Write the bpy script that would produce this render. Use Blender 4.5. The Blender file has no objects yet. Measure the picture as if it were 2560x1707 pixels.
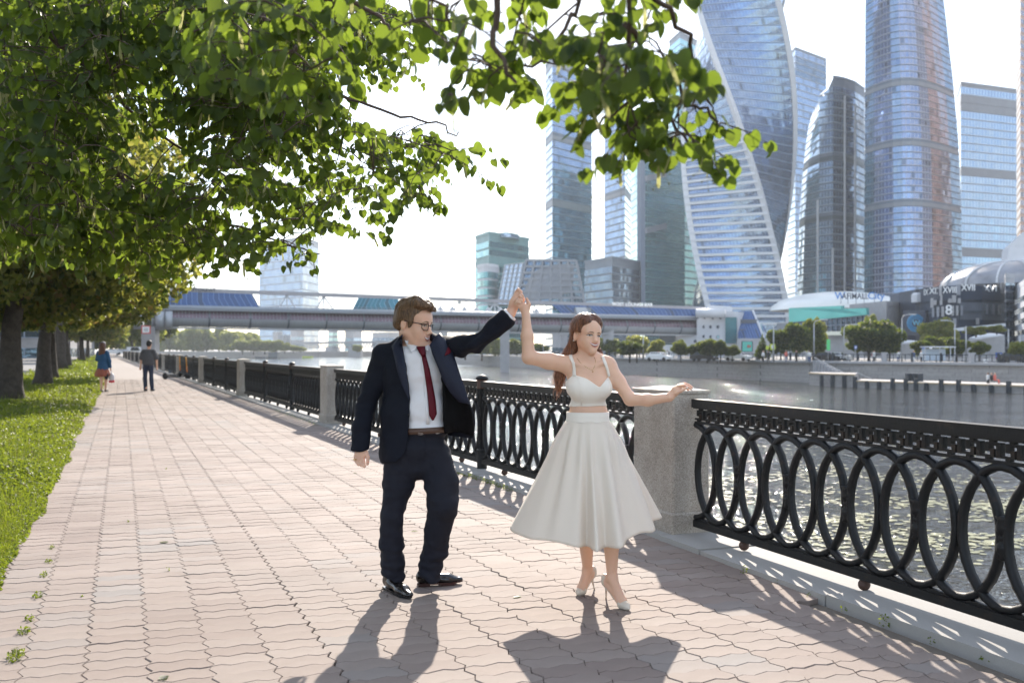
import bpy, math, random
import numpy as np
from mathutils import Vector, Matrix, noise as mnoise
PI = math.pi
R = math.radians
sc = bpy.context.scene
col = sc.collection
rnd = random.Random(7)

# ------------------------------------------------------------ camera, sky, sun, exposure
F, HY, CH = 2489.0, 872.0, 1.48          # focal length in photo pixels, horizon row, eye height in metres
cam_data = bpy.data.cameras.new('camera')
cam = bpy.data.objects.new('camera', cam_data); col.objects.link(cam)
cam.location = (0, 0, CH); cam.rotation_euler = (R(90), 0, 0)
cam_data.sensor_width = 36; cam_data.lens = 36 * F / 2560
cam_data.shift_y = (HY - 853.5) / 2560
cam_data.clip_start = 0.05; cam_data.clip_end = 6000
cam_data.dof.use_dof = True; cam_data.dof.focus_distance = 6.0; cam_data.dof.aperture_fstop = 3.2
sc.camera = cam
SUN_EL, SUN_AZ = R(28), R(2.5)
world = bpy.data.worlds.new('World'); sc.world = world; world.use_nodes = True
def build_world():
    nt = world.node_tree; N = nt.nodes; L = nt.links; N.clear()
    out = N.new('ShaderNodeOutputWorld'); bg = N.new('ShaderNodeBackground'); bg.inputs['Strength'].default_value = 0.15
    sky = N.new('ShaderNodeTexSky'); sky.sky_type = 'NISHITA'; sky.sun_disc = False
    sky.sun_elevation = SUN_EL; sky.sun_rotation = SUN_AZ; sky.altitude = 150
    sky.air_density = 1.0; sky.dust_density = 0.4; sky.ozone_density = 1.6
    tc = N.new('ShaderNodeTexCoord'); sep = N.new('ShaderNodeSeparateXYZ'); L.new(tc.outputs['Generated'], sep.inputs[0])
    def M(op, a, b=None, c=False):
        m = N.new('ShaderNodeMath'); m.operation = op; m.use_clamp = c
        for i, v in enumerate((a, b)):
            if v is None: continue
            if isinstance(v, (int, float)): m.inputs[i].default_value = v
            else: L.new(v, m.inputs[i])
        return m.outputs[0]
    z = M('ADD', M('MAXIMUM', sep.outputs[2], 0.0), 0.18)
    cx = N.new('ShaderNodeCombineXYZ'); L.new(M('DIVIDE', sep.outputs[0], z), cx.inputs[0]); L.new(M('DIVIDE', sep.outputs[1], z), cx.inputs[1])
    n1 = N.new('ShaderNodeTexNoise'); n1.inputs['Scale'].default_value = 0.95; n1.inputs['Detail'].default_value = 7; n1.inputs['Roughness'].default_value = 0.58
    L.new(cx.outputs[0], n1.inputs['Vector'])
    cr = N.new('ShaderNodeValToRGB'); cr.color_ramp.elements[0].position = 0.36; cr.color_ramp.elements[1].position = 0.60
    L.new(n1.outputs['Fac'], cr.inputs[0])
    mix = N.new('ShaderNodeMix'); mix.data_type = 'RGBA'; mix.inputs[0].default_value = 0.5
    L.new(M('MULTIPLY', cr.outputs[0], 0.9), mix.inputs[0]); L.new(sky.outputs[0], mix.inputs[6]); n2 = N.new('ShaderNodeTexNoise'); n2.inputs['Scale'].default_value = 2.1; n2.inputs['Detail'].default_value = 6; L.new(cx.outputs[0], n2.inputs['Vector']); c2 = N.new('ShaderNodeValToRGB'); c2.color_ramp.elements[0].position = .38; c2.color_ramp.elements[1].position = .66; c2.color_ramp.elements[0].color = (1.6, 1.8, 2.2, 1); c2.color_ramp.elements[1].color = (5.4, 5.35, 5.25, 1); L.new(n2.outputs['Fac'], c2.inputs[0]); L.new(c2.outputs[0], mix.inputs[7])
    L.new(mix.outputs[2], bg.inputs[0]); L.new(bg.outputs[0], out.inputs[0])
build_world()
sd = bpy.data.lights.new('sun', 'SUN'); sd.energy = 4.1; sd.angle = R(0.6); sd.color = (1.0, 0.90, 0.78)
sun = bpy.data.objects.new('sun', sd); col.objects.link(sun)
sdir = Vector((math.sin(SUN_AZ) * math.cos(SUN_EL), math.cos(SUN_AZ) * math.cos(SUN_EL), math.sin(SUN_EL)))
sun.rotation_euler = (-sdir).to_track_quat('-Z', 'Y').to_euler(); sun.location = (0, 20, 60)
sc.view_settings.view_transform = 'Standard'; sc.view_settings.look = 'None'
sc.view_settings.exposure = 1.3; sc.view_settings.gamma = 1; sc.view_settings.use_curve_mapping = False
sc.render.engine = 'CYCLES'
cy = sc.cycles
cy.use_denoising = True; cy.max_bounces = 8; cy.diffuse_bounces = 3; cy.glossy_bounces = 4; cy.transmission_bounces = 6
cy.transparent_max_bounces = 8; cy.volume_bounces = 1; cy.sample_clamp_indirect = 8; cy.caustics_reflective = False; cy.caustics_refractive = False
cy.use_adaptive_sampling = True; cy.adaptive_threshold = 0.015

# ------------------------------------------------------------ helpers
def Pt(px, py, Z): return Vector(((px - 1280) / F * Z, Z, CH + (HY - py) / F * Z))   # photo pixel at a depth
def Gd(px, py, h=0.0):                                                            # photo pixel on the ground at height h
    Z = F * (CH - h) / (py - HY); return Vector(((px - 1280) / F * Z, Z, h))
TH = R(21.4)
UU = Vector((-math.sin(TH), math.cos(TH), 0)); VV = Vector((math.cos(TH), math.sin(TH), 0))
def Wd(u, v, z=0.0): return UU * u + VV * v + Vector((0, 0, z))

def tag(o, label=None, cat=None, group=None, kind=None):
    if label: o['label'] = label
    if cat: o['category'] = cat
    if group: o['group'] = group
    if kind: o['kind'] = kind
    return o
def empty(name, loc=(0, 0, 0), rz=0.0):
    o = bpy.data.objects.new(name, None); o.location = loc; o.rotation_euler = (0, 0, rz); o.empty_display_size = 0.3
    col.objects.link(o); return o
def copy_tree(o, parent=None):
    c = o.copy(); col.objects.link(c)
    if parent: c.parent = parent
    for ch in list(o.children): copy_tree(ch, c)
    return c
class MB:
    def __init__(s): s.v = []; s.f = []; s.m = []; s.mi = 0
    def add(s, vs, fs):
        b = len(s.v); s.v.extend([tuple(v) for v in vs]); s.f.extend([tuple(b + i for i in f) for f in fs]); s.m.extend([s.mi] * len(fs)); return s
    def hexa(s, p):   # 8 points: bottom 4 ccw, top 4 ccw
        return s.add(p, [(3, 2, 1, 0), (4, 5, 6, 7), (0, 1, 5, 4), (1, 2, 6, 5), (2, 3, 7, 6), (3, 0, 4, 7)])
    def box(s, x0, y0, z0, x1, y1, z1, mtx=None):
        if x0 > x1: x0, x1 = x1, x0
        if y0 > y1: y0, y1 = y1, y0
        if z0 > z1: z0, z1 = z1, z0
        p = [Vector(q) for q in ((x0, y0, z0), (x1, y0, z0), (x1, y1, z0), (x0, y1, z0), (x0, y0, z1), (x1, y0, z1), (x1, y1, z1), (x0, y1, z1))]
        if mtx: p = [mtx @ q for q in p]
        return s.hexa(p)
    def bbox(s, x0, y0, z0, x1, y1, z1, b):   # box with bevelled vertical and top edges
        pr = [(x0 + b, y0), (x1 - b, y0), (x1, y0 + b), (x1, y1 - b), (x1 - b, y1), (x0 + b, y1), (x0, y1 - b), (x0, y0 + b)]
        cx, cy_ = (x0 + x1) / 2, (y0 + y1) / 2
        pr2 = [(cx + (x - cx) * (1 - 2 * b / (x1 - x0)), cy_ + (y - cy_) * (1 - 2 * b / (y1 - y0))) for x, y in pr]
        vs = [(x, y, z0) for x, y in pr] + [(x, y, z1 - b) for x, y in pr] + [(x, y, z1) for x, y in pr2]
        fs = [tuple(range(7, -1, -1)), tuple(range(16, 24))]
        for r in (0, 8):
            for i in range(8): fs.append((r + i, r + (i + 1) % 8, r + 8 + (i + 1) % 8, r + 8 + i))
        return s.add(vs, fs)
    def bar(s, a, b, w, h=None, up=(0, 0, 1)):   # rectangular bar a->b
        a = Vector(a); b = Vector(b); h = h or w; d = (b - a).normalized(); upv = Vector(up)
        if abs(d.dot(upv)) > 0.98: upv = Vector((1, 0, 0))
        x = d.cross(upv).normalized() * w / 2; z = x.cross(d).normalized() * h / 2
        return s.hexa([a - x - z, a + x - z, b + x - z, b - x - z, a - x + z, a + x + z, b + x + z, b - x + z])
    def tube(s, path, r, n=6, cap=True):
        path = [Vector(p) for p in path]; k = len(path)
        rr = r if isinstance(r, (list, tuple)) else [r] * k
        vs = []; prev = None
        for i, p in enumerate(path):
            d = (path[min(i + 1, k - 1)] - path[max(i - 1, 0)])
            d = d.normalized() if d.length > 1e-9 else Vector((0, 0, 1))
            if prev is None:
                up = Vector((0, 0, 1)) if abs(d.z) < 0.9 else Vector((1, 0, 0)); x = d.cross(up).normalized()
            else:
                x = (prev - d * prev.dot(d)); x = x.normalized() if x.length > 1e-6 else d.orthogonal().normalized()
            prev = x; y = d.cross(x)
            for j in range(n):
                a = 2 * PI * j / n; vs.append(p + (x * math.cos(a) + y * math.sin(a)) * rr[i])
        fs = []
        for i in range(k - 1):
            for j in range(n): fs.append((i * n + j, i * n + (j + 1) % n, (i + 1) * n + (j + 1) % n, (i + 1) * n + j))
        if cap: fs.append(tuple(range(n - 1, -1, -1))); fs.append(tuple(range((k - 1) * n, k * n)))
        return s.add(vs, fs)
    def lathe(s, prof, n=12, c=(0, 0, 0)):   # prof: (r, z)
        vs = []; c = Vector(c)
        for r, z in prof:
            for j in range(n):
                a = 2 * PI * j / n; vs.append(c + Vector((r * math.cos(a), r * math.sin(a), z)))
        fs = []
        for i in range(len(prof) - 1):
            for j in range(n): fs.append((i * n + j, i * n + (j + 1) % n, (i + 1) * n + (j + 1) % n, (i + 1) * n + j))
        fs.append(tuple(range(n - 1, -1, -1))); fs.append(tuple(range((len(prof) - 1) * n, len(prof) * n)))
        return s.add(vs, fs)
    def ball(s, c, r, n=8, sz=1.0):
        return s.lathe([(max(0.02 * r, r * math.sin(PI * i / n)), -r * sz * math.cos(PI * i / n)) for i in range(n + 1)], n + 2, c)
    def prism(s, pts, z0, z1):
        n = len(pts); vs = [(p[0], p[1], z0) for p in pts] + [(p[0], p[1], z1) for p in pts]
        fs = [tuple(range(n - 1, -1, -1)), tuple(range(n, 2 * n))] + [(i, (i + 1) % n, n + (i + 1) % n, n + i) for i in range(n)]
        return s.add(vs, fs)
    def slab(s, pts, th):   # polygon of 3-D points extruded along its own normal by -th
        pts = [Vector(p) for p in pts]; nrm = Vector((0, 0, 0)); n = len(pts)
        for i in range(n): nrm += (pts[i] - pts[0]).cross(pts[(i + 1) % n] - pts[0])
        nrm.normalize(); vs = pts + [p - nrm * th for p in pts]
        fs = [tuple(range(n)), tuple(range(2 * n - 1, n - 1, -1))] + [(i, n + i, n + (i + 1) % n, (i + 1) % n) for i in range(n)]
        return s.add(vs, fs)
    def build(s, name, mats, parent=None, smooth=False, loc=None):
        me = bpy.data.meshes.new(name); me.from_pydata(s.v, [], s.f)
        ml = mats if isinstance(mats, (list, tuple)) else [mats]
        for m in ml: me.materials.append(m)
        if len(ml) > 1: me.polygons.foreach_set('material_index', s.m)
        if smooth: me.polygons.foreach_set('use_smooth', [True] * len(me.polygons))
        me.update()
        return mobj(name, me, parent, loc)
def mobj(name, me, parent=None, loc=None):
    o = bpy.data.objects.new(name, me); col.objects.link(o)
    if parent: o.parent = parent
    if loc is not None: o.location = loc
    return o
def np_mesh(name, verts, faces, mats, smooth=True, mi=None):
    me = bpy.data.meshes.new(name); nf, k = faces.shape
    me.vertices.add(len(verts)); me.vertices.foreach_set('co', np.asarray(verts, np.float32).ravel())
    me.loops.add(nf * k); me.loops.foreach_set('vertex_index', faces.astype(np.int32).ravel())
    me.polygons.add(nf); me.polygons.foreach_set('loop_start', np.arange(0, nf * k, k, dtype=np.int32))
    me.polygons.foreach_set('use_smooth', np.full(nf, smooth))
    for m in (mats if isinstance(mats, (list, tuple)) else [mats]): me.materials.append(m)
    if mi is not None: me.polygons.foreach_set('material_index', np.asarray(mi, np.int32))
    me.update(calc_edges=True); me.validate()
    return me
def set_attr(me, name, vals):   # per-vertex float
    a = me.attributes.new(name, 'FLOAT', 'POINT'); a.data.foreach_set('value', np.asarray(vals, np.float32))

class NT:   # tiny node helper
    def __init__(s, name):
        s.m = bpy.data.materials.new(name); s.m.use_nodes = True; s.t = s.m.node_tree; s.n = s.t.nodes; s.l = s.t.links
        s.b = s.n['Principled BSDF']; s.tc = s.n.new('ShaderNodeTexCoord')
    def set(s, inp, v):
        if hasattr(v, 'is_linked') or isinstance(v, bpy.types.NodeSocket): s.l.new(v, inp)
        else:
            if isinstance(v, (tuple, list)) and len(v) == 3 and inp.type == 'RGBA': v = (*v, 1)
            inp.default_value = v
    def math(s, op, a, b=None, c=None, clamp=False):
        m = s.n.new('ShaderNodeMath'); m.operation = op; m.use_clamp = clamp
        for i, v in enumerate((a, b, c)):
            if v is not None: s.set(m.inputs[i], v)
        return m.outputs[0]
    def noise(s, scale, detail=3, rough=0.55, vec=None, coord='Object', dist=0.0):
        n = s.n.new('ShaderNodeTexNoise'); n.inputs['Scale'].default_value = scale; n.inputs['Detail'].default_value = detail
        n.inputs['Roughness'].default_value = rough; n.inputs['Distortion'].default_value = dist
        s.l.new(vec if vec is not None else s.tc.outputs[coord], n.inputs['Vector']); return n.outputs['Fac']
    def vor(s, scale, vec=None, feature='F1', out='Distance', coord='Object'):
        n = s.n.new('ShaderNodeTexVoronoi'); n.inputs['Scale'].default_value = scale; n.feature = feature
        s.l.new(vec if vec is not None else s.tc.outputs[coord], n.inputs['Vector']); return n.outputs[out]
    def ramp(s, fac, stops):
        r = s.n.new('ShaderNodeValToRGB'); e = r.color_ramp.elements
        while len(e) < len(stops): e.new(0.5)
        for i, (p, c) in enumerate(stops):
            e[i].position = p; e[i].color = (*c, 1) if len(c) == 3 else c
        s.l.new(fac, r.inputs[0]); return r.outputs[0]
    def mix(s, fac, a, b, mode='MIX'):
        m = s.n.new('ShaderNodeMix'); m.data_type = 'RGBA'; m.blend_type = mode
        s.set(m.inputs[0], fac); s.set(m.inputs[6], a); s.set(m.inputs[7], b); return m.outputs[2]
    def map(s, scale=(1, 1, 1), rot=(0, 0, 0), loc=(0, 0, 0), coord='Object', vec=None):
        m = s.n.new('ShaderNodeMapping'); m.inputs['Scale'].default_value = scale; m.inputs['Rotation'].default_value = rot; m.inputs['Location'].default_value = loc
        s.l.new(vec if vec is not None else s.tc.outputs[coord], m.inputs[0]); return m.outputs[0]
    def attr(s, name, out='Fac'):
        a = s.n.new('ShaderNodeAttribute'); a.attribute_name = name; return a.outputs[out]
    def bump(s, h, strength=0.3, dist=0.01, nrm=None):
        b = s.n.new('ShaderNodeBump'); b.inputs['Strength'].default_value = strength; b.inputs['Distance'].default_value = dist
        s.l.new(h, b.inputs['Height'])
        if nrm is not None: s.l.new(nrm, b.inputs['Normal'])
        return b.outputs[0]
    def p(s, **k):
        names = dict(color='Base Color', rough='Roughness', metal='Metallic', normal='Normal', spec='Specular IOR Level', emit='Emission Color', estr='Emission Strength',
                     alpha='Alpha', trans='Transmission Weight', ior='IOR', sss='Subsurface Weight', coat='Coat Weight', sheen='Sheen Weight')
        for a, v in k.items(): s.set(s.b.inputs[names[a]], v)
        return s.m
def hsv(c, f): return tuple(min(1, x * f) for x in c)
def mat(name, c, rough=0.6, metal=0.0, var=0.18, scale=4.0, bump=0.0, bscale=60.0, bdist=0.004, spec=0.5, c2=None):
    t = NT(name)
    if var or c2:
        fac = t.noise(scale, 5, 0.6)
        f2 = t.math('MULTIPLY', t.math('SUBTRACT', fac, 0.3), 2.2, clamp=True)
        colr = t.mix(f2, hsv(c, 1 - var), c2 or hsv(c, 1 + var))
    else: colr = c
    k = dict(color=colr, rough=rough, metal=metal, spec=spec)
    if bump: k['normal'] = t.bump(t.noise(bscale, 4, 0.6), bump, bdist)
    return t.p(**k)
# ------------------------------------------------------------ setting: land, river, path, verge, road
WZ = -3.6      # river level
FD = R(22.8)   # fence direction beyond the near pillar
P1 = Vector((1.255, 7.76, 0))
FU = Vector((-math.sin(FD), math.cos(FD), 0)); FV = Vector((math.cos(FD), math.sin(FD), 0))
ND = R(20.6); NU = Vector((-math.sin(ND), math.cos(ND), 0)); NV = Vector((math.cos(ND), math.sin(ND), 0))
def fl(s, w=0.0):   # point on the fence's path-side line, s metres along from the near pillar, w towards the river
    if s >= 0: return P1 + FU * s + FV * w
    return P1 + NU * s + NV * w
bank = [fl(s, 0.42) for s in (-16, -8, 0, 60, 140, 250)] + [Vector((-150, 400, 0)), Vector((-215, 560, 0)), Vector((-126, 592, 0)), Vector((-124, 640, 0)), Vector((-20, 665, 0))]
bankR = [Vector((-20, 665, 0)), Vector((-60, 560, 0)), Vector((-42, 430, 0)), Vector((-9.9, 308, 0)), Vector((8, 250, 0)), Vector((22.6, 204, 0)), Vector((35, 172, 0)), Vector((44.6, 149, 0)),
         Vector((60, 129, 0)), Vector((85, 95, 0)), Vector((140, 20, 0)), Vector((180, -40, 0))]
t = NT('mortar_bed'); M_bed = t.p(color=t.mix(t.noise(30, 4), (0.20, 0.17, 0.14), (0.10, 0.085, 0.07)), rough=0.95)
M_paveplain = (lambda t: t.p(color=t.mix(t.noise(1.3, 5), (0.245, 0.205, 0.182), (0.21, 0.178, 0.158)), rough=0.85))(NT('far_paving'))
M_land = mat('city_ground', (0.26, 0.25, 0.24), 0.9, scale=0.3)
M_granwall = NT('granite_block_wall')
def _gw():
    t = M_granwall; g = t.tc.outputs['Object']
    b = t.n.new('ShaderNodeTexBrick'); b.inputs['Scale'].default_value = 1.0; b.inputs['Mortar Size'].default_value = 0.012
    b.inputs['Brick Width'].default_value = 1.5; b.inputs['Row Height'].default_value = 0.55
    sp = t.n.new('ShaderNodeSeparateXYZ'); t.l.new(g, sp.inputs[0]); cb = t.n.new('ShaderNodeCombineXYZ')
    t.l.new(t.math('ADD', sp.outputs[0], t.math('MULTIPLY', sp.outputs[1], 0.35)), cb.inputs[0]); t.l.new(sp.outputs[2], cb.inputs[1]); t.l.new(cb.outputs[0], b.inputs['Vector'])
    b.inputs['Color1'].default_value = (0.47, 0.45, 0.44, 1); b.inputs['Color2'].default_value = (0.38, 0.365, 0.36, 1); b.inputs['Mortar'].default_value = (0.17, 0.17, 0.17, 1)
    c = t.mix(t.math('MULTIPLY', t.noise(0.12, 5), 0.6), b.outputs[0], (0.24, 0.22, 0.20)); c = t.mix(t.ramp(t.noise(2.5, 5), [(0.45, (0, 0, 0)), (0.8, (0.5, 0.5, 0.5))]), c, (0.16, 0.15, 0.14))
    t.p(color=c, rough=0.85, normal=t.bump(t.noise(3, 4), 0.4, 0.05))
_gw(); M_granwall = M_granwall.m
# left bank land (top at -0.06; the paving bed, verge and road lie on it)
m = MB(); Lp = [(p.x, p.y) for p in bank]
m.prism(Lp + [(-20, 3200), (-3200, 3200), (-3200, -60), (bank[0].x, -60)], -6.0, -0.075)
tag(m.build('left_bank', [M_granwall]), kind='structure')
m = MB(); rp = [(p.x, p.y) for p in bankR]
m.prism(rp[::-1] + [(-20, 3200), (3200, 3200), (3200, -60), (180, -60)][::1], -6.0, -0.5)
o = tag(m.build('right_bank', [M_granwall]), kind='structure')
m = MB(); m.add([(p[0], p[1], -0.492) for p in rp[::-1] + [(-20, 3200), (3200, 3200), (3200, -60), (180, -60)]], [tuple(range(len(rp) + 4))])
tag(m.build('city_ground', M_land), kind='structure')
# river
t = NT('river_water')
def _water():
    t = M_w; v = t.map((1.0, 0.55, 1), (0, 0, R(12)))
    h = t.math('ADD', t.math('MULTIPLY', t.noise(1.6, 4, 0.6, vec=v), 1.0), t.math('MULTIPLY', t.noise(0.22, 3, 0.5, vec=v), 2.4))
    h = t.math('ADD', h, t.math('MULTIPLY', t.noise(6.0, 3, 0.6, vec=v), 0.25))
    c = t.mix(t.noise(0.05, 3), (0.036, 0.031, 0.020), (0.020, 0.020, 0.014))
    t.p(color=c, rough=0.05, ior=1.33, spec=0.5, normal=t.bump(h, 0.6, 0.30))
M_w = t; _water()
m = MB(); m.add([(-3300, -60, WZ), (3300, -60, WZ), (3300, 3300, WZ), (-3300, 3300, WZ)], [(0, 1, 2, 3)])
tag(m.build('river', t.m), kind='structure')

# path bed under the pavers
pl_ = [Wd(u, -0.9) for u in (-9, 10, 30, 62)]; pr_ = [fl(s, .2) for s in (-15, 0, 25, 56)]
m = MB(); m.add([(p.x, p.y, -0.034) for p in pl_ + pr_], [(i, 4 + i, 5 + i, i + 1) for i in range(3)]); tag(m.build('paving_bed', M_bed), kind='structure')
# far part of the path, plain sheet
kerb_w = 0.02
far_l = [Wd(52, -0.6), Vector((-31.5, 77, 0)), Vector((-55, 130, 0)), Vector((-99, 232, 0)), Vector((-128, 300, 0))]
far_r = [fl(40, 0.1), fl(70, 0.1), fl(130, 0.1), fl(240, 0.1), Vector((-118, 300, 0))]
m = MB(); n = len(far_l); m.add([(p.x, p.y, -0.02) for p in far_l + far_r], [(i, n + i, n + i + 1, i + 1) for i in range(n - 1)])
tag(m.build('far_path', M_paveplain), kind='structure')

# ---- pavers: wavy interlocking blocks
PW, PD = 0.274, 0.1445
t = NT('paver_concrete')
def _pv():
    t = M_pv; tint = t.attr('tint')
    base = t.ramp(tint, [(0.0, (0.215, 0.165, 0.145)), (0.35, (0.26, 0.208, 0.182)), (0.62, (0.278, 0.23, 0.204)), (0.8, (0.245, 0.225, 0.215)), (1.0, (0.29, 0.24, 0.205))])
    g = t.noise(260, 3, 0.7); st = t.ramp(t.noise(1.1, 6, 0.65), [(0.35, (0.80, 0.79, 0.78)), (0.62, (1.04, 1.03, 1.02))])
    c = t.mix(1.0, base, st, 'MULTIPLY'); c = t.mix(t.math('MULTIPLY', t.ramp(g, [(0.35, (1, 1, 1)), (0.55, (0, 0, 0))]), 0.28), c, (0.2, 0.17, 0.15))
    t.p(color=c, rough=0.82, normal=t.bump(g, 0.35, 0.0025), spec=0.35)
M_pv = t; _pv(); M_pv = t.m
lp = [(0.17, 0.013), (0.33, -0.012), (0.64, 0.013), (0.81, -0.011)]
ep = [(0.22, 0.014), (0.72, -0.014)]
def paver_outline(g=0.0028):
    pts = [(0, 0)] + [(a * PW, b) for a, b in lp] + [(PW, 0)] + [(PW + b, a * PD) for a, b in ep]
    pts += [(PW, PD)] + [(a * PW, PD + b) for a, b in lp[::-1]] + [(0, PD)] + [(b, a * PD) for a, b in ep[::-1]]
    out = []; n = len(pts)
    for i in range(n):   # inset
        a = Vector(pts[i - 1]); b = Vector(pts[i]); c = Vector(pts[(i + 1) % n]); d1 = (b - a).normalized(); d2 = (c - b).normalized()
        nn = Vector((-(d1.y + d2.y), d1.x + d2.x)); nn = nn.normalized() if nn.length > 1e-6 else Vector((-d1.y, d1.x))
        out.append(b + nn * g)
    return [(p.x - PW / 2, p.y - PD / 2) for p in out]
O1 = paver_outline(0.0042); O0 = paver_outline(0.0012)
NP_ = len(O1)
def paver_arrays():
    vs = np.array([(x, y, 0.0) for x, y in O1] + [(x, y, -0.006) for x, y in O0] + [(x, y, -0.03) for x, y in O0], np.float32)
    return vs
PV0 = paver_arrays()
def paver_mesh(tint):
    m = MB(); n = NP_; fs = [tuple(range(n))]
    for r in (0, 1):
        for i in range(n): fs.append((r * n + i, (r + 1) * n + i, (r + 1) * n + (i + 1) % n, r * n + (i + 1) % n))
    me = bpy.data.meshes.new('paver'); me.from_pydata([tuple(v) for v in PV0], [], fs); me.materials.append(M_pv)
    set_attr(me, 'tint', [tint] * (3 * n)); me.update(); return me
path_root = tag(empty('paved_path'), kind='structure')
cells = []
def fence_v(u):   # v of the kerb line at u
    best = 9
    for s in [x * 2.0 for x in range(-6, 32)]:
        a = fl(s); b = fl(s + 2.0); ua, ub = a.dot(UU), b.dot(UU)
        if ua <= u <= ub: return a.dot(VV) + (b - a).dot(VV) * (u - ua) / (ub - ua)
    return 4.5
rp_ = random.Random(3)
vcol = [rp_.uniform(-0.0018, 0.0018) for _ in range(30)]
ushift = [rp_.uniform(-0.004, 0.004) for _ in range(30)]
for ci in range(21):
    v = -0.98 + (ci + 0.5) * PW
    for ri in range(int((52 - 1.0) / PD)):
        u = 1.0 + ri * PD
        if v - PW / 2 > fence_v(u) - (0.05 if u > 4.6 else .05 - .0 * u): continue
        if u < 6.6 and v + PW / 2 > fence_v(u) - .02: continue
        if v + PW / 2 < -0.95: continue
        x = UU.x * u + VV.x * v; y = UU.y * u + VV.y * v
        if y < 3.6 or abs(x) / y > 0.56: continue
        cells.append((y, ci, ri, u, v))
cells.sort()
tints = [0.05, 0.15, 0.3, 0.35, 0.4, 0.45, 0.5, 0.55, 0.62, 0.7, 0.8, 0.95]
pmes = [paver_mesh(q) for q in tints]
def ptint(ci, ri):
    a = mnoise.noise((ci * 0.35, ri * 0.06, 3.1)) * 0.35 + 0.45 + rp_.uniform(-0.22, 0.22)
    return min(1, max(0, a))
def ppose(u, v, ci):
    return (u + ushift[ci] + rp_.uniform(-.0015, .0015), v + vcol[ci] + rp_.uniform(-.001, .001), rp_.uniform(-0.0018, 0.0018) + 0.004 * mnoise.noise((u * 1.3, v * 1.3, 0)),
            rp_.uniform(-0.012, 0.012), rp_.uniform(-0.010, 0.010), rp_.uniform(-0.008, 0.008))
near, rest = cells[:300], cells[300:]
base_rot = TH
for (y, ci, ri, u, v) in near:
    uu, vv, dz, tx, ty, rz = ppose(u, v, ci); q = ptint(ci, ri)
    o = mobj('paver', pmes[min(range(12), key=lambda k: abs(tints[k] - q))], path_root); o.location = Wd(uu, vv, dz); o.rotation_euler = (tx, ty, TH + rz)
nn = len(rest); A = np.empty((nn, 3 * NP_, 3), np.float32); TI = np.empty((nn, 3 * NP_), np.float32)
ct, st_ = math.cos(TH), math.sin(TH)
for k, (y, ci, ri, u, v) in enumerate(rest):
    uu, vv, dz, tx, ty, rz = ppose(u, v, ci); c = Wd(uu, vv, dz)
    a = TH + rz; lx = PV0[:, 0]; ly = PV0[:, 1]
    A[k, :, 0] = c.x + lx * math.cos(a) - ly * math.sin(a); A[k, :, 1] = c.y + lx * math.sin(a) + ly * math.cos(a)
    A[k, :, 2] = dz + PV0[:, 2] + lx * ty + ly * tx; TI[k] = ptint(ci, ri)
me = bpy.data.meshes.new('paver_field')
n = NP_; fpat = [tuple(range(n))] + [(r * n + i, (r + 1) * n + i, (r + 1) * n + (i + 1) % n, r * n + (i + 1) % n) for r in (0,) for i in range(n)]
LI = []; LS = []; c0 = 0
pat = np.concatenate([np.array(f) for f in fpat]); lens = np.array([len(f) for f in fpat]); starts = np.concatenate([[0], np.cumsum(lens)[:-1]])
LI = (pat[None, :] + (np.arange(nn) * 3 * n)[:, None]).ravel(); LS = (starts[None, :] + (np.arange(nn) * lens.sum())[:, None]).ravel()
me.vertices.add(nn * 3 * n); me.vertices.foreach_set('co', A.ravel()); me.loops.add(len(LI)); me.loops.foreach_set('vertex_index', LI.astype(np.int32))
me.polygons.add(len(LS)); me.polygons.foreach_set('loop_start', LS.astype(np.int32)); me.materials.append(M_pv); set_attr(me, 'tint', TI.ravel()); me.polygons.foreach_set('use_smooth', np.zeros(len(LS), bool)); me.update(calc_edges=True)
tag(mobj('paver_field', me, path_root), kind='stuff')

# granite kerb strip the fence stands on, in separate stones
t = NT('granite')
def _gr():
    t = M_gr; v1 = t.vor(230, out='Color'); sp = t.n.new('ShaderNodeSeparateColor'); t.l.new(v1, sp.inputs[0])
    g = t.ramp(sp.outputs[0], [(0.0, (0.20, 0.18, 0.16)), (0.25, (0.33, 0.295, 0.26)), (0.6, (0.43, 0.39, 0.34)), (0.92, (0.52, 0.475, 0.42))])
    g = t.mix(1.0, g, t.ramp(t.noise(2.2, 6, 0.7), [(0.3, (0.66, 0.63, 0.60)), (0.6, (1.0, 1.0, 1.0))]), 'MULTIPLY')
    rust = t.ramp(t.noise(1.6, 5, 0.7), [(0.60, (0, 0, 0)), (0.75, (0.4, 0.4, 0.4))])
    g = t.mix(rust, g, (0.26, 0.17, 0.10))
    t.p(color=g, rough=0.75, normal=t.bump(t.noise(120, 3), 0.45, 0.003), spec=0.4)
M_gr = t; _gr(); M_gr = t.m
t = NT('kerb_granite')
M_kerb = t.p(color=t.mix(t.noise(150, 3, 0.7), t.mix(t.noise(1.2, 5), (0.31, 0.30, 0.285), (0.25, 0.24, 0.225)), (0.37, 0.36, 0.345)), rough=0.8, normal=t.bump(t.noise(60, 4), 0.4, 0.004))
kr = tag(empty('granite_kerb'), kind='structure')
s = -7.2; k = 0
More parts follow.
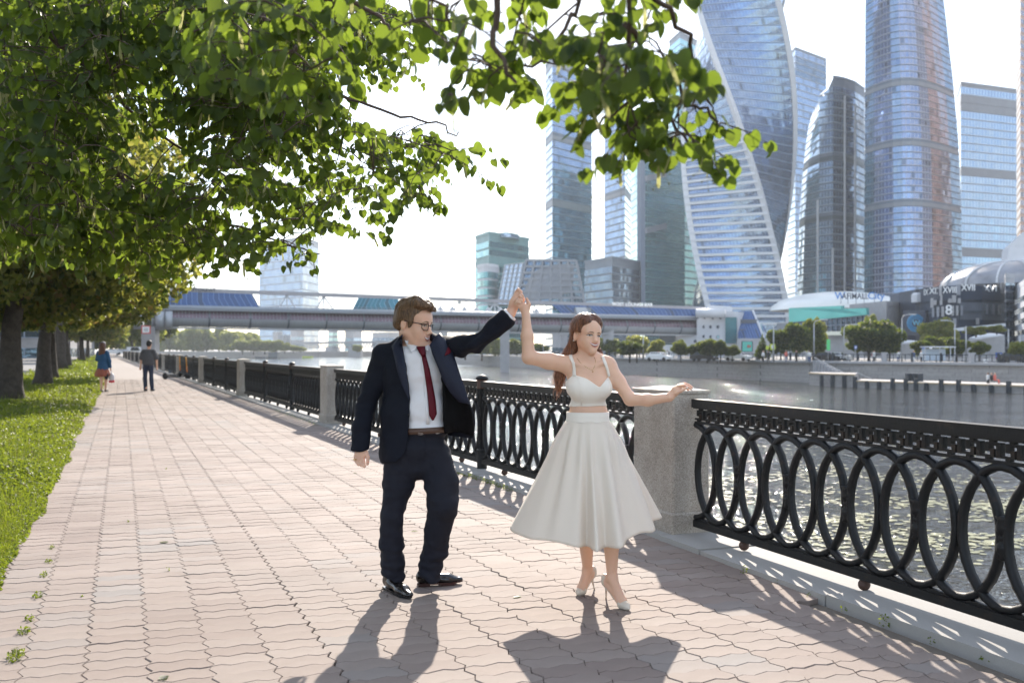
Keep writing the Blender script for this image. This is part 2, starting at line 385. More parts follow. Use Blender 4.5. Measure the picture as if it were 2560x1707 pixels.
while s < 120:
    L_ = rp_.uniform(1.3, 2.1) * (1 if s < 30 else 3)
    if s < 0 < s + L_: L_ = -s
    a0, a1 = fl(s + 0.006, -0.13), fl(s + L_ - 0.006, -0.13); b0, b1 = fl(s + 0.006, 0.50), fl(s + L_ - 0.006, 0.50)
    if s + L_ == 0: d = NU * (L_ - 0.006); a1, b1 = fl(s, -0.13) + d, fl(s, 0.50) + d
    z = 0.035 + rp_.uniform(-0.006, 0.006); j = rp_.uniform(-0.012, 0.012)
    m = MB(); e = 0.012; jv = FV * j
    m.hexa([a0 + jv + Vector((0, 0, -0.2)), b0 + Vector((0, 0, -0.2)), b1 + Vector((0, 0, -0.2)), a1 + jv + Vector((0, 0, -0.2)),
            a0 + jv + FV * e + Vector((0, 0, z)), b0 + Vector((0, 0, z)), b1 + Vector((0, 0, z)), a1 + jv + FV * e + Vector((0, 0, z))])
    m.build('kerb_stone', M_kerb, kr); s += L_; k += 1
# wall cap overhanging the river
m = MB()
for s0, s1 in ((-14, 0), (0, 250)):
    a, b = fl(s0, 0.50), fl(s1 - 0.001, 0.50) if s1 else P1 + NV * 0.5; c, d = fl(s0, 0.62), (fl(s1 - 0.001, 0.62) if s1 else P1 + NV * 0.62)
    m.hexa([a + Vector((0, 0, -0.35)), c + Vector((0, 0, -0.35)), d + Vector((0, 0, -0.35)), b + Vector((0, 0, -0.35)), a + Vector((0, 0, 0.03)), c + Vector((0, 0, 0.03)), d + Vector((0, 0, 0.03)), b + Vector((0, 0, 0.03))])
tag(m.build('embankment_edge', M_kerb), kind='structure')

# verge: soil sheet, road, pavement beyond
M_soil = mat('verge_soil', (0.085, 0.07, 0.04), 0.95, scale=3, c2=(0.05, 0.075, 0.02))
M_asph = mat('asphalt', (0.17, 0.165, 0.16), 0.85, scale=1.5, bump=0.3, bscale=80)
def verge_l(Y): return -24.5 - (Y - 49) * 0.393
def verge_r(Y):
    x = -3.21 - (Y - 6.25) * 0.392
    return x if Y < 40 else x - (Y - 40) * 0.020
Ys = [-2, 4, 8, 14, 20, 28, 38, 50, 64, 80, 100, 130, 170, 220, 300, 380]
m = MB(); m.add([(verge_l(y), y, -0.012) for y in Ys] + [(verge_r(y), y, -0.008) for y in Ys], [(i, len(Ys) + i, len(Ys) + i + 1, i + 1) for i in range(len(Ys) - 1)])
tag(m.build('verge_soil', M_soil), kind='structure')
m = MB(); m.add([(verge_l(y) - 13, y, -0.03) for y in Ys] + [(verge_l(y) + 0.05, y, -0.03) for y in Ys], [(i, len(Ys) + i, len(Ys) + i + 1, i + 1) for i in range(len(Ys) - 1)])
tag(m.build('road', M_asph), kind='structure')
m = MB(); M_wl = mat('road_paint', (0.75, 0.75, 0.72), 0.7)
for i, y in enumerate(range(20, 240, 8)): 
    a = verge_l(y) - 6.3; b = verge_l(y + 3) - 6.3; m.add([(a - .08, y, -0.025), (a + .08, y, -0.025), (b + .08, y + 3, -0.025), (b - .08, y + 3, -0.025)], [(0, 1, 2, 3)])
tag(m.build('road_marking', M_wl), kind='structure')
m = MB(); m.add([(verge_l(y) - 19, y, 0.08) for y in Ys] + [(verge_l(y) - 13, y, 0.08) for y in Ys] + [(verge_l(y) - 13, y, -0.05) for y in Ys],
    [(i, len(Ys) + i, len(Ys) + i + 1, i + 1) for i in range(len(Ys) - 1)] + [(len(Ys) + i, 2 * len(Ys) + i, 2 * len(Ys) + i + 1, len(Ys) + i + 1) for i in range(len(Ys) - 1)])
tag(m.build('far_pavement', M_paveplain), kind='structure')
# kerb stones between verge and road
m = MB()
for i in range(len(Ys) - 1):
    y0, y1 = Ys[i], Ys[i + 1]; a, b = verge_l(y0), verge_l(y1); m.hexa([(a - .12, y0, -.1), (a + .03, y0, -.1), (b + .03, y1, -.1), (b - .12, y1, -.1), (a - .12, y0, .08), (a + .03, y0, .08), (b + .03, y1, .08), (b - .12, y1, .08)])
tag(m.build('road_kerb', M_kerb), kind='structure')
# ------------------------------------------------------------ embankment fence: pillars, posts, cast iron panels
t = NT('cast_iron')
M_iron = t.p(color=t.mix(t.ramp(t.noise(9, 6, 0.7), [(0.56, (0, 0, 0)), (0.72, (1, 1, 1))]), (0.008, 0.0085, 0.0095), (0.035, 0.022, 0.014)), rough=0.5, normal=t.bump(t.noise(70, 4, 0.65), 0.5, 0.003), spec=0.3)
t = NT('rusty_iron')
M_rust = t.p(color=t.mix(t.noise(25, 5), (0.10, 0.045, 0.028), (0.045, 0.03, 0.025)), rough=0.7, normal=t.bump(t.noise(80, 4), 0.5, 0.003))
PIL = dict(L=0.62, W=0.34, H=1.13)
def pillar_mesh():
    m = MB(); L_, W_, H_ = PIL['L'], PIL['W'], PIL['H']
    m.bbox(-0.025, -0.025, 0.0, W_ + 0.025, L_ + 0.025, 0.17, 0.012); m.bbox(0, 0, 0.165, W_, L_, H_ - 0.03, 0.015)
    return m.build('granite_pillar_mesh', M_gr)
pm = pillar_mesh(); pmesh = pm.data; bpy.data.objects.remove(pm)
m = MB(); W_, L_, H_ = PIL['W'], PIL['L'], PIL['H']
b = 0.004; vs = [(-b, -b, H_ - 0.032), (W_ + b, -b, H_ - 0.032), (W_ + b, L_ + b, H_ - 0.032), (-b, L_ + b, H_ - 0.032), (-b, -b, H_ - 0.008), (W_ + b, -b, H_ - 0.008), (W_ + b, L_ + b, H_ - 0.008), (-b, L_ + b, H_ - 0.008), (W_ / 2, L_ * .3, H_ + 0.02), (W_ / 2, L_ * .7, H_ + 0.02)]
m.add(vs, [(3, 2, 1, 0), (0, 1, 5, 4), (1, 2, 6, 5), (2, 3, 7, 6), (3, 0, 4, 7), (4, 5, 8), (5, 6, 9, 8), (6, 7, 9), (7, 4, 8, 9)])
cm = m.build('cap', M_gr); cmesh = cm.data; bpy.data.objects.remove(cm)
BAY = 12.5; PANL = (BAY - PIL['L']) / 3
H_RT, H_RB, H_KT, H_KB, H_ST, H_SB, H_RG0, H_RG1, H_BT, H_BB = 1.092, 1.026, 1.006, 0.930, 0.918, 0.900, 0.160, 0.900, 0.165, 0.100
PL = PANL - 0.13; NR = 6; RW = PL / (NR + .5)
def ring_mb(cx, m=None, seg=28, a0=0, a1=360):
    m = m or MB(); ro_x, ro_z = RW / 2, (H_RG1 - H_RG0) / 2 + 0.008; w = 0.040; d = 0.036; cz = (H_RG0 + H_RG1) / 2
    vs = []
    for i in range(seg):
        a = R(a0 + (a1 - a0) * i / (seg if a1 - a0 == 360 else seg - 1)); c, s_ = math.cos(a), math.sin(a)
        for (rx, rz, y) in ((ro_x, ro_z, -d * .5), (ro_x - w, ro_z - w, -d * .5), (ro_x - w, ro_z - w, d * .5), (ro_x, ro_z, d * .5), (ro_x - w * .5, ro_z - w * .5, d * .8), (ro_x - w * .5, ro_z - w * .5, -d * .8)):
            vs.append((cx + rx * c, y, cz + rz * s_))
    fs = []; order = [0, 5, 1, 2, 4, 3]
    for i in range(seg if a1 - a0 == 360 else seg - 1):
        for k in range(6):
            a, b_ = order[k], order[(k + 1) % 6]; j = (i + 1) % seg; fs.append((i * 6 + a, i * 6 + b_, j * 6 + b_, j * 6 + a))
    return m.add(vs, fs)
def clasp_mb(cx, m=None):
    m = m or MB(); cz = (H_RG0 + H_RG1) / 2
    prof = [(0.026, -0.11), (0.036, -0.105), (0.030, -0.085), (0.040, -0.06), (0.038, -0.03), (0.026, -0.018), (0.031, -0.008), (0.031, 0.008), (0.026, 0.018), (0.038, 0.03), (0.042, 0.06), (0.034, 0.09), (0.044, 0.108), (0.030, 0.112)]
    return m.lathe(prof, 10, (cx, 0, cz))
def key_mb(x, w, m=None):
    m = m or MB(); h = H_KT - H_KB; d = 0.016
    for i, (x0, x1, z0, z1) in enumerate(((0, .22, 0, 1), (.22, .78, .80, 1), (.56, .78, .38, .80), (.33, .56, .38, .58), (.33, .53, .18, .38), (.33, 1.0, 0, .18))):
        m.box(x + x0 * w, -d, H_KB + z0 * h, x + x1 * w, d, H_KB + z1 * h)
    m.box(x + .35 * w, -d * .8, H_KT, x + .6 * w, d * .8, H_RB); m.box(x + .55 * w, -d * .8, H_ST, x + .8 * w, d * .8, H_KB)
    return m
def rails(root=None, m=None):
    out = []
    def put(nm, mb):
        if root is not None: mb.build(nm, M_iron, root)
    a = m or MB(); a.box(0, -0.045, H_RB, PL, 0.045, H_RT); a.box(0, -0.030, H_RB - 0.008, PL, 0.030, H_RB + .001); put('top_rail', a)
    b_ = m or MB(); b_.box(0, -0.018, H_SB, PL, 0.018, H_ST); put('middle_rail', b_)
    c = m or MB(); c.box(0, -0.03, H_BB, PL, 0.03, H_BT - .012); c.box(0, -0.018, H_BT - .014, PL, 0.018, H_BT + .006); put('bottom_rail', c)
def full_panel():
    root = empty('iron_railing'); rails(root)
    rme = ring_mb(0).build('ring', M_iron, root, True); r0 = rme.data
    xs = [RW / 2 + RW * i for i in range(NR)] + [RW + RW * i for i in range(NR)]
    ring_mb(0, None, 15, -90, 90).build('half_ring', M_iron, root, True); ring_mb(PL, None, 15, 90, 270).build('half_ring', M_iron, root, True)
    rme.location = (xs[0], 0, 0)
    for x in xs[1:]: mobj('ring', r0, root, (x, 0, 0))
    c0 = clasp_mb(0).build('clasp', M_iron, root, True); c0.location = (RW / 2, 0, 0)
    for i in range(1, NR): mobj('clasp', c0.data, root, (RW * (i + .5), 0, 0))
    nk = 30; kw = PL / nk; k0 = key_mb(0, kw * .98).build('key_motif', M_iron, root)
    for i in range(1, nk): mobj('key_motif', k0.data, root, (kw * i, 0, 0))
    bl = MB().ball((0, 0, 0.070), 0.037, 10).build('ball_foot', M_rust, root, True); bl.location = (PL * .17, 0, 0)
    for f in (.5, .83): mobj('ball_foot', bl.data, root, (PL * f, 0, 0))
    return root
def lod_mesh():
    m = MB(); rails(None, m)
    for x in [RW / 2 + RW * i for i in range(NR)] + [RW + RW * i for i in range(NR)]: ring_mb(x, m, 16)
    for i in range(NR): clasp_mb(RW * (i + .5), m)
    for i in range(30): key_mb(PL / 30 * i, PL / 30 * .98, m)
    for f in (.17, .5, .83): m.ball((PL * f, 0, 0.07), 0.037, 6)
    o = m.build('iron_railing', M_iron); me = o.data; bpy.data.objects.remove(o); return me
def post_root():
    root = empty('iron_fence_post')
    m = MB(); n = 16; prof = [(0.056, 0.03), (0.056, 0.24), (0.048, 0.25)]
    m.lathe([(0.062, 0.03), (0.062, 0.235), (0.07, 0.245), (0.07, 0.262), (0.058, 0.272)], 16); m.build('base', M_iron, root)
    m = MB(); vs = []; zz = (0.27, 1.0)
    for z in zz:
        for i in range(32): a = 2 * PI * i / 32; r = 0.056 if i % 2 else 0.047; vs.append((r * math.cos(a), r * math.sin(a), z))
    m.add(vs, [(i, (i + 1) % 32, 32 + (i + 1) % 32, 32 + i) for i in range(32)]); m.build('fluted_shaft', M_iron, root)
    MB().lathe([(0.058, 1.0), (0.062, 1.01), (0.062, 1.09), (0.066, 1.095), (0.066, 1.11)], 16).build('collar', M_rust, root)
    MB().lathe([(0.075, 1.11), (0.078, 1.118), (0.078, 1.132), (0.06, 1.15), (0.03, 1.165), (0.004, 1.17)], 16).build('cap', M_iron, root, True)
    return root
PW2 = PIL['W'] / 2
fp0 = full_panel(); lodm = lod_mesh(); post0 = post_root()
fgrp = 'cast iron ring fence panels along the embankment'
used = [False, False]
ordn_ = ['first', 'second', 'third', 'fourth', 'fifth', 'sixth', 'seventh', 'eighth', 'ninth', 'tenth', 'eleventh', 'twelfth']
ordn = ordn_ + ['thirteenth']
pillars = []
plab = {0: 'large granite pillar beside the woman in white', -1: 'granite pillar out of view at the near end of the fence', 1: 'granite pillar at the left elbow of the man in the suit', 2: 'granite pillar second behind the suited man, receding along the fence',
        3: 'granite pillar just right of the parked scooters', 4: 'granite pillar hidden behind the parked scooters', 5: 'granite pillar left of the scooters', 6: 'small distant granite pillar right of the walking man'}
npan = 0
def place_panel(p0, p1, full, lab):
    global npan
    d = (p1 - p0); a = math.atan2(d.y, d.x)
    if full:
        o = fp0 if not used[0] else copy_tree(fp0); used[0] = True
    else: o = mobj('iron_railing', lodm)
    o.location = p0 + d.normalized() * 0.065; o.rotation_euler = (0, 0, a)
    o.scale = ((d.length - 0.13) / PL, 1, 1)
    tag(o, lab, 'railing', fgrp); npan += 1
def place_post(p, lab):
    o = post0 if not used[1] else copy_tree(post0); used[1] = True
    o.location = p; o.rotation_euler = (0, 0, FD); tag(o, lab, 'fence post', 'fluted iron fence posts')
PO = []; BAYN = []
for k in range(-1, 13):
    s = k * BAY
    c = fl(s)
    if k == -1: c = P1 + NU * (-BAY)
    ax, ay = (FV, FU) if k >= 0 else (NV, NU)
    if k == -1: PO.append(None)
    else:
        r = empty('granite_pillar', c + Vector((0, 0, 0.03)), FD)
        mobj('shaft', pmesh, r); mobj('cap', cmesh, r)
        tag(r, plab.get(k, '%s granite pillar of the fence counted from the near one' % ordn[min(k, 12)]), 'stone pillar', 'granite pillars of the embankment fence'); PO.append(r)
def side(k, j): # j-th panel (0..2) position start of bay k
    if k >= 0: return fl(k * BAY + PIL['L'] + PANL * j, PW2)
    return P1 + NV * PW2 + NU * (-PANL * (3 - j))
where = {0: ['fence panel behind the woman, between granite pillar and iron post', 'fence panel between the couple, left of the iron post', 'fence panel behind the suited man by the second pillar'],
         1: ['fence panel left of the second granite pillar', 'fence panel second left of the second granite pillar', 'fence panel third left of the second granite pillar']}
for k in range(-1, 13):
    for j in range(3):
        if k == -1 and j == 0: continue
        a = side(k, j); b_ = side(k, j + 1) if j < 2 else (fl((k + 1) * BAY, PW2) if k >= 0 else P1 + NV * PW2)
        full = (k == -1) or (k == 0)
        lab = ('large near fence panel of black rings right of the granite pillar' if j == 2 else 'fence panel cut by the right frame edge') if k == -1 else (where[k][j] if k in where else '%s panel of the %s bay of ring fence from the near pillar' % (ordn[j], ordn[min(k, 12)]))
        place_panel(a + Vector((0, 0, 0.0)), b_, full, lab)
        if j < 2 and not (k == -1):
            place_post(b_, {(0, 0): 'fluted iron post between the man and the woman', (0, 1): 'fluted iron post behind the suited man', (1, 0): 'domed iron post left of the second granite pillar', (1, 1): 'domed iron post by the third granite pillar'}.get((k, j), '%s iron post of the %s fence bay from the near pillar' % (ordn[j], ordn[min(k, 12)])))
        elif j == 1: place_post(b_, 'iron post past the right frame edge')
# ------------------------------------------------------------ smooth-union solids -> one continuous mesh (surface nets)
def V3(*a): return np.array(a, np.float32)
class SDF:
    def __init__(s, lo, hi, h):
        s.lo = np.array(lo, np.float32); s.h = h; s.n = np.ceil((np.array(hi) - s.lo) / h).astype(int) + 1
        s.f = np.full(s.n, 0.2, np.float32)
    def grid(s, i0, i1):
        ax = [s.lo[k] + s.h * np.arange(i0[k], i1[k], dtype=np.float32) for k in range(3)]
        return np.meshgrid(*ax, indexing='ij')
    def rng(s, lo, hi):
        i0 = np.maximum(0, np.floor((np.array(lo) - s.lo) / s.h).astype(int)); i1 = np.minimum(s.n, np.ceil((np.array(hi) - s.lo) / s.h).astype(int) + 1)
        return i0, i1
    def apply(s, fn, lo, hi, k=0.02, op='u'):
        m = k + 0.03; i0, i1 = s.rng(np.array(lo) - m, np.array(hi) + m)
        if np.any(i1 <= i0): return s
        X, Y, Z = s.grid(i0, i1); d = fn(X, Y, Z); sl = tuple(slice(a, b) for a, b in zip(i0, i1)); a = s.f[sl]
        if op == 's': d = -d; a_, d_ = -a, -d; h = np.maximum(k - np.abs(a_ - d_), 0) / max(k, 1e-6); s.f[sl] = -(np.minimum(a_, d_) - h * h * k * 0.25)
        else: h = np.maximum(k - np.abs(a - d), 0) / max(k, 1e-6); s.f[sl] = np.minimum(a, d) - h * h * k * 0.25
        return s
    def cap(s, a, b, ra, rb=None, k=0.02, op='u', fl=None):   # tapered capsule; fl=(axis vector, factor) flattens
        a = np.array(a, np.float32); b = np.array(b, np.float32); rb = ra if rb is None else rb; ab = b - a; L2 = float(ab @ ab) + 1e-9
        r = max(ra, rb); ff = None
        if fl is not None: ff = np.array(fl[0], np.float32); ff = ff / np.linalg.norm(ff)
        def fn(X, Y, Z):
            px, py, pz = X - a[0], Y - a[1], Z - a[2]; t_ = np.clip((px * ab[0] + py * ab[1] + pz * ab[2]) / L2, 0, 1)
            dx, dy, dz = px - t_ * ab[0], py - t_ * ab[1], pz - t_ * ab[2]
            if ff is not None:
                q = dx * ff[0] + dy * ff[1] + dz * ff[2]; e = 1.0 / fl[1] - 1; dx = dx + e * q * ff[0]; dy = dy + e * q * ff[1]; dz = dz + e * q * ff[2]
            return np.sqrt(dx * dx + dy * dy + dz * dz) - (ra + (rb - ra) * t_)
        return s.apply(fn, np.minimum(a, b) - r, np.maximum(a, b) + r, k, op)
    def ell(s, c, rad, rot=None, k=0.02, op='u'):
        c = np.array(c, np.float32); rad = np.array(rad, np.float32); M_ = np.eye(3, dtype=np.float32) if rot is None else np.array(rot, np.float32).T
        r = float(rad.max())
        def fn(X, Y, Z):
            px, py, pz = X - c[0], Y - c[1], Z - c[2]
            q = [(M_[i, 0] * px + M_[i, 1] * py + M_[i, 2] * pz) / rad[i] for i in range(3)]
            k0 = np.sqrt(q[0] ** 2 + q[1] ** 2 + q[2] ** 2); k1 = np.sqrt((q[0] / rad[0]) ** 2 + (q[1] / rad[1]) ** 2 + (q[2] / rad[2]) ** 2) + 1e-6
            return k0 * (k0 - 1) / k1
        return s.apply(fn, c - r, c + r, k, op)
    def cut(s, fn, lo, hi, k=0.004):   # remove where fn<0
        i0, i1 = s.rng(lo, hi); X, Y, Z = s.grid(i0, i1); sl = tuple(slice(a, b) for a, b in zip(i0, i1)); s.f[sl] = np.maximum(s.f[sl], -fn(X, Y, Z)); return s
    def mesh(s):
        f = s.f.copy()
        for ax in range(3):
            sl = [slice(None)] * 3
            for e in (0, -1): sl[ax] = e; f[tuple(sl)] = np.maximum(f[tuple(sl)], 0.01)
        ins = f < 0; n = np.array(f.shape) - 1; acc = np.zeros((*n, 3), np.float32); cnt = np.zeros(n, np.float32)
        offs = [(0, 0), (0, 1), (1, 0), (1, 1)]
        for ax in range(3):
            o1, o2 = [(1, 2), (0, 2), (0, 1)][ax]
            for (p, q) in offs:
                s0 = [None] * 3; s1 = [None] * 3
                s0[ax] = slice(0, n[ax]); s1[ax] = slice(1, n[ax] + 1); s0[o1] = s1[o1] = slice(p, p + n[o1]); s0[o2] = s1[o2] = slice(q, q + n[o2])
                a = f[tuple(s0)]; b = f[tuple(s1)]; cr = (a < 0) != (b < 0)
                t_ = np.where(cr, a / np.where(cr, a - b, 1), 0); cnt += cr
                pt = [0.0] * 3
                for d, w in ((ax, t_), (o1, float(p)), (o2, float(q))): acc[..., d] += np.where(cr, w, 0)
        act = cnt > 0; idx = -np.ones(n, np.int64); idx[act] = np.arange(act.sum())
        ijk = np.argwhere(act).astype(np.float32); vs = s.lo + s.h * (ijk + acc[act] / cnt[act][:, None])
        fs = []
        for ax in range(3):
            o1, o2 = [(1, 2), (2, 0), (0, 1)][ax]
            s0 = [slice(1, -1)] * 3; s1 = [slice(1, -1)] * 3; s0[ax] = slice(0, -1); s1[ax] = slice(1, None)
            a = ins[tuple(s0)]; b = ins[tuple(s1)]
            for (m_, flip) in ((a & ~b, False), (~a & b, True)):
                q = np.argwhere(m_)
                if not len(q): continue
                q = q + 1; q[:, ax] -= 1
                def at(d1, d2):
                    r = q.copy(); r[:, o1] -= d1; r[:, o2] -= d2; return idx[r[:, 0], r[:, 1], r[:, 2]]
                quad = np.stack([at(0, 0), at(1, 0), at(1, 1), at(0, 1)], 1)
                fs.append(quad[:, ::-1] if flip else quad)
        fs = np.concatenate(fs); fs = fs[(fs >= 0).all(1)]
        return vs, fs
def smooth_mesh(vs, fs, it=2, lam=0.5):
    e = np.concatenate([fs[:, [0, 1]], fs[:, [1, 2]], fs[:, [2, 3]], fs[:, [3, 0]]]); e = np.concatenate([e, e[:, ::-1]])
    for _ in range(it):
        for l_ in (lam, -lam * 1.04) if it > 1 else (lam,):
            sm = np.zeros_like(vs); c = np.zeros(len(vs), np.float32); np.add.at(sm, e[:, 0], vs[e[:, 1]]); np.add.at(c, e[:, 0], 1); vs = vs + l_ * (sm / np.maximum(c, 1)[:, None] - vs)
    return vs
def vnormals(vs, fs):
    nrm = np.cross(vs[fs[:, 2]] - vs[fs[:, 0]], vs[fs[:, 3]] - vs[fs[:, 1]]); vn = np.zeros_like(vs)
    for k in range(4): np.add.at(vn, fs[:, k], nrm)
    return vn / (np.linalg.norm(vn, axis=1)[:, None] + 1e-9)
def wave_noise(p, seed, freq, n=14):   # cheap smooth noise, -1..1
    r = np.random.RandomState(seed); out = np.zeros(len(p), np.float32)
    for _ in range(n):
        d = r.normal(size=3); d /= np.linalg.norm(d); out += np.sin((p @ d.astype(np.float32)) * freq * r.uniform(.6, 1.5) + r.uniform(0, 6.28) + 0.8 * np.sin((p @ r.normal(size=3).astype(np.float32)) * freq * .5))
    return out / math.sqrt(n / 2) / 1.6
def rot_to(xax, yax_hint):   # columns = local axes; x along xax
    x = Vector(xax).normalized(); y = Vector(yax_hint); y = (y - x * y.dot(x)).normalized(); z = x.cross(y)
    return np.array([[x[i], y[i], z[i]] for i in range(3)], np.float32)
def yawm(a, b=0.0, c=0.0):   # yaw about z, pitch about x, roll about y
    return np.array(Matrix.Rotation(a, 3, 'Z') @ Matrix.Rotation(b, 3, 'X') @ Matrix.Rotation(c, 3, 'Y'), np.float32)
def patch(name, rows, mats, parent, th=0.004, sub=3, smooth=True):   # sheet through a grid of points, with thickness
    g = np.array([[list(p) for p in r] for r in rows], np.float32)
    def up(a, ax, k):
        n = a.shape[ax]; t_ = np.linspace(0, n - 1, (n - 1) * k + 1); out = []
        for x in t_:
            i = min(int(x), n - 2); u = x - i; g4 = [np.take(a, min(max(i + q, 0), n - 1), ax) for q in (-1, 0, 1, 2)]
            if i == 0: g4[0] = 2 * g4[1] - g4[2]
            if i == n - 2: g4[3] = 2 * g4[2] - g4[1]
            out.append(0.5 * ((2 * g4[1]) + (-g4[0] + g4[2]) * u + (2 * g4[0] - 5 * g4[1] + 4 * g4[2] - g4[3]) * u * u + (-g4[0] + 3 * g4[1] - 3 * g4[2] + g4[3]) * u ** 3))
        return np.stack(out, ax)
    if sub > 1: g = up(up(g, 0, sub), 1, sub)
    a, b, _ = g.shape; nr = np.zeros_like(g); du = np.gradient(g, axis=0); dv = np.gradient(g, axis=1); nr = np.cross(du, dv); nr /= (np.linalg.norm(nr, axis=2, keepdims=True) + 1e-9)
    vs = np.concatenate([(g + nr * th / 2).reshape(-1, 3), (g - nr * th / 2).reshape(-1, 3)]); N_ = a * b
    ii = np.arange(N_).reshape(a, b); f1 = np.stack([ii[:-1, :-1], ii[1:, :-1], ii[1:, 1:], ii[:-1, 1:]], -1).reshape(-1, 4); f2 = f1[:, ::-1] + N_
    bd = list(ii[0, :]) + list(ii[1:, -1]) + list(ii[-1, -2::-1]) + list(ii[-2:0:-1, 0]); bd = np.array(bd); bn = np.roll(bd, -1)
    f3 = np.stack([bd, bn, bn + N_, bd + N_], 1)
    me = np_mesh(name, vs, np.concatenate([f1, f2, f3]), mats, smooth); return mobj(name, me, parent)
def sdf_obj(name, s, mats, parent, it=2, disp=None, mi=None, deci=None):
    vs, fs = s.mesh(); vs = smooth_mesh(vs, fs, it)
    if disp is not None: vs = vs + vnormals(vs, fs) * disp(vs)[:, None]
    m_ = None
    if mi is not None: m_ = mi(vs[fs].mean(1))
    return mobj(name, np_mesh(name, vs, fs, mats, True, m_), parent)
# ------------------------------------------------------------ the dancing couple
from mathutils.bvhtree import BVHTree
def skinmat(name, c, c2):
    t = NT(name); n = t.noise(18, 4, 0.6)
    cc = t.mix(n, c, c2); sp = t.ramp(t.noise(55, 3), [(0.66, (0, 0, 0)), (0.78, (1, 1, 1))])
    cc = t.mix(t.math('MULTIPLY', sp, 0.12), cc, hsv(c, 0.6))
    m_ = t.p(color=cc, rough=0.42, sss=0.18, spec=0.4, normal=t.bump(t.noise(320, 2), 0.12, 0.001))
    t.b.inputs['Subsurface Radius'].default_value = (0.02, 0.008, 0.004); t.b.inputs['Subsurface Scale'].default_value = 0.6; return m_
M_skinM = skinmat('skin_fair_ruddy', (0.72, 0.42, 0.29), (0.78, 0.49, 0.36))
M_skinW = skinmat('skin_fair', (0.68, 0.415, 0.285), (0.74, 0.47, 0.335))
M_lip = mat('lips', (0.52, 0.16, 0.14), 0.4, var=0.05); M_lipM = mat('lips_pale', (0.50, 0.20, 0.16), 0.45, var=0.05)
M_eye = mat('eye_white', (0.55, 0.50, 0.46), 0.2, var=0); M_iris = mat('iris_dark', (0.05, 0.035, 0.03), 0.15, var=0); M_teeth = mat('teeth', (0.92, 0.90, 0.86), 0.25, var=0)
M_lidc = mat('eyelid_shade', (0.36, 0.17, 0.12), .5, var=0); M_mouth = mat('mouth_inside', (0.16, 0.03, 0.03), 0.5, var=0); M_nail = mat('nail_polish_white', (0.85, 0.82, 0.80), 0.25, var=0)
def hairmat(name, c, c2):
    t = NT(name); v = t.map((1, 1, 0.05)); n = t.noise(230, 3, 0.6, vec=v)
    return t.p(color=t.mix(t.ramp(n, [(0.42, (0, 0, 0)), (0.62, (1, 1, 1))]), c, c2), rough=0.45, spec=0.45, sheen=0.0, normal=t.bump(n, 0.45, 0.003))
M_hairM = hairmat('hair_light_brown', (0.060, 0.032, 0.016), (0.21, 0.120, 0.060)); M_hairW = hairmat('hair_brown_auburn', (0.050, 0.018, 0.010), (0.20, 0.080, 0.036)); M_strM = hairmat('hair_rimlit_brown', (0.16, 0.09, 0.045), (0.34, 0.22, 0.12)); M_strW = hairmat('hair_rimlit_auburn', (0.20, 0.085, 0.04), (0.42, 0.21, 0.10))  # strand colours are lightened: rim light on the hair put into the colour
def translucent(name, c, tc, k=0.5, rough=0.8, bump=0.1, bs=400, weave=True):
    t = NT(name); n = t.noise(bs, 2)
    tr = t.n.new('ShaderNodeBsdfTranslucent'); tr.inputs[0].default_value = (*tc, 1); mx = t.n.new('ShaderNodeMixShader'); mx.inputs[0].default_value = k
    t.p(color=t.mix(t.noise(6, 3), hsv(c, .96), hsv(c, 1.02)), rough=rough, normal=t.bump(n, bump, 0.001), sheen=0.1)
    o = t.n['Material Output']; t.l.new(t.b.outputs[0], mx.inputs[1]); t.l.new(tr.outputs[0], mx.inputs[2]); t.l.new(mx.outputs[0], o.inputs[0]); return t.m
M_dress = translucent('ivory_crepe', (0.90, 0.84, 0.75), (0.85, 0.72, 0.56), 0.12)
M_skirt = translucent('ivory_crepe_lined', (0.90, 0.84, 0.745), (0.92, 0.78, 0.62), 0.30)
M_shirt = translucent('white_cotton', (0.83, 0.82, 0.85), (0.75, 0.72, 0.74), 0.08)
def wool(name, c, c2, rough=0.8):
    t = NT(name); w = t.noise(900, 2, 0.7); return t.p(color=t.mix(w, c, c2), rough=rough, sheen=0.0, spec=0.22, normal=t.bump(t.math('ADD', t.math('MULTIPLY', w, .4), t.noise(14, 4)), 0.35, 0.004))
M_suit = wool('navy_wool_jacket', (0.0035, 0.005, 0.011), (0.009, 0.011, 0.020)); M_lapel = wool('navy_lapel_facing', (0.010, 0.013, 0.028), (0.020, 0.024, 0.045), 0.5)
M_trous = wool('charcoal_navy_trousers', (0.007, 0.008, 0.014), (0.020, 0.021, 0.031)); M_lining = mat('black_satin_lining', (0.004, 0.004, 0.005), 0.5, scale=20, bump=0.4, bscale=30, bdist=0.01, spec=0.08)
M_tie = wool('burgundy_silk', (0.075, 0.003, 0.010), (0.12, 0.005, 0.016), 0.5); M_belt = mat('brown_leather_belt', (0.085, 0.045, 0.03), 0.45, scale=20); M_steel = mat('brushed_metal', (0.6, 0.58, 0.55), 0.3, 1.0, 0.05)
M_shoe = mat('black_leather_shoe', (0.012, 0.010, 0.010), 0.18, var=0.3, scale=12, spec=0.6); M_shoe2 = mat('dark_burgundy_leather', (0.05, 0.012, 0.010), 0.35, scale=12); M_pump = mat('beige_patent_leather', (0.66, 0.58, 0.48), 0.22, var=0.04)
M_black = mat('black_acetate', (0.012, 0.012, 0.013), 0.25, var=0.0); M_gold = mat('gold', (0.75, 0.50, 0.22), 0.25, 1.0, 0.03)
t = NT('clear_lens'); t.p(color=(1, 1, 1), rough=0.03); _tr = t.n.new('ShaderNodeBsdfTransparent'); _gl = t.n.new('ShaderNodeBsdfGlossy'); _gl.inputs['Roughness'].default_value = .05; _mx = t.n.new('ShaderNodeMixShader'); _mx.inputs[0].default_value = .14
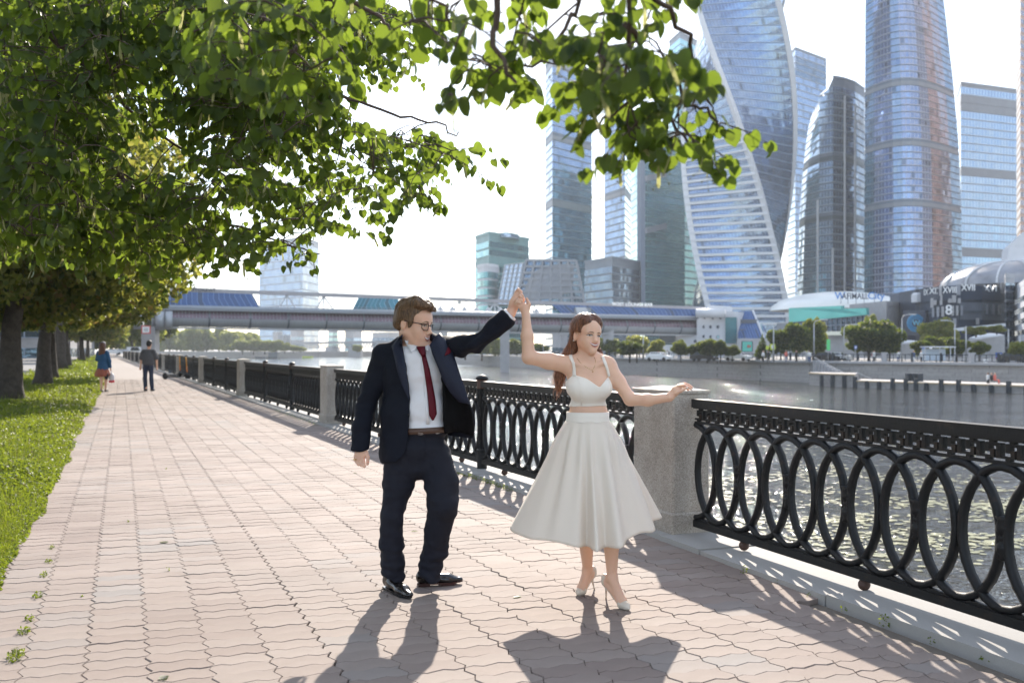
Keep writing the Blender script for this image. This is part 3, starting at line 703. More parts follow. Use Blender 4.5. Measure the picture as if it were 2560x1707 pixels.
t.l.new(_tr.outputs[0], _mx.inputs[1]); t.l.new(_gl.outputs[0], _mx.inputs[2]); t.l.new(_mx.outputs[0], t.n['Material Output'].inputs[0]); M_lens = t.m

class Hitter:
    def __init__(s, *objs):
        s.tr = []
        for o in objs:
            s.tr.append(BVHTree.FromPolygons([v.co for v in o.data.vertices], [tuple(p.vertices) for p in o.data.polygons]))
    def __call__(s, px, py, off=0.0):
        o = Vector((0, 0, CH)); d = Vector(((px - 1280) / F, 1, (HY - py) / F)).normalized(); best = None
        for t_ in s.tr:
            h = t_.ray_cast(o, d)
            if h[0] is not None and (best is None or h[3] < best): best = h[3]
        if best is None: return None
        return o + d * (best - off)
def decal(name, hit, rows, mats, parent, th=0.004, off=0.004, sub=2, fallback=None):
    g = []; kk = 3
    den = lambda a, b, t_: (a[0] + (b[0] - a[0]) * t_, a[1] + (b[1] - a[1]) * t_)
    rows = [[den(r[i], r[i + 1], j / kk) for i in range(len(r) - 1) for j in range(kk)] + [r[-1]] for r in rows]
    rows = [[den(p_, q_, j / kk) for p_, q_ in zip(rows[i], rows[i + 1])] for i in range(len(rows) - 1) for j in range(kk)] + [rows[-1]]; sub = 1
    for r in rows:
        rr = []
        for (x, y) in r:
            p = hit(x, y, off); rr.append(p)
        g.append(rr)
    flat = [p for r in g for p in r if p is not None]; mid = sorted(q.y for q in flat)[len(flat) // 2] if flat else fallback
    g = [[(p if p is not None and abs(p.y - mid) < 0.12 else Pt(x, y, mid)) for p, (x, y) in zip(r, rr)] for r, rr in zip(g, rows)]
    return patch(name, g, mats, parent, th, sub)
def head(s, C, A, k=1.0, fem=False):   # C centre between the ears, A 3x3 axes (forward,left,up), k scale
    def T(x, y, z): return np.array(C, np.float32) + (A @ np.array([x, y, z * (.9 if fem and z < 0 else 1)], np.float32)) * k
    E = lambda c, r, kk=0.012, op='u': s.ell(T(*c), np.array(r) * k, A, kk, op)
    Cp = lambda a, b, ra, rb=None, kk=0.012, op='u': s.cap(T(*a), T(*b), ra * k, None if rb is None else rb * k, kk, op)
    w = 0.90 if fem else 1.0
    E((-.012, 0, .045), (.098, .077 * w, .087), .02); E((.030, 0, -.012 if not fem else -.006), (.064, .064 * w if not fem else .053, .082 if not fem else .076), .03); E((.052, 0, .045), (.042, .058, .045), .03)
    for q in (-1, 1):
        Cp((-.004, q * (.052 if not fem else .037), -.045 if not fem else -.038), (.070, q * (.014 if not fem else .008), -.098), .024 if not fem else .016, .017 if not fem else .014, .03)
        E((.056, q * (.037 if not fem else .034), -.030), (.030, .026 if not fem else .023, .026 if not fem else .022), .02)
        E((.062, q * (.033 if not fem else .026), -.056), (.022, .019, .022), .02)
        Cp((.0855, q * .012, .027), (.076, q * .045, .026), .008, .006, .014)
        E((.101, q * .031, .006), (.014, .017, .011), .012, 's')
        E((.082, q * .031, .0155), (.012, .0165, .0045), .006)
        E((.081, q * .031, -.005), (.011, .0155, .0035), .006)
        E((.102, q * .0105, -.034), (.009, .0075, .007), .006)
        E((-.012, q * .079 * w, -.004), (.019, .009, .031), .006); E((-.006, q * .088 * w, -.002), (.010, .006, .018), .005, 's')
    Cp((.088, 0, .020), (.108, 0, -.024), .0075, .0105, .014); E((.109, 0, -.027), (.0105, .010, .009), .008)
    E((.083, 0, -.098), (.017, .020, .016), .02)
    E((.082, 0, -.062), (.016, .030, .024), .02)
    return T, E, Cp
def face_kit(T, A, k, body, parent, fem, lip, hairm, mw=.026, mz=-.060, op=.008, sm=.008, browz=.024, ez=.006):
    """eyes, brows, lashes and an open smile laid on the face's own surface"""
    tr = BVHTree.FromPolygons([v.co for v in body.data.vertices], [tuple(p.vertices) for p in body.data.polygons]); fw = Vector(A[:, 0])
    def S(y, z, off=0.0):
        o = Vector(T(.22, y, z)); h = tr.ray_cast(o, -fw); p = h[0] if h[0] is not None else Vector(T(.08, y, z)); return p + fw * off * k
    ew = .0165 if fem else .0155; eh = .0050 if fem else .0055
    for q in (-1, 1):
        c = q * .031; rows = []
        for r_ in range(4):
            f_ = r_ / 3; rows.append([S(c + (u_ * 2 - 1) * ew, ez + ((1 - abs(u_ * 2 - 1) ** 2.2) * eh * (1.0 - 1.75 * f_)) - abs(u_ * 2 - 1) * .0008, .0012) for u_ in [i / 6 for i in range(7)]])
        patch('eye', rows, M_eye, parent, .0008, 1)
        p = S(c + .001, ez + .0008, .0014); m = MB(); R_ = Matrix(((A[0, 0], A[0, 1], A[0, 2]), (A[1, 0], A[1, 1], A[1, 2]), (A[2, 0], A[2, 1], A[2, 2]))); n = 12; rr = .0066 * k
        vs = [p + R_ @ Vector((.0004 * k, rr * math.cos(2 * PI * i / n), rr * .92 * math.sin(2 * PI * i / n))) for i in range(n)] + [p + R_ @ Vector((.0016 * k, 0, 0))]
        m.add(vs, [(i, (i + 1) % n, n) for i in range(n)]); m.build('iris', M_iris, parent, True)
        m = MB(); m.tube([S(c + (i / 6 * 2 - 1) * ew * 1.08, ez + (1 - abs(i / 6 * 2 - 1) ** 2.2) * eh + .0003, .0016) for i in range(7)], [(.0007 + (.0013 if fem else .0006) * math.sin(PI * i / 6)) * k for i in range(7)], 5); m.build('lash_line', M_black, parent, True)
        m = MB(); m.tube([S(c + (i / 6 * 2 - 1) * ew * 1.1, ez + (1 - abs(i / 6 * 2 - 1) ** 2) * (eh + .0055) + .0005, .0002) for i in range(7)], [.0007 * k] * 7, 4); m.build('eyelid_crease', M_lidc, parent, True)
        m = MB(); m.tube([S(q * (.014 + .034 * t_), browz + .005 * math.sin(PI * min(1, t_ * 1.15)) - .003 * t_, .0006) for t_ in [i / 7 for i in range(8)]], [(.0024 * (1 - .6 * i / 7) + .0003) * k * (1 if fem else 1.35) for i in range(8)], 5); m.build('eyebrow', hairm, parent, True)
    n = 11; U_ = [i / (n - 1) * 2 - 1 for i in range(n)]
    top_ = [(u_ * mw, mz + sm * u_ * u_ + op * .30 * (1 - u_ * u_)) for u_ in U_]; bot = [(u_ * mw, mz + sm * u_ * u_ - op * (1 - u_ * u_)) for u_ in U_]
    mid = [(a_[0], a_[1] * .38 + b_[1] * .62) for a_, b_ in zip(top_, bot)]
    def line(P_, off): # bridge the carved mouth: keep the depth of the lips
        e0, e1 = S(-mw * 1.15, mz + sm, 0), S(mw * 1.15, mz + sm, 0); out = []
        for (y, z) in P_:
            f_ = (y / mw + 1) / 2; base_ = e0.lerp(e1, f_); want = S(0, mz - .018, 0); bulge = (Vector(T(0, 0, 0)) * 0); x0 = (base_ - Vector(T(0, 0, 0))).dot(fw); xc = (want - Vector(T(0, 0, 0))).dot(fw)
            xx = x0 + (xc + .004 * k - x0) * (1 - (y / mw) ** 2); p = Vector(T(0, y, z)); out.append(p + fw * (xx + off * k))
        return out
    sl_ = lambda P_, off: [S(y, z, off) for y, z in P_]; mm_ = [(a_[0], (a_[1] + b_[1]) / 2) for a_, b_ in zip(top_, bot)]; patch('mouth_gap', [sl_(top_, .0008), sl_(mm_, .0008), sl_(bot, .0008)], M_mouth, parent, .001, 1); patch('teeth', [sl_(top_, .0016), sl_(mid, .0016)], M_teeth, parent, .001, 1)
    m = MB(); m.tube(sl_(top_, .0012), [(.0007 + .0021 * (1 - u_ * u_)) * k for u_ in U_], 6); m.tube(sl_(bot, .0012), [(.0007 + .0024 * (1 - u_ * u_)) * k for u_ in U_], 6); m.build('lips', lip, parent, True)
def strands(name, m_, parent, curves, r=0.0012):
    m = MB()
    for c in curves: m.tube(c, [r * (1 - 0.75 * i / (len(c) - 1)) for i in range(len(c))], 3, False)
    return m.build(name, m_, parent, True)

# ---------------- the man
ZM = 6.05
def pm_(x, y, dz=0.0): p = Pt(x, y, ZM + dz); return np.array(p, np.float32)
def build_man():
    root = empty('person', (pm_(1010, 1480)[0], ZM, 0))
    tag(root, 'man in dark navy suit, burgundy tie and glasses, arm raised holding the woman\'s hand', 'man')
    inv = Matrix.Translation(-root.location)
    kids = []
    def adopt(o): o.parent = root; o.location = o.location - root.location; kids.append(o); return o
    # head axes
    f = Vector((math.cos(R(27)), -math.sin(R(27)), -0.16)).normalized(); l_ = Vector((0.03, 0, 1)).cross(f).normalized(); u = f.cross(l_)
    A = np.array([[f[i], l_[i], u[i]] for i in range(3)], np.float32); HC = pm_(1034, 811, 0.0); hk = 1.14
    s = SDF((pm_(860, 0)[0] , ZM - .62, -0.01), (pm_(1340, 0)[0] + .06, ZM + .30, 1.88), 0.0052)
    T, E, Cp = head(s, HC, A, hk, False)
    E((.040, 0, -.088), (.045, .045, .026), .02)   # full under-chin
    s.cap(T(-.02, 0, -.05), pm_(1040, 885, .03), .062, .066, .03)
    # torso, legs (slimmer than the clothes)
    s.ell(pm_(1042, 930, .01), (.165, .105, .17), None, .04); s.cap(pm_(975, 892, .02), pm_(1115, 872, .0), .05, .05, .04); s.ell(pm_(1050, 1030, .01), (.14, .10, .17), None, .04); s.ell(pm_(1045, 1115), (.14, .10, .09), None, .04)
    for a in (((1005, 1140, 0), (982, 1290, -.03), (978, 1425, .0)), ((1082, 1140, 0), (1112, 1250, -.08), (1076, 1430, .02))):
        s.cap(pm_(*a[0]), pm_(*a[1]), .075, .05, .03); s.cap(pm_(*a[1]), pm_(*a[2]), .05, .036, .03)
    # right arm down, left arm up
    s.cap(pm_(962, 890, .02), pm_(915, 1008, .03), .042, .036, .03); s.cap(pm_(915, 1008, .03), pm_(902, 1118, -.06), .036, .026, .02)
    s.cap(pm_(1122, 868, -.02), pm_(1188, 858, -.20), .042, .036, .03); s.cap(pm_(1188, 858, -.20), pm_(1277, 783, -.24), .038, .027, .02)
    # right hand (hanging): palm, fingers, thumb
    h = -.07
    s.cap(pm_(903, 1124, h), pm_(901, 1140, h), .026, .030, .012, fl=((0, 1, 0), .62)); s.cap(pm_(893, 1134, h), pm_(912, 1134, h), .018, .018, .012, fl=((0, 1, 0), .8))
    for pts, r in ((((908, 1142), (909, 1157), (911, 1166)), .0105), (((901, 1144), (901, 1158), (904, 1164)), .0105), (((894, 1143), (894, 1155), (896, 1161)), .010), (((887, 1140), (888, 1150), (891, 1156)), .009)):
        for i in range(2): s.cap(pm_(*pts[i], h - .012 * i), pm_(*pts[i + 1], h - .012 * (i + 1)), r, r * .9, .004)
    s.cap(pm_(915, 1128, h), pm_(920, 1143, h - .012), .012, .011, .008); s.cap(pm_(920, 1143, h - .012), pm_(919, 1160, h - .015), .011, .009, .004)
    # left hand raised, fingers curled over hers
    z = -.245
    s.cap(pm_(1277, 783, -.24), pm_(1287, 757, z), .027, .031, .014, fl=((0, 1, 0), .8)); s.cap(pm_(1287, 757, z), pm_(1293, 738, z), .030, .022, .014, fl=((0, 1, 0), .75))
    for pts, r in ((((1289, 733, z), (1296, 724, z - .01), (1303, 730, z - .015)), .0115), (((1291, 740, z), (1301, 735, z - .015), (1307, 741, z - .01)), .0105), (((1292, 746, z), (1303, 741, z - .01), (1310, 748, z)), .0105), (((1292, 752, z + .02), (1304, 748, z + .01), (1309, 753, z + .01)), .0095)):
        for i in range(2): s.cap(pm_(*pts[i]), pm_(*pts[i + 1]), r, r * .9, .004)
    s.cap(pm_(1279, 762, z - .01), pm_(1291, 750, z - .03), .0135, .012, .01); s.cap(pm_(1291, 750, z - .03), pm_(1305, 748, z - .032), .012, .010, .005)
    body = adopt(sdf_obj('body', s, [M_skinM], root, 1))
    # features
    bd = bpy.data.objects[body.name]; bl = bd.location.copy(); bd.data.transform(Matrix.Identity(4)); face_kit(T, A, hk, body, root, False, M_lipM, M_strM, .028, -.060, .0130, .011, .024, .005)
    # hair
    sh = SDF(tuple(HC - .2), tuple(HC + .22), 0.004)
    def HE(c, r, kk=.015, op='u'): sh.ell(T(*c), np.array(r) * hk, A, kk, op)
    HE((-.022, 0, .060), (.100, .083, .086)); HE((-.062, 0, .010), (.055, .074, .075)); HE((.030, -.012, .118), (.066, .066, .034), .02); HE((.072, -.02, .112), (.040, .050, .026), .014); HE((.092, .012, .092), (.020, .035, .022), .01)
    HE((-.03, -.072, .045), (.045, .018, .05), .015); HE((-.03, .072, .045), (.045, .018, .05), .015); HE((.018, -.073, .022), (.022, .010, .040), .01); HE((.018, .073, .022), (.022, .010, .040), .01)
    Ai = A.T; C0 = np.array(HC)
    def local(P): return ((P - C0) @ A) / hk
    def keep(X, Y, Z):
        q = np.stack([X - C0[0], Y - C0[1], Z - C0[2]], -1) @ A / hk; x, y, zz = q[..., 0], q[..., 1], q[..., 2]
        face = np.maximum(.050 - x + np.clip(zz - .035, 0, 1) * 0.75, zz - .082)         # inside the face area: x large and z low
        ear = np.maximum(np.maximum(-.035 - x, x - .014), zz - .012)
        low = zz + .060 + np.clip(x, -1, 0) * .3
        return np.minimum(np.minimum(face, ear), low) * hk
    sh.cut(keep, tuple(HC - .2), tuple(HC + .22))
    def hd(v):
        q = local(v); w = q.copy(); w[:, 0] = q[:, 0] * .9; w[:, 2] = q[:, 2] * .5
        w[:, 2] *= .6; return (.0026 * wave_noise(w, 5, 170) + .0042 * wave_noise(w, 9, 70)) * np.clip((q[:, 2] + .02) / .07, .25, 1.2)
    hair = adopt(sdf_obj('hair', sh, [M_hairM], root, 1, hd))
    rr = random.Random(4); cv = []
    hv = hair.data.vertices; hn = [v for v in range(len(hv))]
    for i in range(420):
        v = hv[rr.choice(hn)]; q = local(np.array(v.co, np.float32)); n_ = np.array(v.normal, np.float32)
        if q[2] < -.02 and rr.random() < .6: continue
        d = A @ np.array([0.8 * rr.uniform(.3, 1) if q[2] > .06 else -.5, rr.uniform(-.4, .4), rr.uniform(-.3, .35) if q[2] > .06 else -.8], np.float32)
        L_ = rr.uniform(.02, .04) if q[2] > .06 else rr.uniform(.010, .02); p = np.array(v.co) - n_ * .003
        d = d - n_ * float(d @ n_); cv.append([p, p + n_ * .004 + d * L_ * .5, p + n_ * .003 + d * L_])
    adopt(strands('hair_strands', M_strM, root, cv, .0016))
    # glasses
    m = MB(); 
    for q in (-1, 1):
        pts = [T(.100, q * .010, .016), T(.100, q * .010, -.010), T(.098, q * .016, -.019), T(.092, q * .040, -.018), T(.086, q * .052, -.008), T(.085, q * .054, .016), T(.100, q * .010, .016)]
        m.tube(pts, .0021 * hk, 6); m.bar(T(.085, q * .054, .013), T(.080, q * .072, .014), .004, .006); m.bar(T(.080, q * .073, .014), T(-.008, q * .084, .016), .0028, .0052)
    m.tube([T(.100, -.010, .006), T(.106, 0, .009), T(.100, .010, .006)], .002 * hk, 6); m.build('glasses', M_black, root, True)
    m = MB()
    for q in (-1, 1): m.add([T(.100, q * .011, .015), T(.100, q * .011, -.010), T(.097, q * .017, -.018), T(.091, q * .040, -.017), T(.086, q * .051, -.008), T(.0855, q * .053, .015)], [(0, 1, 2, 3, 4, 5)])
    m.build('lenses', M_lens, root)
    # shirt
    s = SDF((pm_(900, 0)[0], ZM - .3, .95), (pm_(1200, 0)[0], ZM + .25, 1.56), 0.006)
    s.ell(pm_(1044, 930, -.005), (.180, .120, .18), None, .04); s.cap(pm_(985, 888, .02), pm_(1088, 878, .0), .052, .050, .04); s.ell(pm_(1054, 1020, -.01), (.150, .122, .17), None, .04); s.ell(pm_(1060, 1070, -.005), (.150, .122, .07), None, .03)
    def sd(v): q = v.copy(); q[:, 0] *= .6; q[:, 2] *= 1.5; return .004 * wave_noise(q, 3, 32) + .003 * wave_noise(v, 8, 60)
    shirt = adopt(sdf_obj('shirt', s, [M_shirt], root, 2, sd)); hs = Hitter(shirt)
    # trousers
    s = SDF((pm_(900, 0)[0], ZM - .35, .03), (pm_(1190, 0)[0], ZM + .25, 1.06), 0.006)
    s.ell(pm_(1058, 1078, 0), (.148, .120, .045), None, .03); s.ell(pm_(1046, 1120, 0), (.165, .130, .10), None, .04); s.ell(pm_(1044, 1165, 0), (.115, .105, .085), None, .05)
    for pl in ((((1003, 1140, 0), .104), ((996, 1212, -.01), .092), ((980, 1295, -.03), .067), ((978, 1360, -.01), .073), ((981, 1402, .0), .068), ((984, 1440, 0), .069)),
               (((1085, 1138, 0), .104), ((1104, 1205, -.05), .100), ((1108, 1255, -.09), .090), ((1096, 1320, -.04), .078), ((1086, 1380, .01), .074), ((1077, 1402, .02), .068), ((1075, 1442, .02), .070))):
        for (a, ra), (b, rb) in zip(pl[:-1], pl[1:]): s.cap(pm_(*a), pm_(*b), ra, rb, .025)
    zc = pm_(0, 1446)[2]; s.cut(lambda X, Y, Z: Z - zc - 0.02 * np.sin(X * 30), tuple(s.lo), (9, 9, .12))
    def td(v):
        q = v.copy(); q[:, 2] *= 1.9; lowb = np.clip((.42 - v[:, 2]) / .3, 0, 1); kn = np.exp(-((v[:, 2] - .58) / .14) ** 2); th_ = np.clip(v[:, 2] - .7, 0, 1)
        q2 = v.copy(); q2[:, 2] = v[:, 2] * 1.2 + v[:, 0] * 1.4
        return (.002 + .0055 * lowb) * wave_noise(q, 12, 44) + .004 * kn * wave_noise(q, 15, 34) + .004 * wave_noise(q2, 18, 20) + .002 * wave_noise(v, 2, 70)
    tr = adopt(sdf_obj('trousers', s, [M_trous], root, 2, td)); ht = Hitter(tr)
    m = MB(); 
    # jacket
    s = SDF((pm_(868, 0)[0], ZM - .45, .70), (pm_(1300, 0)[0], ZM + .30, 1.74), 0.006)
    s.ell(pm_(1040, 935, .02), (.215, .150, .20), None, .05); s.cap(pm_(958, 886, .03), pm_(1112, 868, .01), .072, .068, .05); s.ell(pm_(1034, 1020, .02), (.188, .150, .20), None, .06); s.cap(pm_(1005, 1040, .01), pm_(1009, 1130, .01), .128, .150, .06)
    s.cap(pm_(1040, 1040, .04), pm_(1060, 1090, .05), .13, .13, .06); s.cap(pm_(1010, 862, .04), pm_(1075, 856, .03), .062, .06, .04)
    sl = SDF(tuple(s.lo), tuple(s.lo + s.h * (s.n - 1)), s.h); sl.n = s.n.copy(); sl.f = np.full(s.n, .2, np.float32)
    for (g, op) in ((s, 0), (sl, 1)):
        for pl in ((((959, 893, .03), .068), ((938, 952, .035), .067), ((915, 1010, .03), .060), ((904, 1066, -.02), .054), ((901, 1118, -.06), .054)),
                   (((1112, 870, .0), .068), ((1150, 866, -.10), .062), ((1188, 859, -.20), .055), ((1232, 824, -.225), .055), ((1266, 794, -.24), .053))):
            for (a, ra), (b, rb) in zip(pl[:-1], pl[1:]): g.cap(pm_(*a), pm_(*b), ra, rb, .02 if op == 0 else .01)
    def ys(Y, Z): return HY - (Z - CH) * F / Y
    def xs(X, Y): return 1280 + X * F / Y
    X, Y, Z = s.grid(np.zeros(3, int), s.n); PX, PY = xs(X, Y), ys(Y, Z)
    kp = [835, 860, 890, 930, 965, 1000, 1040, 1085, 1120, 1140, 1160]; le = [1000, 1004, 1011, 1017, 1022, 1026, 1024, 1020, 1016, 1008, 985]; re = [1078, 1082, 1090, 1101, 1108, 1111, 1112, 1113, 1200, 1200, 1200]
    LE = np.interp(PY, kp, le); RE = np.interp(PY, kp, re)
    opening = np.maximum(np.maximum(LE - PX, PX - RE) * .0024, Y - (ZM + .005))
    inner = s.f + .014
    sleeve = sl.f < -.0
    shell = np.where(sl.f < .0, s.f, np.maximum(s.f, -inner))
    shell = np.where((sl.f < 0), s.f, np.maximum(shell, -opening))
    hem = np.interp(PX, [940, 955, 1005, 1040, 1110, 1200], [1150, 1157, 1156, 1140, 1092, 1085]); side = np.where(PX < 930, 2000, hem)
    torso_low = np.where(sl.f > .012, (PY - side) * .0024, -1)
    shell = np.maximum(shell, torso_low)
    # cuffs cut
    c1 = np.array(pm_(902, 1124, -.06)); a1 = np.array([0.03, .15, -1]); a1 /= np.linalg.norm(a1)
    d1 = (X - c1[0]) * a1[0] + (Y - c1[1]) * a1[1] + (Z - c1[2]) * a1[2]; shell = np.where((PX < 935) & (PY > 1060), np.maximum(shell, d1), shell)
    c2 = np.array(pm_(1271, 790, -.24)); a2 = np.array(pm_(1277, 783, -.24)) - np.array(pm_(1210, 846, -.22)); a2 /= np.linalg.norm(a2)
    d2 = (X - c2[0]) * a2[0] + (Y - c2[1]) * a2[1] + (Z - c2[2]) * a2[2]; shell = np.where(PX > 1215, np.maximum(shell, d2), shell)
    # neck hole
    nc = pm_(1043, 852, .02); nk = np.sqrt(((X - nc[0]) / 1.0) ** 2 + ((Y - nc[1])) ** 2) - .078; shell = np.where(PY < 872, np.maximum(shell, -nk), shell)
    s.f = shell.astype(np.float32)
    def jd(v):
        px = xs(v[:, 0], v[:, 1]); py = ys(v[:, 1], v[:, 2]); q = v.copy(); q[:, 0] = v[:, 0] * 1.3 - v[:, 2] * .9; q[:, 1] *= .5
        arm = np.clip((px - 1130) / 30, 0, 1); el = np.exp(-((px - 1185) / 40) ** 2); q2 = v.copy(); q2[:, 2] *= 2.0; q2[:, 0] *= .7
        ra = np.clip((935 - px) / 20, 0, 1); e2 = np.exp(-((py - 1010) / 50) ** 2)
        return .0035 * wave_noise(v, 31, 30) + .002 * wave_noise(v, 37, 65) + arm * (.006 + .007 * el) * wave_noise(q, 22, 42) + ra * (.003 + .006 * e2) * wave_noise(q2, 23, 36)
    jk = adopt(sdf_obj('jacket', s, [M_suit], root, 2, jd)); hj = Hitter(jk); hall = Hitter(jk, shirt)
    # lapels, flap, lining
    Q = lambda x, y, dz: Pt(x, y, ZM + dz)
    decal('lapel', hall, [[(1006, 836), (994, 846)], [(1005, 862), (979, 866)], [(1011, 890), (986, 893)], [(1016, 930), (994, 931)], [(1021, 965), (1006, 966)], [(1025, 1000), (1023, 1001)]], M_lapel, root, .006, .014)
    lap = patch('lapel', [[Q(1074, 862, -.135), Q(1088, 842, -.10), Q(1101, 832, -.06)], [Q(1082, 888, -.155), Q(1104, 872, -.15), Q(1126, 868, -.11)], [Q(1095, 918, -.165), Q(1117, 908, -.175), Q(1138, 902, -.16)],
                          [Q(1108, 950, -.165), Q(1131, 944, -.19), Q(1152, 940, -.19)], [Q(1126, 980, -.165), Q(1145, 978, -.195), Q(1163, 972, -.20)], [Q(1148, 1004, -.165), Q(1161, 1008, -.19), Q(1174, 1010, -.20)]], M_lapel, root, .007, 3)
    patch('lining', [[Q(1101, 915, -.11), Q(1120, 925, -.12), Q(1140, 935, -.16)], [Q(1106, 965, -.12), Q(1132, 975, -.11), Q(1158, 985, -.17)], [Q(1107, 1010, -.12), Q(1140, 1020, -.10), Q(1175, 1012, -.175)],
                    [Q(1108, 1050, -.12), Q(1145, 1058, -.09), Q(1183, 1052, -.15)], [Q(1112, 1085, -.11), Q(1140, 1078, -.07), Q(1184, 1090, -.11)]], M_lining, root, .008, 4)
    patch('flap_edge', [[Q(1096, 860, -.05), Q(1128, 868, -.10)], [Q(1120, 930, .0), Q(1150, 938, -.18)], [Q(1126, 985, .02), Q(1170, 1000, -.185)], [Q(1126, 1040, .03), Q(1187, 1045, -.14)], [Q(1120, 1088, .02), Q(1183, 1096, -.10)]], M_suit, root, .006, 4)
    # pocket square
    hl = Hitter(lap); decal('pocket_square', hl, [[(1123, 861), (1127, 870)], [(1117, 874), (1127, 880)], [(1111, 889), (1122, 885)]], M_tie, root, .004, .006, 2, ZM - .15)
    # shirt collar, tie, placket
    decal('collar', hall, [[(1007, 830), (1016, 838)], [(1012, 852), (1030, 860)], [(1020, 868), (1046, 867)], [(1029, 881), (1031, 879)]], M_shirt, root, .006, .010)
    decal('collar', hall, [[(1058, 868), (1072, 862)], [(1062, 872), (1074, 872)], [(1066, 877), (1070, 880)]], M_shirt, root, .005, .008)
    if 0: m = MB(); m.tube([T(-.065, -.042, -.075) , T(-.02, -.066, -.090), T(.035, -.045, -.122), T(.055, 0, -.130), T(.04, .045, -.12), T(-.02, .066, -.090), T(-.07, .042, -.075), T(-.082, 0, -.070), T(-.065, -.042, -.075)], .011, 6); cb = m.build('collar_band', M_shirt, root, True)
    decal('tie', hs, [[(1041, 868), (1063, 867)], [(1047, 878), (1063, 877)], [(1054, 889), (1064, 888)]], M_tie, root, .014, .016)
    decal('tie', hs, [[(1054, 888), (1064, 887)], [(1060, 925), (1074, 922)], [(1066, 965), (1082, 962)], [(1071, 1005), (1089, 1002)], [(1073, 1038), (1092, 1034)], [(1080, 1051), (1084, 1050)]], M_tie, root, .005, .010)
    decal('placket', hs, [[(1049, 880), (1056, 880)], [(1060, 960), (1067, 960)], [(1066, 1060), (1074, 1060)]], M_shirt, root, .003, .004)
    # belt and buckle
    w0 = pm_(1059, 1074, -.002); m = MB(); n = 40; vs = []
    for z_ in (-.018, .018):
        for r_ in (0, .005):
            for i in range(n): a = 2 * PI * i / n; vs.append((w0[0] + (.153 + r_) * math.cos(a), w0[1] + (.127 + r_) * math.sin(a), w0[2] + z_ + .008 * math.cos(a + .3)))
    fs = [];
    for i in range(n):
        j = (i + 1) % n; fs += [(n + i, n + j, 3 * n + j, 3 * n + i), (j, i, 2 * n + i, 2 * n + j), (i, j, n + j, n + i), (3 * n + i, 3 * n + j, 2 * n + j, 2 * n + i)]
    m.add(vs, fs); b_ = m.build('belt', M_belt, root, True); hb = Hitter(b_)
    m = MB(); pts = [hb(x, y, .004) or Q(x, y, -.135) for x, y in ((1045, 1066), (1046, 1082), (1056, 1083), (1057, 1067), (1045, 1066))]; m.tube(pts, .0022, 6); m.build('buckle', M_steel, root, True)
    # trouser fly, crease, jacket button, ring
    decal('fly_seam', ht, [[(1060, 1086), (1062, 1086)], [(1064, 1110), (1066, 1110)], [(1063, 1138), (1065, 1138)]], M_trous, root, .002, .002)
    p = hj(1021, 1036, .004) or Q(1021, 1036, -.14); MB().ball(p, .008, 6, .6).build('button', M_black, root, True)
    p = Q(887, 1148, -.105); MB().lathe([(.011, -.0025), (.0122, 0), (.011, .0025)], 12, p).build('ring', M_gold, root, True)
    # cuff of raised arm
    a2v = Vector(a2); c2v = Vector(c2); m = MB(); m.tube([c2v - a2v * .02, c2v + a2v * .017], [.046, .044], 18); m.build('shirt_cuff', M_shirt, root, True)
    # shoes
    def shoe(heel, toe, side):
        s = SDF(tuple(np.minimum(heel, toe) - .10), tuple(np.maximum(heel, toe) + .10), .0045)
        h = Vector(heel); t_ = Vector(toe); d = (t_ - h); L_ = d.length; d.normalize(); pr = Vector((-d.y, d.x, 0))
        P_ = lambda a, b, z_: np.array(h + d * (a * L_) + pr * b + Vector((0, 0, z_ - h.z)), np.float32)
        s.cap(P_(.10, 0, .050), P_(.30, 0, .050), .036, .038, .02); s.cap(P_(.30, 0, .048), P_(.66, 0, .038), .038, .042, .03, fl=((0, 0, 1), .8)); s.cap(P_(.66, 0, .034), P_(.92, 0, .028), .041, .028, .03, fl=((0, 0, 1), .62)); s.cap(P_(.12, 0, .07), P_(.24, 0, .11), .034, .038, .03)
        s.cut(lambda X, Y, Z: Z - .014, tuple(s.lo), (9, 9, .1))
        o = sdf_obj('shoe', s, [M_shoe], root, 1)
        n = 20; pr_ = []
        for i in range(n):
            a = 2 * PI * i / n; q = .5 + .5 * math.cos(a); wd = (.030 + .016 * math.sin(min(1, q * 1.25) * PI * .75)); pr_.append(h + d * (L_ * (-.01 + 1.03 * q)) + pr * (math.sin(a) * wd * (1 if q < .93 else .8)))
        m = MB(); m.prism([(p.x, p.y) for p in pr_], .0135 if True else 0, .021); hp = [h + d * (L_ * f_) + pr * g_ for f_, g_ in ((.0, -.028), (.26, -.034), (.26, .034), (.0, .028))]; m.prism([(p.x, p.y) for p in hp], 0.001, .0137)
        fr = [h + d * (L_ * f_) + pr * g_ for f_, g_ in ((.5, -.040), (.8, -.040), (.88, 0), (.8, .040), (.5, .040))]; m.prism([(p.x, p.y) for p in fr], 0.001, .0137)
        m.build('sole', M_shoe2 if side == 1 else M_black, root)
        m = MB()
        for q in range(4): a = .34 + .07 * q; zt = .093 - .0085 * q; m.tube([P_(a, -.018, zt - .006), P_(a + .01, 0, zt + .001), P_(a, .018, zt - .006)], .0022, 5)
        m.build('laces', M_shoe2, root, True)
    g = lambda x, y: np.array(Gd(x, y, 0.0), np.float32)
    shoe(g(963, 1469) + V3(.008, 0, 0), g(1027, 1500), 0); shoe(g(1044, 1465), g(1155, 1458), 1)
    for o in root.children:
        if o not in kids: adopt(o)
    return root
man = build_man()

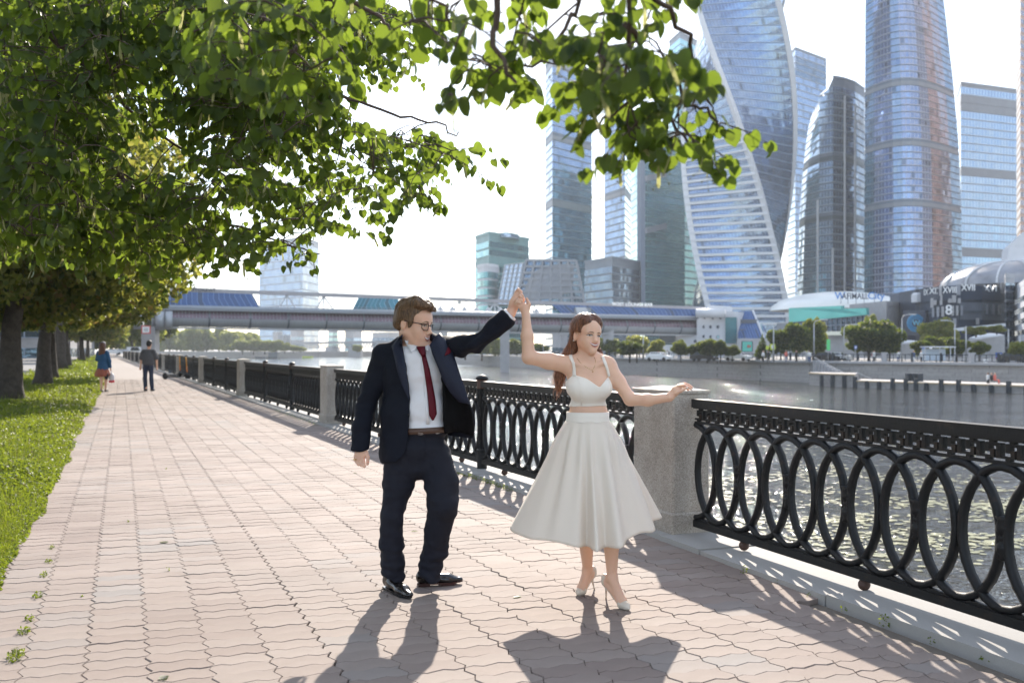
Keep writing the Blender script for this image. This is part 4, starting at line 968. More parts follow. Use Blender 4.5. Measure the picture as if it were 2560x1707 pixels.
# ---------------- the woman
ZW = 5.80
def pw(x, y, dz=0.0): return np.array(Pt(x, y, ZW + dz), np.float32)
def build_woman():
    root = empty('person', (pw(1495, 0)[0], ZW, 0)); tag(root, 'smiling woman in ivory crop top, full midi skirt and beige heels', 'woman')
    kids = []
    def adopt(o): o.parent = root; o.location = o.location - root.location; kids.append(o); return o
    f = Vector((math.sin(R(28)), -math.cos(R(28)), 0.0)).normalized(); upv = Vector((0.10, 0.0, 1)); l_ = upv.cross(f).normalized(); u = f.cross(l_)
    A = np.array([[f[i], l_[i], u[i]] for i in range(3)], np.float32); HC = pw(1466, 842, 0.03); hk = 0.97
    s = SDF((pw(1280, 0)[0] - .06, ZW - .45, -0.005), (pw(1740, 0)[0] + .05, ZW + .36, 1.86), 0.0052)
    T, E, Cp = head(s, HC, A, hk, True)
    s.cap(T(-.022, 0, -.06), pw(1469, 914, .05), .037, .042, .025)
    # torso
    s.cap(pw(1427, 915, .04), pw(1519, 913, .03), .046, .046, .05); s.ell(pw(1472, 950, .03), (.125, .085, .13), None, .05); s.ell(pw(1471, 1030, .03), (.112, .083, .10), None, .05); s.ell(pw(1474, 1120, .03), (.155, .11, .12), None, .06)
    for x in (1445, 1502): s.ell(pw(x, 971, -.036), (.055, .050, .053), None, .05)
    s.ell(pw(1473, 980, -.030), (.06, .045, .05), None, .05)
    s.cap(pw(1440, 903, .045), pw(1470, 893, .045), .03, .04, .04); s.cap(pw(1505, 901, .04), pw(1475, 893, .045), .03, .04, .04)
    # clavicles
    s.cap(pw(1438, 908, -.02), pw(1470, 918, -.03), .010, .009, .02); s.cap(pw(1506, 907, -.03), pw(1480, 918, -.03), .010, .009, .02)
    # arms
    s.cap(pw(1424, 912, .04), pw(1370, 902, -.01), .052, .047, .03); s.cap(pw(1370, 902, -.01), pw(1322, 893, -.07), .047, .038, .02); s.cap(pw(1322, 893, -.07), pw(1318, 840, -.055), .038, .034, .02); s.cap(pw(1318, 840, -.055), pw(1315, 790, -.03), .034, .0235, .02)
    s.cap(pw(1521, 914, .03), pw(1546, 955, .0), .044, .041, .03); s.cap(pw(1546, 955, 0), pw(1576, 998, -.05), .041, .034, .02); s.cap(pw(1576, 998, -.05), pw(1620, 1000, -.10), .037, .034, .02); s.cap(pw(1620, 1000, -.10), pw(1674, 993, -.15), .033, .0235, .02)
    # legs, feet
    gl, gr = Gd(1440, 1487), Gd(1578, 1524)
    dl, dr = gl.y - ZW, gr.y - ZW
    for (kn, an, hp, gz, toe, hl) in (((1462, 1290, .05), (1469, 1423, .24), (1452, 1130, .04), dl, (1446, 1481), (1483, 1440)), ((1527, 1290, -.05), (1530, 1442, -.04), (1498, 1130, .02), dr, (1570, 1518), (1519, 1462))):
        s.cap(pw(*hp), pw(*kn), .075, .052, .03); kn_ = pw(*kn); an_ = pw(*an); mid = kn_ * .55 + an_ * .45; s.cap(kn_, mid, .050, .046, .03); s.cap(mid, an_, .046, .028, .02)
    aL = pw(1469, 1423, .24); aR = pw(1530, 1442, -.04)
    tL = np.array(Gd(1448, 1479, .022), np.float32); tR = np.array(Gd(1566, 1515, .022), np.float32); hL = aL + V3(.028, .045, -.032); hR = aR + V3(-.028, .05, -.035)
    for an_, hl, tt in ((aL, hL, tL), (aR, hR, tR)):
        s.cap(an_, hl, .027, .026, .02); ball_ = tt * .74 + an_ * .26; ball_[2] = max(.026, tt[2] + .012); s.cap(an_, ball_, .027, .026, .02); s.cap(hl, ball_, .024, .024, .02); s.cap(ball_, tt, .026, .012, .015)
    # raised hand: palm towards camera, fingers curled to the left, thumb up
    z = -.02
    s.cap(pw(1315, 788, -.03), pw(1312, 772, z), .022, .028, .012, fl=((0, 1, 0), .75)); s.cap(pw(1312, 772, z), pw(1305, 764, z), .027, .022, .012, fl=((0, 1, 0), .7))
    for pts, r in ((((1298, 768, z - .012), (1288, 761, z - .022), (1293, 755, z - .035), (1301, 758, z - .04)), .0082), (((1301, 764, z - .01), (1291, 756, z - .02), (1297, 749, z - .035), (1305, 752, z - .038)), .0085),
                   (((1303, 760, z), (1294, 748, z - .015), (1299, 739, z - .03), (1305, 744, z - .035)), .0085), (((1306, 757, z + .01), (1300, 744, z + .01), (1302, 735, z - .005), (1308, 740, z - .01)), .008)):
        for i in range(3): s.cap(pw(*pts[i]), pw(*pts[i + 1]), r, r * .92, .003)
    s.cap(pw(1316, 772, z), pw(1323, 761, z - .005), .0125, .0105, .01); s.cap(pw(1323, 761, z - .005), pw(1317, 746, z - .01), .0105, .0075, .004)
    # free hand
    z = -.155
    s.cap(pw(1674, 993, -.15), pw(1690, 977, z), .023, .026, .012, fl=((0, 1, 0), .65)); s.cap(pw(1690, 975, z), pw(1699, 968, z), .024, .017, .01, fl=((0, 1, 0), .7))
    for pts, r in ((((1695, 964, z - .012), (1710, 962, z - .02), (1721, 967, z - .022), (1729, 974, z - .022)), .0078), (((1696, 962, z + .002), (1711, 958, z), (1722, 962, z), (1731, 969, z)), .0078), (((1697, 964, z + .016), (1711, 961, z + .02), (1721, 966, z + .02), (1728, 971, z + .02)), .0075), (((1695, 968, z + .028), (1708, 966, z + .035), (1716, 970, z + .035), (1721, 975, z + .035)), .007)):
        for i in range(3): s.cap(pw(*pts[i]), pw(*pts[i + 1]), r, r * .9, .003)
    s.cap(pw(1690, 983, z - .015), pw(1703, 977, z - .03), .011, .0095, .008); s.cap(pw(1703, 977, z - .03), pw(1716, 970, z - .035), .0095, .0075, .004)
    body = adopt(sdf_obj('body', s, [M_skinW], root, 1)); hb = Hitter(body)
    face_kit(T, A, hk, body, root, True, M_lip, M_hairW, .033, -.0530, .0145, .0125, .0225, .005)
    # crop top from the same solids, a little larger
    s = SDF((pw(1370, 0)[0], ZW - .2, 1.10), (pw(1570, 0)[0], ZW + .22, 1.44), 0.005)
    s.ell(pw(1471, 955, .03), (.133, .093, .13), None, .05); s.ell(pw(1470, 1030, .03), (.121, .091, .10), None, .05)
    for x in (1443, 1504): s.ell(pw(x, 970, -.040), (.060, .058, .058), None, .05)
    s.ell(pw(1473, 978, -.040), (.075, .052, .055), None, .05)
    X, Y, Z = s.grid(np.zeros(3, int), s.n); PX = 1280 + X * F / Y; PY = HY - (Z - CH) * F / Y
    neck = np.interp(PX, [1396, 1406, 1434, 1466, 1499, 1523, 1532, 1545], [975, 962, 935, 947, 968, 938, 950, 970]); neck = np.where(Y > ZW + .05, 962, neck)
    s.f = np.maximum(s.f, np.maximum(neck - PY, PY - (1016 - .02 * (PX - 1470))) / 429).astype(np.float32)
    top = adopt(sdf_obj('crop_top', s, [M_dress], root, 2, lambda v: .0015 * wave_noise(v, 4, 40))); htp = Hitter(top)
    decal('seam', htp, [[(1444, 940), (1445.2, 940)], [(1451, 965), (1452.2, 965)], [(1453, 990), (1454.2, 990)], [(1453, 1013), (1454.2, 1013)]], M_dress, root, .0025, .0022)
    hbt = Hitter(body, top)
    decal('strap', hbt, [[(1422, 888), (1430, 886.5)], [(1424, 896), (1432, 895)], [(1430, 908), (1437, 907)], [(1432, 922), (1439, 922)], [(1431, 940), (1440, 940)]], M_dress, root, .004, .004)
    decal('strap', hbt, [[(1503, 891), (1510, 889.5)], [(1506, 899), (1513, 898)], [(1511, 912), (1518, 911)], [(1516, 925), (1522, 924)], [(1520, 942), (1526, 940)]], M_dress, root, .004, .004)
    # necklace
    pts = [(1442, 895), (1450, 906), (1465, 918), (1481, 926), (1487, 915), (1489, 902), (1486, 893)]; m = MB(); m.tube([hbt(x, y, .001) or pw(x, y, -.05) for x, y in pts], .0012, 5); m.ball(hbt(1482, 929, .003) or pw(1482, 929, -.06), .004, 6); m.build('necklace', M_gold, root, True)
    MB().ball(Vector(T(-.012, -.081, -.034)), .0045, 8).build('earring', M_steel, root, True)
    # skirt: waistband + flared surface with folds
    hem = [(1275, 1323, 0), (1326, 1347, -.18), (1385, 1353, -.27), (1441, 1368, -.35), (1470, 1365, -.29), (1492, 1380, -.45), (1512, 1367, -.34), (1551, 1370, -.43), (1574, 1346, -.27), (1600, 1332, -.20), (1637, 1329, -.15), (1628, 1305, .02), (1652, 1292, .10), (1600, 1268, .30), (1540, 1258, .24), (1480, 1270, .38), (1410, 1268, .26), (1350, 1285, .32), (1300, 1300, .14)]
    n = len(hem); HP = [Vector(pw(*h)) for h in hem]; K = 8; wc = Vector(pw(1469.5, 1030, .03)); Lw, Dw = .119, .094
    def cr(a, b, c, d, t_): return .5 * ((2 * b) + (-a + c) * t_ + (2 * a - 5 * b + 4 * c - d) * t_ * t_ + (-a + 3 * b - 3 * c + d) * t_ ** 3)
    ring = []
    for i in range(n):
        for j in range(K): ring.append(cr(HP[i - 1], HP[i], HP[(i + 1) % n], HP[(i + 2) % n], j / K))
    N_ = len(ring); wc2 = Vector(pw(1469.5, 1052, .03)); rowsn = 40; vs = []
    ang = []
    for p in ring: ang.append(math.atan2((p.y - wc2.y), (p.x - wc2.x)))
    un = [ang[0]]
    for a in ang[1:]:
        d = a - un[-1]
        while d > PI: d -= 2 * PI
        while d < -PI: d += 2 * PI
        un.append(un[-1] + d)
    tot = 2 * PI * (1 if un[-1] > un[0] else -1); un = [.55 * a + .45 * (un[0] + tot * i / N_) for i, a in enumerate(un)]
    for r_ in range(rowsn + 1):
        t_ = r_ / rowsn
        for i, p in enumerate(ring):
            a = un[i]; w_ = wc2 + Vector((math.cos(a) * (Lw + .006), math.sin(a) * (Dw + .006), 0))
            q = w_.lerp(p, t_); out = Vector((math.cos(a), math.sin(a), 0)); b_ = math.sin(PI * t_) * .006 + (.008 * math.sin(PI * min(1, t_ / .35)) if t_ < .35 else 0)
            b_ += (.013 * math.sin(a * 11 + 1.3 + .8 * math.sin(a * 3)) + .007 * math.sin(a * 19 + t_ * 1.5)) * min(1, t_ * 3) * (1.15 - t_ * .75) + .003 * math.sin(a * 7 + t_ * 5)
            vs.append(q + out * b_)
    vs = np.array([list(v) for v in vs], np.float32); ii = np.arange((rowsn + 1) * N_).reshape(rowsn + 1, N_); f1 = np.stack([ii[:-1], np.roll(ii, -1, 1)[:-1], np.roll(ii, -1, 1)[1:], ii[1:]], -1).reshape(-1, 4)
    sk = mobj('skirt', np_mesh('skirt', vs, f1, [M_skirt], True), root); md = sk.modifiers.new('thick', 'SOLIDIFY'); md.thickness = .003; adopt(sk)
    m = MB(); n = 48
    rings_ = [(1029, .0), (1041, .0), (1053, .004)]; vsb = []
    for inn in (0, 1):
        for (y, e) in rings_:
            c = Vector(pw(1469.5, y, .03))
            for i in range(n): a = 2 * PI * i / n; vsb.append(c + Vector((math.cos(a) * (Lw + e + .006 - inn * .006), math.sin(a) * (Dw + e + .006 - inn * .006), 0)))
    fs = []
    for r_ in range(2):
        for i in range(n): j = (i + 1) % n; fs.append((r_ * n + j, r_ * n + i, (r_ + 1) * n + i, (r_ + 1) * n + j)); fs.append((3 * n + r_ * n + i, 3 * n + r_ * n + j, 3 * n + (r_ + 1) * n + j, 3 * n + (r_ + 1) * n + i))
    for i in range(n): j = (i + 1) % n; fs.append((i, j, 3 * n + j, 3 * n + i))
    m.add(vsb, fs); m.build('waistband', M_dress, root, True)
    # hair
    sh = SDF(tuple(HC + V3(-.30, -.15, -.40)), tuple(HC + V3(.17, .25, .17)), .0045)
    def HE(c, r, kk=.015, op='u'): sh.ell(T(*c), np.array(r) * hk, A, kk, op)
    HE((-.018, 0, .052), (.106, .086, .094)); HE((-.05, 0, .01), (.065, .080, .085)); HE((.018, .034, .088), (.062, .046, .050), .01); HE((.018, -.034, .088), (.062, .046, .050), .01); HE((-.065, 0, -.03), (.045, .060, .07), .02)
    hp = lambda x, y, dz: pw(x, y, dz)
    for pts in ([(1442, 850, .06, .030), (1430, 885, .08, .034), (1412, 915, .10, .030), (1400, 945, .12, .022), (1396, 975, .12, .013)],
                [(1448, 860, .09, .036), (1446, 895, .13, .040), (1440, 925, .15, .030), (1430, 955, .15, .016)], [(1436, 846, .07, .020), (1418, 880, .09, .022), (1398, 905, .11, .020), (1393, 940, .13, .014), (1392, 968, .13, .008)],
                [(1470, 870, .12, .034), (1472, 905, .14, .036), (1476, 935, .15, .024)], [(1492, 865, .11, .02), (1500, 885, .10, .016), (1494, 900, .09, .010)]):
        for (a, b) in zip(pts[:-1], pts[1:]): sh.cap(hp(*a[:3]), hp(*b[:3]), a[3], b[3], .02)
    C0 = np.array(HC)
    def keep(X, Y, Z):
        q = np.stack([X - C0[0], Y - C0[1], Z - C0[2]], -1) @ A / hk; x, y, zz = q[..., 0], q[..., 1], q[..., 2]
        face = np.maximum(.040 - x + np.clip(zz - .02, 0, 1) * .55 + np.clip(np.abs(y) - .045, 0, 1) * .5, zz - .088 + np.abs(y) * .55)
        ear = np.maximum(np.maximum(-.034 - x, x - .05), np.maximum(zz - .018, -.06 - zz))
        front = np.maximum(.0 - x, zz + .03)
        part = np.maximum(np.abs(y - .004) - .0022, .125 - zz) + 0 * x; part = np.maximum(part, -x)
        return np.minimum(np.minimum(np.minimum(face, ear), front), part) * hk
    i0, i1 = sh.rng(tuple(HC - .16), tuple(HC + .2)); sh.cut(keep, tuple(HC - .16), tuple(HC + .2))
    def hd(v):
        w = v.copy(); w[:, 2] *= .13
        return .0020 * wave_noise(w, 5, 210) + .0030 * wave_noise(w, 9, 80)
    hair = adopt(sdf_obj('hair', sh, [M_hairW], root, 1, hd)); rr = random.Random(9); cv = []; hv = hair.data.vertices; nvh = len(hv)
    for i in range(700):
        v = hv[rr.randrange(nvh)]; n_ = np.array(v.normal, np.float32); p = np.array(v.co, np.float32); q = (p - C0) @ A / hk
        if p[2] < C0[2] - .02: d = np.array([rr.uniform(-.5, .1), rr.uniform(-.2, .3), -1], np.float32); L_ = rr.uniform(.03, .085)
        else: d = A @ np.array([-.6, 0, -.8], np.float32); L_ = rr.uniform(.02, .045)
        w1 = rr.uniform(.02, .12); d = d - n_ * float(d @ n_) * .7
        cv.append([p - n_ * .003, p + n_ * L_ * w1 + d * L_ * .35, p + n_ * L_ * w1 * 1.2 + d * L_ * .7, p + n_ * L_ * w1 * rr.uniform(.3, 1.3) + d * L_])
    adopt(strands('hair_strands', M_strW, root, cv, .0012))
    # shoes: pointed pumps with thin heels
    for an_, hl, tt, ht_ in ((aL, hL, tL, Gd(1486, 1474)), (aR, hR, tR, Gd(1515, 1497))):
        s = SDF(tuple(np.minimum(hl, tt) - .09), tuple(np.maximum(hl, tt) + .09), .0042); ball_ = tt * .74 + an_ * .26; ball_[2] = .030; tip = tt + (tt - ball_) * .85; tip[2] = .012
        s.cap(ball_, tt, .0335, .022, .02); s.cap(tt, tip, .019, .004, .015); s.cap(hl, hl + V3(0, 0, .02), .032, .030, .015)
        arch = hl * .5 + ball_ * .5; s.cap(hl - V3(0, 0, .014), arch - V3(0, 0, .020), .020, .015, .01); s.cap(arch - V3(0, 0, .020), ball_ - V3(0, 0, .008), .015, .024, .01)
        up0 = hl + V3(0, 0, .044); s.cut(lambda X, Y, Z: up0[2] - Z, tuple(hl - .06), tuple(hl + .09))
        s.cut(lambda X, Y, Z: Z - .003, tuple(s.lo), (9, 9, .1)); sdf_obj('shoe', s, [M_pump], root, 1)
        m = MB(); hb_ = Vector(hl) + Vector((0, 0, -.024)); m.tube([hb_ + Vector((0, 0, .004)), hb_.lerp(ht_, .3), hb_.lerp(ht_, .75), Vector((ht_.x, ht_.y, 0.001))], [.014, .0075, .0045, .0048], 8); m.build('stiletto_heel', M_pump, root, True)
    # nails
    m = MB()
    for (x, y, dz) in ((1730, 974.5, -.178), (1732, 969.5, -.156), (1717.5, 969, -.194)): m.ball(Vector(pw(x, y, dz)), .0065, 6, .7)
    m.build('nail', M_nail, root, True)
    for o in root.children:
        if o not in kids: adopt(o)
    return root
woman = build_woman()
# ------------------------------------------------------------ towers and buildings across the river
GZ = -0.5
def glassmat(name, tint, frame, metal=0.75, rough=0.10, mx=0.07, my=0.08, var=0.35, dark=(0.03, 0.04, 0.05), wav=0.5, dk=0.16):
    t = NT(name); uv = t.tc.outputs['UV']
    sp = t.n.new('ShaderNodeSeparateXYZ'); t.l.new(uv, sp.inputs[0]); u, v = sp.outputs[0], sp.outputs[1]
    fu, fv = t.math('FRACT', u), t.math('FRACT', v)
    cb = t.n.new('ShaderNodeCombineXYZ'); t.l.new(t.math('FLOOR', u), cb.inputs[0]); t.l.new(t.math('FLOOR', v), cb.inputs[1])
    wn = t.n.new('ShaderNodeTexWhiteNoise'); wn.noise_dimensions = '2D'; t.l.new(cb.outputs[0], wn.inputs['Vector'])
    line = t.math('MAXIMUM', t.math('LESS_THAN', fu, mx), t.math('LESS_THAN', fv, my))
    base = t.mix(t.math('MULTIPLY', wn.outputs['Value'], var), tint, hsv(tint, 0.45))
    isd = t.math('LESS_THAN', wn.outputs['Value'], dk); base = t.mix(t.math('MULTIPLY', isd, .6), base, dark)
    c = t.mix(line, base, frame)
    nz = t.math('ADD', t.noise(0.06, 2), t.math('MULTIPLY', t.noise(0.5, 2), .12))
    nb = t.bump(nz, wav, 1.6)
    # small tilt of every pane
    vm = t.n.new('ShaderNodeVectorMath'); vm.operation = 'MULTIPLY_ADD'; t.l.new(wn.outputs['Color'], vm.inputs[0]); vm.inputs[1].default_value = (.035, .035, .035); t.l.new(nb, vm.inputs[2])
    v2 = t.n.new('ShaderNodeVectorMath'); v2.operation = 'NORMALIZE'; t.l.new(vm.outputs[0], v2.inputs[0])
    t.p(color=c, rough=t.mix(line, (rough,) * 3, (.6,) * 3), metal=t.math('MULTIPLY', t.math('SUBTRACT', 1.0, line), metal), normal=v2.outputs[0]); return t.m
G_blue = glassmat('glass_blue', (0.252, 0.348, 0.503), (0.36, 0.41, 0.50)); G_pale = glassmat('glass_pale_blue', (0.355, 0.459, 0.592), (0.48, 0.56, 0.66), var=.12, dk=0, wav=.2)
G_teal = glassmat('glass_teal', (0.163, 0.348, 0.370), (0.22, 0.36, 0.38), var=.2, dk=.05); G_tealp = glassmat('glass_pale_teal', (0.252, 0.474, 0.488), (0.36, 0.58, 0.60), mx=.04, my=.04, var=.10, dk=.0, wav=.25)
G_green = glassmat('glass_dark_green', (0.074, 0.200, 0.192), (0.24, 0.33, 0.34)); G_dark = glassmat('glass_dark_blue', (0.111, 0.178, 0.266), (0.30, 0.36, 0.45)); G_navy = glassmat('glass_navy', (0.044, 0.081, 0.133), (0.16, 0.2, 0.27), mx=.12)
G_mir = glassmat('glass_mirror_blue', (0.20, 0.28, 0.42), (0.28, 0.36, 0.50), mx=.06, my=.08, var=.15, dk=.03, wav=.8); G_fed = glassmat('glass_federation', (0.244, 0.303, 0.459), (0.44, 0.45, 0.54), mx=.09, my=.12, var=.25, dk=.08)
G_cop = glassmat('glass_copper', (0.311, 0.266, 0.296), (0.46, 0.34, 0.31)); G_roof = glassmat('glass_sky_blue', (0.033, 0.096, 0.266), (0.12, 0.22, 0.46), metal=.15, mx=.10, my=.0, var=.5, wav=.2)
G_rteal = glassmat('glass_bright_teal', (0.037, 0.222, 0.311), (0.14, 0.34, 0.48), metal=.15, mx=.12, my=.04, var=.7, wav=.2)
M_spand = mat('spandrel_blue_grey', (0.15, 0.18, 0.23), 0.5, var=.08, scale=.2); M_spd = mat('spandrel_dark', (0.07, 0.09, 0.11), 0.5, var=.1, scale=.2); M_band = mat('steel_band_grey', (0.24, 0.255, 0.29), 0.5, var=.08, scale=.3)
M_white = mat('white_cladding', (0.56, 0.575, 0.61), 0.5, var=.05, scale=.3); M_spt = mat('spandrel_teal', (0.16, 0.30, 0.31), 0.5, var=.1, scale=.2); M_conc = mat('pale_concrete', (0.36, 0.36, 0.375), 0.8, var=.12, scale=.5)
M_spc = mat('spandrel_copper', (0.42, 0.27, 0.20), 0.5, var=.15, scale=.3); M_navyw = mat('navy_panel', (0.018, 0.030, 0.060), 0.5, var=.2, scale=.3); M_greyp = mat('slate_panel', (0.10, 0.115, 0.145), 0.55, var=.15, scale=.5)
M_steelp = mat('brushed_steel_pipe', (0.36, 0.39, 0.43), 0.45, .3, .06, scale=.5)
def zpx(py, Z): return CH + (HY - py) / F * Z
def xpx(px, Z): return (px - 1280) / F * Z
def XY(px, Z): return (xpx(px, Z), Z)
def uv_mesh(name, quads, uvs, m, parent=None):   # list of 4-point faces + uv
    me = bpy.data.meshes.new(name); vs = [tuple(p) for q in quads for p in q]; me.from_pydata(vs, [], [tuple(range(i * 4, i * 4 + 4)) for i in range(len(quads))])
    ul = me.uv_layers.new(name='UVMap'); ul.data.foreach_set('uv', [c for q in uvs for p in q for c in p]); me.materials.append(m); me.update(); return mobj(name, me, parent)
def cum(fp):
    L_ = [0.0]
    for a, b in zip(fp, fp[1:] + fp[:1]): L_.append(L_[-1] + math.hypot(b[0] - a[0], b[1] - a[1]))
    return L_
def tower(name, label, fpf, z0, z1, fh, glass, core, pw_=1.6, frac=.78, dep=.35, bands=(), bandm=None, cap=True, cat='skyscraper', fmats=None, bandz=None, group=None):
    """fpf(z) gives the counter-clockwise footprint; every storey's glazing is a part."""
    root = empty(name, (*fpf(z0)[0], z0)); tag(root, label, cat, group); off = Vector((*fpf(z0)[0], z0))
    def shrink(fp, d):
        cx = sum(p[0] for p in fp) / len(fp); cy_ = sum(p[1] for p in fp) / len(fp); r = sum(math.hypot(p[0] - cx, p[1] - cy_) for p in fp) / len(fp)
        k = 1 - d / r; return [(cx + (p[0] - cx) * k, cy_ + (p[1] - cy_) * k) for p in fp]
    m = MB(); nz = max(2, int((z1 - z0) / (12 if name != 'twisted_tower' else 1.775))); n = len(fpf(z0)); vs = []
    for i in range(nz + 1):
        z = z0 + (z1 - z0) * i / nz; vs += [(*p, z) for p in shrink(fpf(z), dep)]
    fs = [tuple(range(nz * n, nz * n + n)), tuple(range(n - 1, -1, -1))]
    for i in range(nz):
        for j in range(n): fs.append((i * n + j, i * n + (j + 1) % n, (i + 1) * n + (j + 1) % n, (i + 1) * n + j))
    m.add([Vector(v) - off for v in vs], fs); m.build('core', core, root)
    nf = int((z1 - z0) / fh); bz = [zz for zz in (bandz or [])]
    for k in range(nf):
        a, b = z0 + k * fh, z0 + (k + frac) * fh
        isb = any(a <= zz < a + fh * w_ for zz, w_ in bz)
        if isb and not any(w_ > 1.2 for zz, w_ in bz if a <= zz < a + fh * w_): b = z0 + (k + .55) * fh
        A_, B_ = fpf(a), fpf(b); Ai, Bi = shrink(A_, dep + .05), shrink(B_, dep + .05); cl = cum(A_); q = []; uvl = []; mi_ = []
        for j in range(n):
            jn = (j + 1) % n; u0, u1 = cl[j] / pw_, cl[j + 1] / pw_
            pts = [(*A_[j], a), (*A_[jn], a), (*B_[jn], b), (*B_[j], b)]; q.append(pts); uvl.append([(u0, k), (u1, k), (u1, k + .999), (u0, k + .999)])
            q.append([(*B_[j], b), (*B_[jn], b), (*Bi[jn], b), (*Bi[j], b)]); uvl.append([(u0, k)] * 4); q.append([(*Ai[j], a), (*Ai[jn], a), (*A_[jn], a), (*A_[j], a)]); uvl.append([(u0, k)] * 4)
        q = [[(p[0] - off.x, p[1] - off.y, p[2] - off.z) for p in f_] for f_ in q]
        mm = (bandm or core) if isb else glass
        o = uv_mesh('glazing_band' if not isb else 'plant_floor', q, uvl, mm, root)
        if fmats and not isb:
            for ex in fmats.values():
                if ex.name not in o.data.materials: o.data.materials.append(ex)
            ix = [list(o.data.materials).index(fmats[j]) if j in fmats else 0 for j in range(n) for _ in range(3)]; o.data.polygons.foreach_set('material_index', ix)
    if cap:
        m = MB(); fp = [(p[0] - off.x, p[1] - off.y) for p in shrink(fpf(z1), -.1)]; m.prism(fp, z1 - off.z, z1 - off.z + 1.2); m.build('parapet', core, root)
    return root
def boxfp(a, b, c): # px/depth of left corner, front corner, right corner -> ccw footprint
    A_, B_, C_ = XY(*a), XY(*b), XY(*c); D_ = (A_[0] + C_[0] - B_[0], A_[1] + C_[1] - B_[1] + 2); return lambda z, q=[A_, B_, C_, D_]: q
tower('pale_tower', 'pale blue hazy tower rising behind the left part of the bridge', boxfp((648, 960), (757, 900), (798, 950)), GZ, zpx(600, 920), 7, G_blue, M_spand, 3.2, .9, fmats={1: G_dark})
tower('teal_tower', 'teal glass office tower with flat top left of the raised hands', boxfp((1188, 432), (1222, 415), (1323, 440)), GZ, zpx(592, 425), 3.4, G_teal, M_spt, 1.6, .8, bandz=[(zpx(660, 425), 1)])
def rbox(x0, x1, Z, d, n=6): # curved front footprint
    return lambda z: [(xpx(x0 + (x1 - x0) * i / n, Z - d * math.sin(PI * i / n)), Z - d * math.sin(PI * i / n)) for i in range(n + 1)] + [(xpx(x1, Z) , Z + 25), (xpx(x0, Z), Z + 25)]
tower('tower_crown', 'curved glass top storey block on the teal office tower', rbox(1232, 1298, 428, 8), zpx(596, 425), zpx(584, 425), 1.9, G_pale, M_spt, 1.6, .8, cap=False, cat='roof storey')
tower('slim_tower', 'slim blue tower with stacked twisted sections right of the raised hands', boxfp((1363, 520), (1381, 500), (1480, 528)), GZ, zpx(148, 505), 3.7, G_blue, M_spand, 1.9, .84, bandz=[(zpx(352, 505), 1), (zpx(504, 505), 1.5), (zpx(156, 505), 1)], bandm=M_band, fmats={1: G_mir})
tower('grey_blue_tower', 'grey blue tower partly hidden by linden leaves beside the green one', boxfp((1511, 575), (1562, 550), (1578, 580)), GZ, zpx(160, 560), 3.8, G_dark, M_spand, 1.9, .82, bandz=[(zpx(492, 560), 1)], bandm=M_band, fmats={0: G_mir, 1: G_green})
tower('low_office_block', 'low dark glass block at the foot of the grey blue tower', boxfp((1461, 470), (1530, 445), (1600, 470)), GZ, zpx(652, 455), 3.6, G_dark, M_spand, 1.8, .8, cat='office block')
tower('green_tower', 'pale green glass tower with dark vertical slot', boxfp((1577, 500), (1612, 468), (1712, 492)), GZ, zpx(330, 480), 3.6, G_tealp, M_spt, 1.8, .93, .15, cap=True)
g_ = bpy.data.objects['green_tower']; go = g_.location.copy()
m = MB()
def on(px, py, Z): return Pt(px, py, Z)
m.slab([on(1603, 340, 474), on(1603, 760, 474), on(1613, 760, 467.3), on(1613, 340, 467.3)], -2.0); o = m.build('dark_slot', G_navy, g_); o.location = -go
for y in (446, 576):
    m = MB(); m.slab([on(1613, y + 8, 466.6), on(1613, y - 6, 466.6), on(1662, y - 18, 477), on(1662, y - 4, 477)][::-1], -1.0); o = m.build('dark_notch', M_band, g_); o.location = -go
tower('dark_green_tower', 'dark green gridded tower behind the twisted tower', boxfp((1690, 540), (1705, 520), (1800, 560)), GZ, zpx(395, 530), 3.6, G_green, M_spt, 2.4, .8)
tower('pointed_tower', 'sloped glass tower top showing behind the twisted tower at left', boxfp((1672, 640), (1700, 620), (1790, 660)), GZ, zpx(95, 630), 4, G_tealp, M_spand, 2, .85)
# twisted tower
M_evs = mat('mirror_spandrel', (0.12, 0.18, 0.28), .3, .5, .05)
EC = XY(1846, 450); ER = 138 / F * 450
def efp(z):
    y = HY - (z - CH) * F / 450; ph = R(float(np.interp(y, [-400, 14, 300, 503, 810], [-131, -63.6, -17.9, 10.3, 49.2]))); pts = []
    for k in range(4): a = ph + k * PI / 2; pts.append((EC[0] + ER * math.sin(a), EC[1] - ER * math.cos(a)))
    q = []
    for k in range(4):   # k=3 -> 0 etc; subdivide edges
        a, b = pts[k], pts[(k + 1) % 4]
        for j in range(4): q.append((a[0] + (b[0] - a[0]) * j / 4, a[1] + (b[1] - a[1]) * j / 4))
    return q
zt = zpx(-260, 450)
tower('twisted_tower', 'spiral twisted skyscraper with white ribs and banded lower face', efp, GZ, zt, 3.55, G_mir, M_evs, 1.5, .94, .30, cap=False)
ev = bpy.data.objects['twisted_tower']; eo = ev.location.copy()
